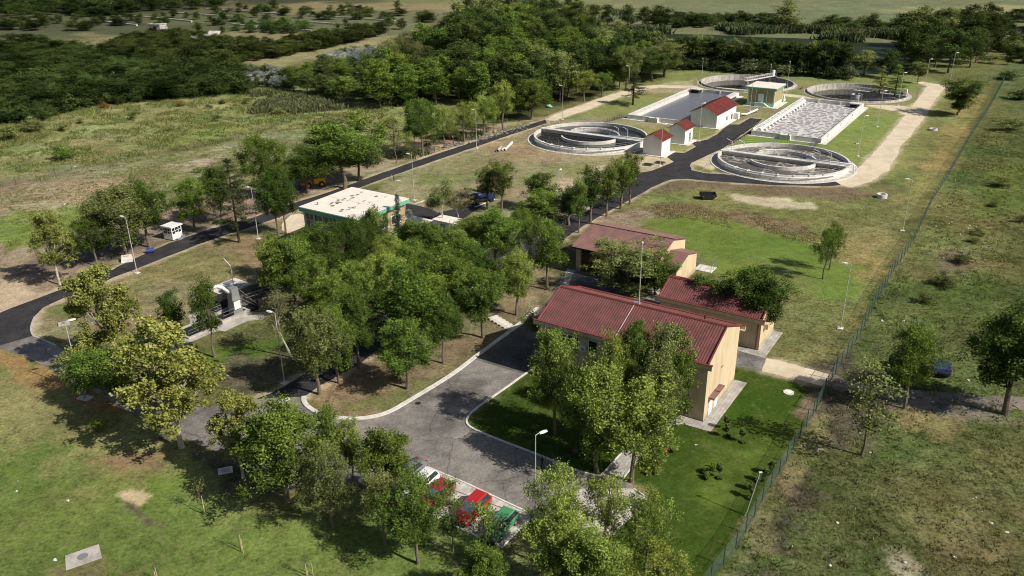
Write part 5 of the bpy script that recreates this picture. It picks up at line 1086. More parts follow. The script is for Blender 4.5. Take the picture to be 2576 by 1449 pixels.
# guard kiosk
kk = thing('guard_kiosk', 'white guard kiosk with dark window panes beside the road', 'kiosk', (-58.6,134.4,.0), rad(64))
part('lower_panel', MB().box(0,2.2,0,2.1,.15,1.15), M['white'], kk); part('skid', MB().box(.05,2.15,.05,2.05,0,.145), M['black'], kk)
for x in (0,2.05):
    for y in (0,1.95): part('corner_post', MB().box(x,x+.15,y,y+.15,1.15,2.3), M['white'], kk)
part('pane', MB().box(.05,2.15,.05,2.05,1.152,2.28), M['glass'], kk)
for nm_, bx_ in (('window_frame', MB().box(-.02,.03,1.0,1.07,1.16,2.28).box(-.02,.03,.15,1.95,1.65,1.71).box(-.02,.03,.45,.5,1.16,2.28).box(-.02,.03,1.55,1.6,1.16,2.28)),('window_frame', MB().box(.7,.77,-.02,.03,1.16,2.28).box(1.45,1.52,-.02,.03,1.16,2.28).box(.15,2.05,-.02,.03,1.65,1.71).box(.8,1.4,-.03,.03,1.16,1.3))): part(nm_, bx_, M['white'], kk)
part('roof', MB().box(-.2,2.4,-.2,2.3,2.3,2.55), M['white'], kk); part('step', MB().box(.5,1.6,-.7,-.2,0,.3).box(1.7,2.3,-.5,-.1,0,.45), M['grey'], kk)
# ruins
ru = thing('ruined_hut', 'small grey ruined concrete hut in the distant marsh', 'ruin', (-178.5,449.2,0), rad(160))
part('wall', MB().box(0,7.5,0,.4,0,3.3).box(0,.4,.4,5,0,3.3).box(7.1,7.5,.4,5,0,3.3).box(.4,7.1,4.6,5,0,3.3), M['stain'], ru); part('roof', MB().box(-.3,7.8,-.4,5.3,3.3,3.6), M['concrete'], ru)
part('opening', MB().box(2.2,4.6,5.01,5.03,.3,2.4).box(5.6,6.4,5.01,5.03,.3,2.0), M['dark'], ru); part('canopy', MB().box(-4.2,-.35,4.0,4.3,2.4,2.55).cyl(-4,4.1,.1,0,2.4,6).cyl(-2,4.1,.1,0,2.4,6), M['stain'], ru)
rs = thing('collapsed_slabs', 'pale collapsed concrete slabs at the edge of the dark thicket', 'ruin', (-143,393,0), rad(10))
part('slab', MB().add([(-10,-2,1.8),(2,-4,2.0),(4,4,4.0),(-8,6,3.2),(-10,-2,1.4),(2,-4,1.6),(4,4,3.6),(-8,6,2.8)], [(0,1,2,3),(7,6,5,4),(0,4,5,1),(1,5,6,2),(2,6,7,3),(3,7,4,0)]), M['concrete_light'], rs)
part('slab', MB().add([(3,-4,1.0),(8,-3,1.2),(10,4,5.2),(5,4,5.4),(3,-4,.6),(8,-3,.8),(10,4,4.8),(5,4,5.0)], [(0,1,2,3),(7,6,5,4),(0,4,5,1),(1,5,6,2),(2,6,7,3),(3,7,4,0)]), M['concrete'], rs)
part('base_wall', MB().box(-9,2,-1,0,0,1.7).box(-7,3,3.6,4.2,0,3.0).box(4,9,3.2,3.8,0,4.6), M['concrete_dark'], rs)
for i, (a, b, c, d_) in enumerate([((900,208),(1380,262),0,0),((1270,165),(1600,190),0,0),((1600,190),(1930,222),0,0),((2070,98),(2560,128),0,0),((1780,135),(2340,178),0,0),((2340,250),(2576,275),0,0)]):
    A, B = g('I',*a), g('I',*b); mb = MB(); ribbon(mb, [A,B], .9, 0, .8); t = tag(part('low_wall', mb, M['stain']), 'low pale concrete bed wall in the distant marsh, %s' % ['nearest, left of the ruined hut','behind the ruined hut, left part','behind the ruined hut, right part','farthest, at the right','second farthest','nearest, right of the ruined hut'][i], 'wall', 'low walls of abandoned drying beds')
for i, (a, b) in enumerate([((0,272),(560,318)),((0,132),(270,148)),((500,165),(1000,190)),((1100,200),(1400,218)),((420,222),(960,262))]):
    A, B = g('J',*a), g('J',*b); mb = MB(); ribbon(mb, [A,B], .9, 0, .8); tag(part('low_wall', mb, M['stain']), 'low pale concrete bed wall in the centre marsh, %s' % ['nearest one','far left one','far middle one','far right one','middle one'][i], 'wall', 'low walls of abandoned drying beds')

# ------------------------------------------------------------------ tanks
def railing(parent, pts, h=1.0, closed=False, step=2.0, m='steel', r=.015):
    P = [Vector(tuple(map(float, p))) for p in pts]; mb = MB()
    if closed: P = P+[P[0]]
    for zz in (h, h*.5): mb.tube([p+Vector((0,0,zz)) for p in P], r, 4)
    for i in range(len(P)-1):
        L = (P[i+1]-P[i]).length; n = max(1, round(L/step))
        for k in range(n): q = P[i].lerp(P[i+1], k/n); mb.tube([q, q+Vector((0,0,h))], r, 4)
    q = P[-1]; mb.tube([q, q+Vector((0,0,h))], r, 4); return part('railing', mb, M[m], parent)
def arc(cx, cy, R, a0, a1, n, z): return [(cx+R*math.cos(a0+(a1-a0)*k/n), cy+R*math.sin(a0+(a1-a0)*k/n), z) for k in range(n+1)]
def aeration(label, cx, cy, wmat, seed):
    t = thing('round_tank', label, 'tank', (cx, cy, 0)); R = 14.2
    part('wall', MB().ring(0,0,R-.45,R,-.2,1.25), M['concrete_light'], t)
    part('apron', MB().ring(0,0,R+.02,R+1.3,-.1,.05), M['stain'], t); part('apron_rim', MB().ring(0,0,R+1.3,R+1.55,-.1,.09), M['concrete_light'], t)
    part('water', MB().disc(0,0,R-.44,.42,96), wmat, t)
    part('inner_wall', MB().ring(0,0,7.0,7.4,.0,1.15,48,rad(182),rad(330)), M['concrete_light'], t); part('inner_wall', MB().ring(0,0,7.0,7.4,.0,1.15,48,rad(-6),rad(130)), M['concrete_light'], t)
    an = rad(148); u = Vector((math.cos(an), math.sin(an), 0)); n_ = Vector((-u.y, u.x, 0))
    def bp(a, b, z): v_ = u*a+n_*b; return (v_.x, v_.y, z)
    part('walkway', MB().add([bp(-R,-.8,1.15),bp(R,-.8,1.15),bp(R,.8,1.15),bp(-R,.8,1.15),bp(-R,-.8,1.4),bp(R,-.8,1.4),bp(R,.8,1.4),bp(-R,.8,1.4)], [(3,2,1,0),(4,5,6,7),(0,1,5,4),(1,2,6,5),(2,3,7,6),(3,0,4,7)]), M['concrete_light'], t)
    part('walkway_wall', MB().add([bp(-R+.5,-.2,.0),bp(R-.5,-.2,.0),bp(R-.5,.2,.0),bp(-R+.5,.2,.0),bp(-R+.5,-.2,1.1),bp(R-.5,-.2,1.1),bp(R-.5,.2,1.1),bp(-R+.5,.2,1.1)], [(0,1,5,4),(1,2,6,5),(2,3,7,6),(3,0,4,7)]), M['concrete_light'], t)
    for b in (-.72,.72): railing(t, [bp(-R,b,1.4), bp(R,b,1.4)])
    railing(t, arc(0,0,R-.1,rad(200),rad(330),22,1.25), .9, step=2.4); railing(t, arc(0,0,R-.1,rad(-10),rad(120),22,1.25), .9, step=2.4)
    part('air_pipe', MB().tube(arc(0,0,R+.35,rad(196),rad(300),26,.95), .11, 8).tube(arc(0,0,7.2,rad(10),rad(120),16,1.35), .1, 8), M['white'], t)
    part('elbow_pipe', MB().tube([bp(-R*.35,-.2,1.75), bp(-R-.6,-.2,1.75), bp(-R-.9,-.2,1.5), bp(-R-.9,-.2,.1)], .17, 10), M['white'], t, True)
    for a in (-.72,-.55,.62,.82):
        q = Vector(bp(a*R,.4,1.4)); part('hoist', MB().tube([q, q+Vector((0,0,2.3)), q+Vector((u.x*1.3,u.y*1.3,2.8))], .055, 6).tube([q+Vector((0,0,1.5)), q+Vector((u.x*.7,u.y*.7,2.5))], .03, 5), M['white'], t)
    for a in (-.35,-.1,.15,.42):
        q = Vector(bp(a*R,-.45,1.4)); part('valve_stem', MB().tube([q+Vector((0,0,-1)), q+Vector((0,0,1.0))], .05, 6).cyl(q.x,q.y,.14,q.z+.9,q.z+1.0,8), M['grey'], t)
    for k in range(7):
        a = rad(210+k*13); part('bracket', MB().box(-.12,.12,-.5,.5,0,.12), M['white'], t).matrix_local = Matrix.Translation((R*math.cos(a), R*math.sin(a), 1.26)) @ Matrix.Rotation(a+PI/2, 4, 'Z')
    return t
aeration('round concrete tank with dark water beside the small white sheds', 20.0, 204.3, M['water'], 1)
aeration('round concrete tank with brown foaming water beside the crossroads', 60.8, 180.2, M['water_brown'], 2)
def clarifier(label, cx, cy, R, ang_b, boxside):
    t = thing('round_settling_tank', label, 'tank', (cx, cy, 0))
    part('wall', MB().ring(0,0,R-.35,R,-2.6,.55), M['stain'], t); part('launder', MB().ring(0,0,R-1.3,R-1.15,-1.6,-1.0), M['concrete'], t); part('launder_floor', MB().ring(0,0,R-1.15,R-.351,-1.6,-1.5), M['concrete_dark'], t)
    part('apron', MB().ring(0,0,R+.01,R+.9,-.2,.03), M['concrete'], t); part('verge', MB().ring(0,0,R+.9,R+2.6,-.2,.022), M['verge'], t)
    part('water', MB().disc(0,0,R-1.29,-1.25,96), M['water'], t)
    part('feed_well', MB().ring(0,0,1.5,1.7,-1.8,-.2,32), M['white_wall'], t); part('centre_drum', MB().cyl(0,0,.6,-1.6,.55,16), M['steel'], t)
    a = ang_b; u = Vector((math.cos(a), math.sin(a), 0)); n_ = Vector((-u.y, u.x, 0)); e = R-.2
    def bp(x, b, z): v_ = u*x+n_*b; return (v_.x, v_.y, z)
    br = part('bridge_deck', MB().add([bp(-1,-.5,.9),bp(e,-.5,.9),bp(e,.5,.9),bp(-1,.5,.9),bp(-1,-.5,1.0),bp(e,-.5,1.0),bp(e,.5,1.0),bp(-1,.5,1.0)], [(3,2,1,0),(4,5,6,7),(0,1,5,4),(1,2,6,5),(2,3,7,6),(3,0,4,7)]), M['concrete_light'], t)
    for b in (-.5,.5):
        mb = MB().tube([bp(-1,b,2.0), bp(e,b,2.0)], .06, 5).tube([bp(-1,b,1.0), bp(e,b,1.0)], .07, 5)
        for k in range(13): x = -1+(e+1)*k/12; mb.tube([bp(x,b,1.0), bp(min(x+.7,e),b,2.0)], .05, 4)
        part('truss', mb, M['concrete_light'], t)
    part('control_box', MB().box(-.5,.5,-.35,.35,0,1.9), M['white'], t).matrix_local = Matrix.Translation(bp(e-.6, .2, 1.0)) @ Matrix.Rotation(a, 4, 'Z')
    part('drive_carriage', MB().tube([bp(e,-.9,.75), bp(e,.9,.75)], .22, 10), M['grey'], t)
    part('scraper', MB().tube([bp(e-3,-.3,.9), bp(e-3,-.3,-1.2)], .05, 5).tube([bp(e-6,-.3,.9), bp(e-6,-.3,-1.2)], .05, 5).tube([bp(2,-.3,-.9), bp(e-1.5,-.3,-.9)], .06, 5).tube([bp(3,-.3,.9), bp(3,-.3,-1.2)], .05, 5), M['steel'], t)
    railing(t, arc(0,0,R+.1,rad(185),rad(355),30,.55), .9, step=2.6); return t
clarifier('round settling tank with scraper bridge behind the square tan building', *CL[0][:2], 15.2, rad(38), 1)
clarifier('round settling tank at the right, behind the thin larch trees', *CL[1][:2], 14.9, rad(-40), 1)
def basin(name, label, o, X, Y, wm, aerated):
    t = thing(name, label, 'tank', (*o, 0), rad(57.2)); zt = 1.2
    part('wall', MB().box(0,X,0,.45,-.2,zt).box(0,X,Y-.45,Y,-.2,zt).box(0,.45,.45,Y-.45,-.2,zt).box(X-.45,X,.45,Y-.45,-.2,zt), M['concrete_light'], t)
    part('apron', MB().box(-.9,X+.6,-1.3,-.002,-.1,.06).box(-.9,-.002,-.001,Y+1.1,-.1,.06), M['concrete_light'], t)
    part('water', MB().add([(.44,.44,.28),(X-.44,.44,.28),(X-.44,Y-.44,.28),(.44,Y-.44,.28)], [(0,1,2,3)]), wm, t)
    part('outlet_box', MB().box(-1.0,-.002,Y*.42,Y*.42+2.6,0,zt+.05).box(-1.05,-.9,Y*.42+.3,Y*.42+.6,zt+.05,zt+.4), M['concrete_light'], t)
    for yy in (.36,.72): part('far_pier', MB().box(X-.9,X-.46,Y*yy,Y*yy+.35,.0,zt+.1), M['concrete_light'], t)
    part('inlet_platform', MB().box(X-3.2,X-.5,.5 if aerated else Y-4.4,3.4 if aerated else Y-1.4,zt+.05,zt+.3), M['concrete_light'], t)
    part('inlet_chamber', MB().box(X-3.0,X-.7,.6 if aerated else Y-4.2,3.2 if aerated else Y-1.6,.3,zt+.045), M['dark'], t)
    railing(t, [(X-3.1,(3.3 if aerated else Y-1.5),zt+.3),(X-.6,(3.3 if aerated else Y-1.5),zt+.3),(X-.6,(.6 if aerated else Y-4.3),zt+.3)], 1.0)
    part('hoist', MB().tube([(X-1.5,1.5 if aerated else Y-3,zt+.3),(X-1.5,1.5 if aerated else Y-3,zt+2.6),(X-2.6,1.5 if aerated else Y-3,zt+3.2)], .06, 6), M['white'], t)
    railing(t, [(.2,.2,zt),(X-.2,.2,zt)], .9, step=2.5, r=.012)
    if aerated:
        for k in range(15):
            x = 2+k*(X-6)/15; part('air_duct', MB().tube([(x,Y-1.4,zt-.1),(x+2.7,Y-1.4,zt-.1)], [.5,.5], 10).tube([(x+.9,Y-1.4,zt-.2),(x+.9,Y-2.3,.4)], .3, 8), M['white'], t)
            part('hoop', MB().tube([(x-.3,Y-2.2,.4),(x-.3,Y-2.1,zt+.7),(x-.3,Y-1.0,zt+.9),(x-.3,Y-.3,zt+.1)], .05, 5), M['grey'], t)
        part('air_main', MB().tube([(.5,Y-.2,zt+.25),(X-1,Y-.2,zt+.25)], .2, 10), M['white'], t, True)
        for k in range(3): part('wall_vent', MB().box(6+k*14,6.9+k*14,-.06,-.003,.25,.95), M['grey'], t)
        railing(t, [(.2,Y-.2,zt+.2),(X-.2,Y-.2,zt+.2)], 1.0, step=2.5)
    else:
        part('side_channel', MB().box(.5,X-6,Y-2.2,Y-.46,.1,zt-.02), M['concrete_light'], t); part('right_channel', MB().box(X-12,X-.5,.5,1.6,.1,zt+.02), M['concrete_light'], t)
        railing(t, [(.2,Y-.2,zt),(X-.2,Y-.2,zt)], .9, step=2.5, r=.012)
    return t
basin('aeration_basin', 'long rectangular basin of white foaming water', (75.6,197.9), 49, 17.3, M['water_foam'], True)
basin('settling_basin', 'long rectangular basin of calm dark water left of the blower house', (45.9,218.9), 46, 16.2, M['water_basin'], False)
# small stair runs between basins and tanks
for a, b, lb in [(('A',1180,895),('A',1395,828),'stepping stone row between the left round tank and the calm basin'),(('B',480,1020),('B',740,862),'stepping stone row from crossroads tank to the foaming basin, left'),(('B',1520,1040),('B',1645,950),'stepping stone row from crossroads tank to the foaming basin, right')]:
    A, B = g(*a), g(*b); t = thing('stone_step_row', lb, 'steps', A); n = 11; d = B-A
    for k in range(n): q = d*k/(n-1); part('stone', MB().blob((0,0,0), .42, k, 1, .4, .5), M['concrete_dark'], t).location = (q[0], q[1], .15); 
    L = math.hypot(d[0], d[1]); nrm = (-d[1]/L*.6, d[0]/L*.6)
    mb = MB()
    for s in (-1,1):
        mb.tube([(s*nrm[0],s*nrm[1],.75),(d[0]+s*nrm[0],d[1]+s*nrm[1],.75)], .03, 4)
        for k in range(n): q = d*k/(n-1); mb.tube([(q[0]+s*nrm[0],q[1]+s*nrm[1],0),(q[0]+s*nrm[0],q[1]+s*nrm[1],.75)], .03, 4)
    part('handrail', mb, M['black'], t)
# concrete steps near the yard
A, B = g('O',2235,485), g('O',2370,560); t = thing('stone_steps', 'pale stone garden steps leading down to the asphalt yard', 'steps', A)
for k in range(6):
    q = (B-A)*k/5; o = part('step', MB().box(-.24,.24,-.75,.75,0,.14+.03*(5-k)), M['concrete_light'], t); o.location = (q[0],q[1],0); o.rotation_euler = (0,0,math.atan2(B[1]-A[1],B[0]-A[0]))

# ------------------------------------------------------------------ inlet works
iw = thing('screening_works', 'grey concrete inlet structure with deep channels and railings', 'structure', (0,0,0))
sheet('concrete_apron', poly('Y', [(180,900),(380,830),(640,760),(700,850),(1050,820),(1400,820),(1950,830),(1980,930),(1500,990),(1380,1000),(1100,1120),(920,1215),(800,1185),(300,1400),(-60,1560),(-330,1700),(-560,1760),(-700,1740),(-330,1580),(150,1330),(220,1300),(230,980)]), .018, M['concrete'], 1, .1)
sheet('concrete_path', poly('N', [(840,1010),(960,985),(1110,925),(1400,850),(1430,800),(1600,740),(1700,690),(1740,690),(1750,760),(1650,830),(1200,1010),(950,1060),(800,1060)]), .014, M['concrete'], 1, .15)
def orient(A, B): return math.atan2(B[1]-A[1], B[0]-A[0])
A, B = g('Y',880,1075), g('Y',1395,850); an = orient(A, B); L = float(np.hypot(*(B-A)[:2]))
low = part('pit_wall', MB().box(0,L,0,.4,0,.5).box(0,.4,.4,3.4,0,.5).box(.4,L,3.0,3.4,0,.5).box(L,L+.35,0,3.4,0,.5), M['concrete'], iw); low.location = tuple(A); low.rotation_euler = (0,0,an)
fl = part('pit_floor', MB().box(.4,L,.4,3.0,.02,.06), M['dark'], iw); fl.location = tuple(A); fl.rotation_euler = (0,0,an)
rl = railing(iw, [(.5,.3,.5),(L-.1,.3,.5)], 1.0, step=1.5); rl.location = tuple(A); rl.rotation_euler = (0,0,an)
rl = railing(iw, [(.5,.3,.5),(.5,2.8,.5),(2.0,2.8,.5)], 1.0, step=1.2); rl.location = tuple(A); rl.rotation_euler = (0,0,an)
A2 = g('Y',1560,790); an2 = orient(g('Y',1130,470), g('Y',1700,290))
ch = part('channel_wall', MB().box(-1.5,11,4.6,5.0,0,1.9).box(-1.5,11,2.2,2.6,0,1.8).box(.5,11,-.1,.3,0,1.6).box(-1.5,-1.1,2.6,4.6,0,1.7).box(11,11.4,-.1,5,0,1.7), M['concrete_dark'], iw); ch.location = tuple(A2); ch.rotation_euler = (0,0,an2)
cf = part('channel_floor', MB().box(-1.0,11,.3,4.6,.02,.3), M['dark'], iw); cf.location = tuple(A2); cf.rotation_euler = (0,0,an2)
for y in (4.8,2.4,.1): rl = railing(iw, [(-1.2,y,1.85),(11,y,1.85)], 1.0, step=2, m='grey'); rl.location = tuple(A2); rl.rotation_euler = (0,0,an2)
# screen machine
Pm = g('Y',1130,880); sm = thing('screening_machine', 'tall grey inclined screening machine with cabinet and white bent pipe', 'machine', Pm, an)
part('casing', MB().add([(-.6,-.6,0),(1.0,-.6,0),(1.0,.6,0),(-.6,.6,0),(-.35,-.5,4.2),(.7,-.5,4.2),(.7,.5,4.2),(-.35,.5,4.2)], [(3,2,1,0),(4,5,6,7),(0,1,5,4),(1,2,6,5),(2,3,7,6),(3,0,4,7)]), M['grey'], sm)
part('cabinet', MB().box(-.5,.5,-.85,-.62,1.2,2.5), M['white'], sm); part('cabinet_hood', MB().box(-.6,.6,-1.0,-.6,2.52,2.62), M['steel'], sm)
part('motor', MB().tube([(1.0,0,3.6),(1.7,0,3.6)], .25, 10).box(.8,1.4,-.4,.4,2.9,3.3), M['black'], sm)
part('discharge_pipe', MB().tube([(-.4,.1,3.6),(-1.2,.3,4.6),(-1.9,.5,5.0),(-2.5,.6,4.8),(-2.6,.6,4.4)], [.25]*5, 12), M['white'], sm, True)
part('braces', MB().tube([(.7,-.4,4.0),(3.6,-1.0,.2)], .04, 4).tube([(.7,.4,3.6),(3.8,.0,.2)], .04, 4).tube([(.7,0,2.6),(3.4,-.6,.2)], .04, 4), M['steel'], sm)
# skips
def skip(name, label, P, rz, m, L=3.4, W=1.7, H=1.3, lid=False):
    t = thing(name, label, 'skip', P, rz)
    t_ = .06; bot = [(-L*.30,-W/2,.18),(L*.30,-W/2,.18),(L*.30,W/2,.18),(-L*.30,W/2,.18)]; mid = [(-L/2,-W/2,H*.62),(L/2,-W/2,H*.62),(L/2,W/2,H*.62),(-L/2,W/2,H*.62)]; top = [(-L/2+.12,-W/2,H),(L/2-.12,-W/2,H),(L/2-.12,W/2,H),(-L/2+.12,W/2,H)]
    mb = MB().loft([bot, mid, top], False); mb.add(bot, [(0,1,2,3)]); mb.add([(x*.96,y*.93,z) for x, y, z in top]+[(x*.9,y*.9,.3) for x, y, z in bot], [(0,1,5,4),(1,2,6,5),(2,3,7,6),(3,0,4,7),(7,6,5,4)])
    mb.box(-L/2+.1,L/2-.1,-W/2-.05,-W/2+.02,H-.1,H).box(-L/2+.1,L/2-.1,W/2-.02,W/2+.05,H-.1,H)
    part('body', mb, m, t); part('skid', MB().box(-L*.3,L*.3,-W/2+.1,-W/2+.3,0,.18).box(-L*.3,L*.3,W/2-.3,W/2-.1,0,.18), M['black'], t)
    for s in (-1,1): part('lifting_lug', MB().tube([(s*L*.33,-W/2-.12,H*.62),(s*L*.33,-W/2,H*.62)], .06, 8), M['steel'], t)
    if lid:
        part('lid', MB().add([(-L/2+.1,-W/2-.03,H+.01),(0,-W/2-.03,H+.14),(0,W/2+.03,H+.14),(-L/2+.1,W/2+.03,H+.01)], [(0,1,2,3)]), m, t); part('lid', MB().add([(.03,-W/2-.03,H+.14),(L/2-.1,-W/2-.03,H+.01),(L/2-.1,W/2+.03,H+.01),(.03,W/2+.03,H+.14)], [(0,1,2,3)]), m, t)
        part('lid_rib', MB().box(-L/4-.03,-L/4+.03,-W/2-.03,W/2+.03,H+.085,H+.12), M['black'], t)
    return t
skip('waste_skip', 'black open waste skip below the bent white pipe', g('Y',830,770), an+.15, M['black'], 4.0, 2.0, 1.7)
skip('waste_skip', 'small black open skip on the bare soil near the crossroads tank', g('D',1780,500), rad(-4), M['black'], 3.2, 1.8, 1.2)
M['blue'] = plain('blue_paint', (.04,.05,.15), .45); M['navy'] = plain('navy_paint', (.02,.03,.11), .4); M['barrel'] = plain('blue_barrel', (.035,.055,.22), .4)
skip('waste_skip', 'blue skip with closed lids lying in the right field', g('W',1800,1075), rad(70), M['blue'], 2.9, 1.9, 1.3, True)
skip('waste_skip', 'dark open skip beside the field tree', g('W',1470,1050), rad(120), M['black'], 3.2, 1.8, 1.5)
# railed pit; black floor near ground level paints in the shade of depth
A, B = g('Y',350,1240), g('Y',500,1140); pt = thing('railed_pit', 'dark open pit framed by pale concrete and a railing', 'pit', (*g('Y',370,1160)[:2],0), an)
part('pit_frame', MB().box(-2.6,2.4,-1.8,-1.5,0,.25).box(-2.6,2.4,1.5,1.8,0,.25).box(-2.6,-2.3,-1.5,1.5,0,.25).box(2.1,2.4,-1.5,1.5,0,.25), M['concrete'], pt); part('pit_shade', MB().box(-2.3,2.1,-1.5,1.5,.03,.05), M['dark'], pt)
railing(pt, [(-2.4,-1.65,.25),(2.2,-1.65,.25)], .9, step=1.4, m='grey')
A = g('Y',690,320); pd = thing('chamber_slab', 'pale chamber slab with grey lids behind the screening machine', 'slab', (*g('Y',1000,330)[:2],0), an)
part('slab', MB().box(-2.6,2.6,-1.9,1.9,0,.25), M['concrete_light'], pd)
for x, y in ((-1.2,-.9),(.9,1.0),(.6,-.8)): part('lid', MB().box(x-.8,x+.8,y-.55,y+.55,.252,.34), M['grey'], pd)
# ------------------------------------------------------------------ lamps
def lamp(base, label, arm=PI, H=9.2, r=0.06):
    t = thing('street_lamp', label, 'street lamp', base, arm)
    part('footing', MB().box(-.35,.35,-.35,.35,0,.12), M['concrete_light'], t); part('pole', MB().tube([(0,0,.12),(0,0,H*.5),(0,0,H)], [.07,.055,.042], 8), M['lamp_steel'], t)
    part('arm', MB().tube([(0,0,H),(.25,0,H+.12),(.5,0,H+.12)], .035, 6), M['lamp_steel'], t)
    part('lamp_head', MB().loft([[(.4,-.10,H+.06),(.4,.10,H+.06),(.4,.08,H+.17),(.4,-.08,H+.17)],[(.75,-.17,H+.07),(.75,.17,H+.07),(.75,.12,H+.21),(.75,-.12,H+.21)],[(1.15,-.13,H+.10),(1.15,.13,H+.10),(1.15,.09,H+.19),(1.15,-.09,H+.19)]]), M['white'], t)
LA = [((345,687),'nearest the guard kiosk, beside the asphalt road',2.7),((716,964),'beside the leaning birch at the inner path',2.7),((2113.8,827),'on rough grass right of the rear building',2.6),((2270.6,581),'on the slope beside the long fence',2.7),((2157.8,393),'on grass right of the crossroads tank',.3),((2206.8,319),'beside the gravel road curve, upper',.3),
 ((1415,301),'at the start of the gravel road',2.8),((1660.5,417),'in front of the nearest white shed',.4),((1758,355),'between the two white sheds and the blower house',.4),((1763,223),'at the far left corner of the calm basin',1.5),((650,601),'left of the concrete pad, among the thin trees',2.7),((1042,504),'right of the flat white roof',2.7),((1199,373),'beside the roadside tree row',2.7),
 ((2060,191),'before the dark river trees, right',1.5),((1776,171.5),'before the dark river trees, left',1.5),((2324.8,224),'at the end of the gravel road, left',.3),((2389.8,205),'at the end of the gravel road, right',.3),((2258.8,265),'by the thin larches near the right round tank',.3),((1886.5,278),'in front of the tan switch building',1.4),((1978.8,232),'right of the tan switch building, behind',1.4),((1932,240),'behind the tan switch building',1.4)]
for (x, y), l, a in LA: lamp(at(x, y), 'tall grey street lamp '+l, a)
for (x, y), l, a in [((172,806),'with blue-grey pole at the left corner lawn',.4),((1357,1090),'beside the standing person in the yard',.5),((1581,166),'rising from the woodland edge beside the lone pine',2.8),((709,1010),'with white head above the parking trees, left',.7)]:
    P = at(x, y, 9.3); lamp((P[0]-.4*math.cos(a), P[1]-.4*math.sin(a), 0), 'tall street lamp '+l, a)
for (x, y), h, l in [((1405,430),6.5,'short lamp behind the rounded dark tree'),((1131,555),6.,'short lamp among the birches')]:
    P = at(x, y, h); lamp((P[0], P[1], 0), l, 1.0, h)
P = at(1873.6,1297.5); t = thing('leaning_pole', 'grey pole leaning right beside the thujas and the fence', 'pole', P); part('pole', MB().tube([(0,0,0),(.15,0,.5),(.95,.25,4.6)], [.07,.055,.035], 8), M['lamp_steel'], t); part('pole_tip', MB().box(.85,1.15,.2,.32,4.58,4.68), M['white'], t)
P = g('Y',1125,470); t = thing('bent_lamp', 'thin pole with angled arm beside the screening channels', 'street lamp', P); part('pole', MB().tube([(0,0,0),(0,0,4.6)], [.06,.045], 6), M['lamp_steel'], t); part('arm', MB().tube([(0,0,4.6),(-1.0,.5,5.6)], .04, 6), M['white'], t)
# ------------------------------------------------------------------ fences
def meshmat(name, c, a):
    m, t, out = nt(name); L = t.links; b = N(t, 'ShaderNodeBsdfDiffuse'); b.inputs[0].default_value = (*c,1); tr = N(t, 'ShaderNodeBsdfTransparent'); mx = N(t, 'ShaderNodeMixShader'); mx.inputs[0].default_value = a
    L.new(tr.outputs[0], mx.inputs[1]); L.new(b.outputs[0], mx.inputs[2]); L.new(mx.outputs[0], out.inputs[0]); return m
M['mesh_green'] = meshmat('green_wire_mesh', (.12,.165,.155), .20); M['mesh_thin'] = meshmat('thin_wire_mesh', (.08,.10,.06), .12); M['fence_green'] = plain('green_fence_paint', (.025,.06,.05), .5)
def fence(name, label, pts, h, pm, mm, step, pr_=.045, wires=0):
    t = thing(name, label, 'fence', (pts[0][0], pts[0][1], 0)); o = np.array([pts[0][0], pts[0][1]]); P = [np.array(p[:2])-o for p in pts]; cum = [0]
    for i in range(len(P)-1): cum.append(cum[-1]+np.hypot(*(P[i+1]-P[i])))
    n = int(cum[-1]/step); pos = []
    for k in range(n+1):
        s = min(k*step, cum[-1]-1e-6); i = max(j for j in range(len(cum)) if cum[j] <= s); i = min(i, len(P)-2); pos.append(P[i]+(P[i+1]-P[i])*(s-cum[i])/(cum[i+1]-cum[i]))
    pmsh = MB().cyl(0,0,pr_,0,h+.08,6).mesh('post', pm)
    for q in pos[:100]: link('post', pmsh, t, (q[0], q[1], 0))
    if len(pos) > 100: mb = MB(); [mb.cyl(q[0],q[1],pr_,0,h+.08,6) for q in pos[100:]]; tag(part('far_posts', mb, pm, t), kind='stuff')
    mb = MB()
    for a, b in zip(P[:-1], P[1:]): mb.add([(a[0],a[1],.03),(b[0],b[1],.03),(b[0],b[1],h),(a[0],a[1],h)], [(0,1,2,3)])
    part('wire_mesh', mb, mm, t)
    if wires:
        mb = MB()
        for k in range(wires): z = .1+(h-.12)*k/(wires-1); mb.tube([(p[0],p[1],z) for p in P], .018, 4)
        part('wires', mb, pm, t)
    return t
f1 = [at(x, y) for x, y in [(1720,1560),(1760,1500),(1800,1447),(1849,1383),(1873.6,1342.5),(1898,1299),(1921,1254),(1942,1221),(1963.6,1186.5),(1984,1150.5),(2003.5,1116),(2020,1086),(2038,1056),(2052,1034.6)]]
fence('wire_fence', 'green wire mesh fence between the office lawn and the rough field', f1, 1.95, M['fence_green'], M['mesh_green'], 2.5, wires=3)
f2 = [at(x, y) for x, y in [(2101,942),(2129,900),(2167,836.6),(2203,762),(2233.5,707),(2253,674),(2275,644),(2297,609),(2346,504),(2382,449),(2407,405),(2445,339),(2479,288),(2501,250),(2521,212),(2534,190)]]
fence('wire_fence', 'long green wire mesh fence running from the gate to the far corner', f2, 1.95, M['fence_green'], M['mesh_green'], 2.5, wires=3)
f3 = [at(x, y) for x, y in [(2534,190),(2490,206),(2440,200),(2385,198)]]
fence('wire_fence', 'short far fence closing the corner behind the lone round tree', f3, 1.9, M['fence_green'], M['mesh_thin'], 3.5)
f4 = [at(x, y) for x, y in [(-60,492),(9,473),(77.5,458),(139,442),(196,426),(254,417),(307,407),(356,394),(405,382),(477,377),(520,369),(580,352),(661,332),(731,307),(816,292),(864,277)]]
fence('field_fence', 'thin dark post fence crossing the rough field at the left', f4, 1.9, M['fence_green'], M['mesh_thin'], 4.2, .04)
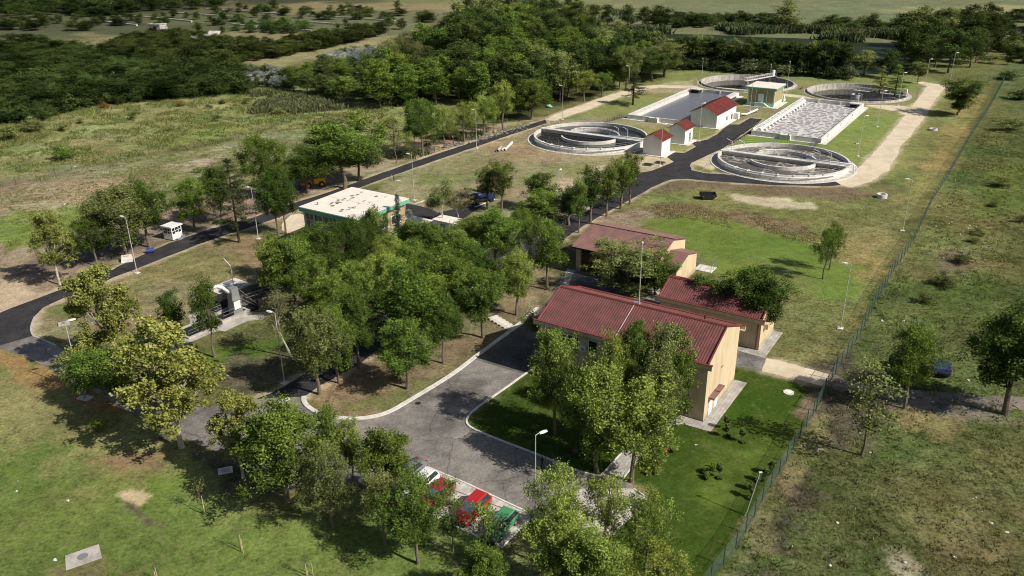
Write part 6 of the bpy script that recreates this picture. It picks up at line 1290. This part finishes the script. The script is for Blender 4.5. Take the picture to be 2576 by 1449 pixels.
gt_ = thing('wire_gate', 'double green wire gate across the gravel path', 'gate', (at(2064,1012)[0], at(2064,1012)[1], 0)); A, B = at(2052,1034.6), at(2101,942); o = A
for k, q in enumerate((A, at(2064,1012.6), at(2072,998), at(2092,955), B)): part('gate_post', MB().cyl(q[0]-at(2064,1012)[0], q[1]-at(2064,1012)[1], .06, 0, 2.4, 8), M['fence_green'], gt_)
O_ = at(2064,1012)
for a, b in ((A, at(2064,1012.6)),(at(2064,1012.6), at(2080,980)),(at(2080,980), at(2092,955)),(at(2092,955), B)):
    a = a-O_; b = b-O_; lf_ = part('gate_leaf', MB().tube([(a[0],a[1],.1),(b[0],b[1],.1),(b[0],b[1],2.0),(a[0],a[1],2.0),(a[0],a[1],.1)], .03, 5).tube([(a[0],a[1],1.05),(b[0],b[1],1.05)], .02, 4), M['fence_green'], gt_); part('gate_mesh', MB().add([(a[0],a[1],.1),(b[0],b[1],.1),(b[0],b[1],2.0),(a[0],a[1],2.0)], [(0,1,2,3)]), M['mesh_green'], lf_)
# ------------------------------------------------------------------ cars
def carpaint(name, c):
    m, t, out = nt(name); b = N(t, 'ShaderNodeBsdfPrincipled'); b.inputs['Base Color'].default_value = (*c,1); b.inputs['Roughness'].default_value = .35; b.inputs['Coat Weight'].default_value = .6; b.inputs['Coat Roughness'].default_value = .08
    n = N(t, 'ShaderNodeTexNoise'); n.inputs['Scale'].default_value = 4; mr = N(t, 'ShaderNodeMapRange'); mr.inputs['To Min'].default_value = .3; mr.inputs['To Max'].default_value = .5; t.links.new(n.outputs[0], mr.inputs['Value']); t.links.new(mr.outputs[0], b.inputs['Roughness'])
    t.links.new(b.outputs[0], out.inputs[0]); return m
M['tyre'] = plain('tyre_rubber', (.018,.018,.018), .85); M['headlight'] = plain('headlight_glass', (.6,.62,.62), .15); M['taillight'] = plain('taillight_red', (.45,.02,.02), .25)
M['screen'] = plain('windscreen_glass', (.10,.12,.15), .08, 0, .9)
def car(label, P, rz, paint, L=4.2, W=1.72, H=1.45, kind='hatch', door_open=False, cat='car'):
    t = thing('parked_car', label, cat, P, rz, 'cars parked on the pale pavers')
    def sec(x, wf, zb, zs, zt, wt): w = W/2*wf; return [(x,-w*.92,zb),(x,-w,zb+.18),(x,-w,zs-.06),(x,-w*wt,zt),(x,w*wt,zt),(x,w,zs-.06),(x,w,zb+.18),(x,w*.92,zb)]
    h = L/2; bon = .82*H/1.45
    lower = [sec(-h,.80,.35,.62,.70,.9),sec(-h+.12,.93,.25,.72,.84,.93),sec(-h+.6,1,.2,.82,.93,.95),sec(-.35*h,1,.2,.85,.93,.96),sec(.25*h,1,.2,.84,.92,.96),sec(.48*h,1,.2,.80,bon+.02,.93),sec(.80*h,.97,.22,.70,bon-.10,.90),sec(h-.08,.88,.28,.58,.64,.88),sec(h,.78,.34,.5,.56,.85)]
    if kind == 'wagon' or kind == 'hatch': lower[1] = sec(-h+.12,.94,.25,.78,.93,.94)
    b = part('body', MB().loft(lower), paint, t, True)
    xb = -h+.22 if kind != 'sedan' else -h+.75; xr = xb+.35 if kind != 'sedan' else xb+.55; w = W/2
    base = [(xb,-w*.90,.90),(.46*h,-w*.90,.88),(.46*h,w*.90,.88),(xb,w*.90,.90)]; top = [(xr,-w*.70,H-.03),(.06*h,-w*.70,H-.01),(.06*h,w*.70,H-.01),(xr,w*.70,H-.03)]
    cab = part('cabin_glass', MB().loft([base, top]), M['glass'], t)
    part('windscreen', MB().add([(.46*h+.02,-w*.82,.91),(.46*h+.02,w*.82,.91),(.07*h+.02,w*.64,H-.03),(.07*h+.02,-w*.64,H-.03)], [(0,1,2,3)]), M['screen'], t)
    part('roof', MB().loft([[(xr-.03,-w*.72,H-.04),(.08*h,-w*.72,H-.02),(.08*h,w*.72,H-.02),(xr-.03,w*.72,H-.04)],[(xr+.08,-w*.60,H+.03),(0,-w*.60,H+.04),(0,w*.60,H+.04),(xr+.08,w*.60,H+.03)]]), paint, t)
    for s in (-1,1):
        mb = MB(); mb.tube([(.455*h,s*w*.90,.88),(.075*h,s*w*.71,H-.02)], .035, 5).tube([(xb,s*w*.90,.90),(xr,s*w*.71,H-.03)], .05, 5)
        q = .12*h*-1; mb.tube([(q,s*w*.91,.9),(q-.05,s*w*.71,H-.03)], .035, 5); part('pillars', mb, paint, t)
        part('wing_mirror', MB().blob((.38*h, s*(w+.1), .95), .11, 3, 1, .1, .8), paint, t)
        part('headlight', MB().box(h-.22,h-.06,s*w*.62-.16,s*w*.62+.16,.58,.70), M['headlight'], t); part('taillight', MB().box(-h-.01,-h+.12,s*w*.66-.12,s*w*.66+.12,.66,.86), M['taillight'], t)
        for x in (-.62*h,.62*h):
            wh = part('wheel', MB().tube([(x,s*(w-.20),.31),(x,s*(w+.01),.31)], .31, 20), M['tyre'], t); part('rim', MB().tube([(x,s*(w+.005),.31),(x,s*(w+.03),.31)], [.20,.17], 12), M['lamp_steel'], wh)
    part('bumper', MB().box(h-.1,h+.03,-w*.74,w*.74,.3,.45), M['black'], t); part('number_plate', MB().box(h+.031,h+.04,-.26,.26,.36,.46), M['white'], t)
    if door_open:
        o = thing('d', None, None); bpy.data.objects.remove(o)
        d = part('open_door', MB().box(-1.05,0,-.03,.03,.3,.92).tube([(-.05,0,.92),(-.35,0,H-.1),(-.95,0,H-.08),(-1.0,0,.92)], .03, 5), paint, t); d.location = (.34*h, w*door_open+.02*door_open, 0); d.rotation_euler = (0,0,-1.05*door_open)
    return t
def gx_(k, a, b): return g(k, a, b, .7)*np.array([1,1,0])
hd = rad(237.5)
car('white hatchback partly under the tree, left of the dark red car', gx_('X',900,500), hd, carpaint('white_paint_car', (.72,.73,.74)), 4.2)
car('dark red car with an open front door', gx_('X',1120,660), hd, carpaint('dark_red_paint', (.26,.022,.028)), 4.3, door_open=1)
car('bright red car with rounded roof under thin branches', gx_('X',1640,860), hd, carpaint('bright_red_paint', (.42,.018,.018)), 4.3, 1.78, 1.6, 'wagon')
car('metallic green car, rightmost in the bay', gx_('X',2040,1090), hd, carpaint('green_paint', (.07,.27,.12)), 4.2)
car('dark grey car with pale roof behind the white one', gx_('X',720,330), hd, carpaint('grey_paint', (.17,.17,.19)), 4.4, kind='sedan')
tr = thing('flat_trailer', 'small grey car trailer with mesh deck at the left end of the bay', 'trailer', g('X',210,500), hd); part('deck', MB().box(-1.5,1.2,-.75,.75,.5,.58), M['grey'], tr)
for s in (-1,1): part('side_board', MB().box(-1.5,1.2,s*.75-.03,s*.75+.03,.58,.9), M['lamp_steel'], tr); part('wheel', MB().tube([(0,s*.8,.3),(0,s*.95,.3)], .3, 16), M['tyre'], tr)
part('drawbar', MB().tube([(1.2,.4,.5),(2.3,0,.45)], .04, 5).tube([(1.2,-.4,.5),(2.3,0,.45)], .04, 5), M['black'], tr)
# loader
M['yellow'] = plain('yellow_machine_paint', (.62,.36,.02), .5)
P = g('M',600,430); ld = thing('yellow_loader', 'yellow wheel loader with wide bucket under the broad dark tree', 'loader', P, rad(200))
part('body', MB().box(-1.9,.3,-.75,.75,.8,1.9).box(-2.1,-1.9,-.6,.6,.7,1.6), M['yellow'], ld); part('cab', MB().box(-.4,.8,-.65,.65,1.2,2.9), M['glass'], ld); part('cab_roof', MB().box(-.5,.95,-.75,.75,2.9,3.02), M['yellow'], ld)
part('front_frame', MB().box(.8,2.0,-.5,.5,.7,1.3), M['yellow'], ld); part('lift_arm', MB().box(1.2,3.2,-.6,-.45,.7,1.1).box(1.2,3.2,.45,.6,.7,1.1), M['yellow'], ld)
part('bucket', MB().extr([(3.1,.15),(4.1,.15),(4.0,.25),(3.25,.3),(3.2,1.1),(3.1,1.15)], 'y', -1.3, 1.3), M['black'], ld)
for x in (-1.2,1.5):
    for s in (-1,1): wh = part('wheel', MB().tube([(x,s*.65,.62),(x,s*1.05,.62)], .62, 20), M['tyre'], ld); part('rim', MB().tube([(x,s*1.04,.62),(x,s*1.08,.62)], .3, 12), M['yellow'], wh)
part('rear_arm', MB().tube([(-1.9,0,1.4),(-2.8,0,2.6),(-3.8,0,1.6)], .14, 6), M['yellow'], ld)
# blue tank truck
P = g('Z',2475,300); tk = thing('blue_tank_truck', 'dark blue tank truck parked behind the birches', 'truck', P, rad(30)); tk.scale = (.85,.85,.8)
part('tank', MB().tube([(-2.6,0,1.9),(-2.4,0,1.9),(1.6,0,1.9),(1.8,0,1.9)], [.55,.75,.75,.55], 20), M['navy'], tk, True); part('chassis', MB().box(-2.8,3.9,-.55,.55,.6,.9), M['black'], tk)
part('cab', MB().loft([[(2.1,-1.05,.8),(3.9,-1.05,.8),(3.9,1.05,.8),(2.1,1.05,.8)],[(2.1,-1.05,2.0),(3.95,-1.05,2.0),(3.95,1.05,2.0),(2.1,1.05,2.0)],[(2.15,-.95,2.75),(3.6,-.95,2.75),(3.6,.95,2.75),(2.15,.95,2.75)]]), M['navy'], tk)
part('windscreen', MB().add([(3.965,-.9,2.0),(3.965,.9,2.0),(3.65,.85,2.68),(3.65,-.85,2.68)], [(0,1,2,3)]), M['glass'], tk)
for x in (-1.8,-.7,3.0):
    for s in (-1,1): part('wheel', MB().tube([(x,s*.75,.5),(x,s*1.1,.5)], .5, 18), M['tyre'], tk)
fr = thing('farm_trailer', 'grey flat trailer standing behind the blue tank truck', 'trailer', g('Z',2370,225), rad(150)); part('deck', MB().box(-2,2,-1,1,.8,.95), M['concrete_dark'], fr); part('side_board', MB().box(-2,2,-1.04,-1.002,.8,1.4), M['rustm'] if 'rustm' in M else M['brown'], fr)
for x in (-1,1):
    for s in (-1,1): part('wheel', MB().tube([(x,s*.8,.4),(x,s*1.0,.4)], .4, 16), M['tyre'], fr)
# ------------------------------------------------------------------ small things
bb = thing('blue_barrel', 'blue plastic barrel lying beside the asphalt road', 'barrel', (*g('L',1515,1095)[:2],.42), rad(25)); part('drum', MB().tube([(-.65,0,0),(-.6,0,0),(-.22,0,0),(-.2,0,0),(.2,0,0),(.22,0,0),(.6,0,0),(.65,0,0)], [.36,.42,.42,.44,.44,.42,.42,.36], 18), M['barrel'], bb, False); part('drum_lid', MB().tube([(-.655,0,0),(-.67,0,0)], .2, 12), M['black'], bb)
cb = thing('concrete_trough', 'white concrete block with sloping top beside the road lamp', 'trough', g('L',1280,1180), rad(20)); part('block', MB().add([(-.9,-.65,0),(.9,-.65,0),(.9,.65,0),(-.9,.65,0),(-.7,-.5,.8),(.7,-.5,.8),(.75,.5,.95),(-.75,.5,.95)], [(3,2,1,0),(0,1,5,4),(1,2,6,5),(2,3,7,6),(3,0,4,7),(4,5,6,7)]), M['concrete_light'], cb); part('hollow', MB().box(-.4,.4,-.3,.3,.8,.9), M['concrete'], cb)
for k_, a, b, l, h_ in (('D',2218,497,'white concrete ring on bare soil beside the slope',.75),('V',1745,138,'white concrete ring beside the gravel road curve',.5)):
    t = thing('concrete_ring', l, 'ring', g(k_, a, b), 0); part('ring_wall', MB().ring(0,0,.72,.98,0,h_,32), M['concrete_light'], t); part('ring_floor', MB().disc(0,0,.73,.05,24), M['concrete'], t)
for (a, b), l, rz_ in (((1150,0),'',0),):
    pass
pp = [(('M',2430,85),('M',2465,45),.36,'left grey pipe of the three lying on dry grass'),(('M',2470,75),('M',2500,50),.24,'short middle pipe of the three lying on dry grass'),(('M',2500,75),('M',2576,0),.32,'long white pipe of the three lying on dry grass')]
for a, b, r_, l in pp:
    A, B = g(*a), g(*b); A[2] = B[2] = r_; t = thing('concrete_pipe', l, 'pipe', A); d = B-A; m_ = MB(); an_ = math.atan2(d[1], d[0]); L = float(np.hypot(d[0], d[1]))
    tmp = MB().ring(0,0,r_*.82,r_,0,L,24); tmp.v = [(z, x, y) for x, y, z in tmp.v]; o = part('pipe_shell', tmp, M['concrete'] if 'left' in l else M['concrete_light'], t); o.rotation_euler = (0,0,an_)
    part('pipe_bore', MB().tube([(.15,0,0),(.2,0,0)], r_*.83, 20), M['dark'], t).rotation_euler = (0,0,an_)
for a, b, l in (((1850,1408),'A','')[0:1]+((0,'')),): pass
for a, b, l in ((1862,1408,'dark grate cover nearest the front white shed lamp'),(1712,1432,'dark grate cover left of the lamp by the white shed')):
    t = thing('grate_cover', l, 'cover', g('A', a, b), RZ); part('frame', MB().box(-.9,.9,-1.1,1.1,0,.22), M['concrete_dark'], t); part('grate', MB().box(-.8,.8,-1.0,1.0,.222,.27), M['black'], t)
t = thing('manhole_slab', 'square pale concrete slab with round grey cover on the lower lawn', 'manhole', g('Q',672,1298), rad(30)); part('slab', MB().add([(-1.6,-1.15,0),(1.6,-1.05,0),(1.55,1.15,0),(-1.5,1.05,0),(-1.6,-1.15,.1),(1.6,-1.05,.1),(1.55,1.15,.1),(-1.5,1.05,.1)], [(4,5,6,7),(0,1,5,4),(1,2,6,5),(2,3,7,6),(3,0,4,7)]), M['concrete'], t); t.scale = (.88,.88,1); part('manhole_cover', MB().cyl(0,0,.48,.1,.14,24), M['grey'], t)
t = thing('hatch_slab', 'small grey slab in the dark soil left of the parking trees', 'slab', g('Q',1822,600), rad(20)); part('slab', MB().box(-.7,.7,-.5,.5,0,.12), M['concrete_light'], t); part('slab_lid', MB().box(-.4,.4,-.3,.3,.122,.15), M['concrete'], t)
t = thing('manhole_slab', 'small white hatch set in the green office lawn', 'manhole', g('W',422,1250), rad(10)); part('slab', MB().cyl(0,0,.62,0,.1,8), M['concrete_light'], t); part('manhole_cover', MB().cyl(0,0,.3,.1,.13,16), M['white'], t)
t = thing('manhole_slab', 'flat grey block on the left corner lawn', 'manhole', g('N',645,688), rad(30)); part('slab', MB().box(-.7,.7,-.5,.5,0,.22), M['concrete'], t); part('manhole_cover', MB().cyl(0,0,.3,.22,.25,16), M['grey'], t)
t = thing('manhole_cover', 'round iron manhole cover in the asphalt yard', 'manhole', g('O',1650,1140)+np.array([0,0,.016])); part('ring', MB().ring(0,0,.34,.42,0,.01,24), M['concrete_dark'], t); part('lid', MB().cyl(0,0,.335,0,.008,20), M['black'], t)
t = thing('control_cabinet', 'white control cabinet on a post below the yellow plane trees', 'cabinet', g('N',855,1430), rad(-20)); part('post', MB().box(-.12,.12,-.12,.12,0,1.0), M['steel'], t); part('cabinet', MB().box(-.45,.45,-.3,.3,1.0,2.0), M['white'], t); part('base', MB().box(-.8,.8,-.5,.5,0,.1), M['concrete_light'], t); part('cabinet_roof', MB().box(-.52,.52,-.38,.38,2.0,2.08), M['lamp_steel'], t)
t = thing('hydrant', 'blue hydrant post with pale slab on the central dry grass', 'hydrant', g('M',1388,370)); part('post', MB().cyl(0,0,.09,0,1.1,8), M['blue'], t); part('marker', MB().box(-.45,-.35,-.05,.05,0,1.3), M['stake'], t); part('slab', MB().box(.6,1.4,-.3,.3,0,.08), M['concrete_light'], t)
t = thing('valve_post', 'small grey valve stand on the lawn beside the tall lamp', 'valve', g('V',1050,262)); part('slab', MB().box(-.4,.4,-.4,.4,0,.2), M['concrete_light'], t); part('valve', MB().cyl(0,0,.1,.2,.8,8).tube([(-.3,0,.7),(.3,0,.7)], .05, 6), M['grey'], t)
t = thing('turquoise_bag', 'pale turquoise bag lying at the woodland edge', 'bag', g('A',462,705)); part('sack', MB().blob((0,0,.4), .8, 5, 2, .5, .55), plain('turquoise_cloth', (.25,.5,.47), .7), t, True); part('sack_fold', MB().blob((.7,.2,.2), .4, 7, 1, .5, .5), M['white'], t, True)
# debris in the fields
rr = random.Random(12); mb = MB()
for x, y in [(2018,1122),(2030,1118),(2190,1141),(2186,1137),(2450,1254),(2470,1287),(2490,1314),(2532,1340),(2405,1398),(2403,1405),(2120,1132),(2062,1130),(2350,572),(2400,455),(2420,590),(2436,567),(2390,560),(2378,545),(2440,572),(2455,573),(2370,648),(2480,622),(2220,808),(2272,810),(2305,815),(2138,962),(2142,957),(2118,960),(2135,968),(2180,965),(2310,925),(2440,960),(2300,1000),(2165,1090),(1990,1372),(2102,1315),(2085,1420),(2280,1418),(42,1210),(40,1235),(173,1258),(138,1408),(290,430),(300,420),(270,433),(263,436),(430,407),(520,497),(690,470),(165,515),(190,420),(1230,345),(1180,342),(1160,348),(1110,368),(1250,330),(1750,1120)]:
    for _ in range(rr.randint(1,2)):
        P = at(x+rr.uniform(-6,6), y+rr.uniform(-3,3)); r_ = rr.uniform(.05,.15)*(1+P[1]/220); mb.blob((P[0],P[1],r_*.25), r_, rr.random()*9, 1, .7, .5)
tag(part('litter', mb, M['concrete_light']), 'scraps of pale rubble and litter strewn over the fields', 'litter', None, 'stuff')
mb = MB()
for _ in range(260):
    P = at(rr.uniform(1060,1330), 0) if False else at(*[(1060+270*q_+rr.gauss(0,9), 385-70*q_+rr.gauss(0,3)) for q_ in [rr.random()]][0]); mb.blob((P[0],P[1],.05), rr.uniform(.15,.5), rr.random()*9, 1, .7, .5)
tag(part('rubble', mb, M['concrete_dark']), 'broken grey rubble lying under the roadside row of trees', 'rubble', None, 'stuff')
# ------------------------------------------------------------------ person (one skinned body)
def person(label, P, rz, shirt=(.018,.018,.02), pose=1):
    t = thing('person', label, 'person', P, rz)
    skin = plain('skin', (.42,.24,.16), .6); blk = surf('clothing', shirt, tuple(x*.6 for x in shirt), .85, 6); hair = plain('dark_hair', (.03,.018,.012), .8)
    J = [(0,0,.95,.135),(0,0,1.12,.135),(0,0,1.32,.16),(0,0,1.45,.08),(0,.01,1.52,.055),(0,.02,1.62,.095),(0,.02,1.70,.095),(0,.01,1.76,.06),
         (.09,0,.88,.10),(.11,.02,.50,.065),(.12,-.02,.10,.045),(.12,.10,.035,.035),(-.09,0,.88,.10),(-.12,.0,.50,.065),(-.13,-.03,.10,.045),(-.13,.09,.035,.035),
         (.19,0,1.40,.06),(.27,.10,1.16,.047),(.12,.30,1.40,.035),(.07,.33,1.52,.03),(-.19,0,1.40,.06),(-.29,.10,1.18,.047),(-.12,.30,1.42,.035),(-.07,.33,1.53,.03)]
    E_ = [(0,1),(1,2),(2,3),(3,4),(4,5),(5,6),(6,7),(0,8),(8,9),(9,10),(10,11),(0,12),(12,13),(13,14),(14,15),(2,16),(16,17),(17,18),(18,19),(2,20),(20,21),(21,22),(22,23)]
    for c_ in (19,23):
        for k in range(5):
            s = J[c_]; sg = 1 if c_ == 19 else -1; J.append((s[0]+(-.02*k+.04)*sg*.6, s[1]+.05-.008*abs(k-2), s[2]+.035-.012*k, .008)); E_.append((c_, len(J)-1))
    me = bpy.data.meshes.new('body'); me.from_pydata([j[:3] for j in J], E_, []); o = link('body', me, t)
    sk = o.modifiers.new('Skin', 'SKIN'); 
    for i, j in enumerate(J): me.skin_vertices[0].data[i].radius = (j[3], j[3]*.85)
    me.skin_vertices[0].data[0].use_root = True; sb = o.modifiers.new('Sub', 'SUBSURF'); sb.levels = 1; sb.render_levels = 2
    me.materials.append(blk)
    part('face', MB().blob((0,.06,1.66), .088, 2, 2, .05, 1.2).blob((0,.155,1.655), .018, 1, 1, .1), skin, t, True); part('hair', MB().blob((0,-.005,1.71), .108, 3, 2, .1, .95), hair, t, True)
    for s in (-1,1): part('hand', MB().blob((s*.07,.345,1.54), .042, 4, 2, .15, 1.2), skin, t, True); part('shoe', MB().blob((s*.125,.05,.045), .10, 5, 2, .1, .5), blk, t, True)
    if not pose: return
    c = thing('camera', 'small black camera held up by the person in the yard', 'camera', (P[0]+math.cos(rz+PI/2)*.42, P[1]+math.sin(rz+PI/2)*.42, 1.56), rz); part('camera_body', MB().box(-.07,.07,-.03,.03,-.045,.045), M['black'], c); part('lens', MB().tube([(0,.03,0),(0,.11,0)], .032, 12), M['dark'], c)
person('person in black clothes standing in the yard holding a camera to the face', at(1365,1185)+np.array([0,0,.02]), rad(-35))

person('person in pale clothes standing on the far verge between the thin trees', g('M',45,632), rad(160), (.55,.55,.58), 0)
# ------------------------------------------------------------------ world, sun, camera
w = bpy.data.worlds.new('World'); scene.world = w; w.use_nodes = True; t = w.node_tree; bg = t.nodes['Background']; sky = t.nodes.new('ShaderNodeTexSky'); sky.sky_type = 'NISHITA'; sky.sun_disc = False
SE, SA = rad(41), rad(-30)
sky.sun_elevation = SE; sky.sun_rotation = PI/2-SA; sky.air_density = 1.2; sky.dust_density = 2.; t.links.new(sky.outputs[0], bg.inputs[0]); bg.inputs[1].default_value = .065
sd = bpy.data.lights.new('sun', 'SUN'); sd.energy = 5.6; sd.angle = rad(.55); sd.color = (1, .93, .82); so = bpy.data.objects.new('sun', sd); col.objects.link(so)
dv = Vector((math.cos(SE)*math.cos(SA), math.cos(SE)*math.sin(SA), math.sin(SE))); so.rotation_euler = dv.to_track_quat('Z', 'Y').to_euler(); so.location = dv*200
cam = bpy.data.cameras.new('Camera'); cam.sensor_width = 36; cam.lens = CF*36/2576; cam.clip_end = 12000; cam.clip_start = .5
co = bpy.data.objects.new('Camera', cam); col.objects.link(co); mw = Matrix(((RX[0],UX[0],-FX[0],0),(RX[1],UX[1],-FX[1],0),(RX[2],UX[2],-FX[2],CH),(0,0,0,1))); co.matrix_world = mw
scene.camera = co; scene.view_settings.view_transform = 'Standard'; scene.view_settings.look = 'None'; scene.view_settings.exposure = 0; scene.view_settings.gamma = 1
scene.cycles.filter_width = 1.05; scene.cycles.max_bounces = 5; scene.cycles.transparent_max_bounces = 12
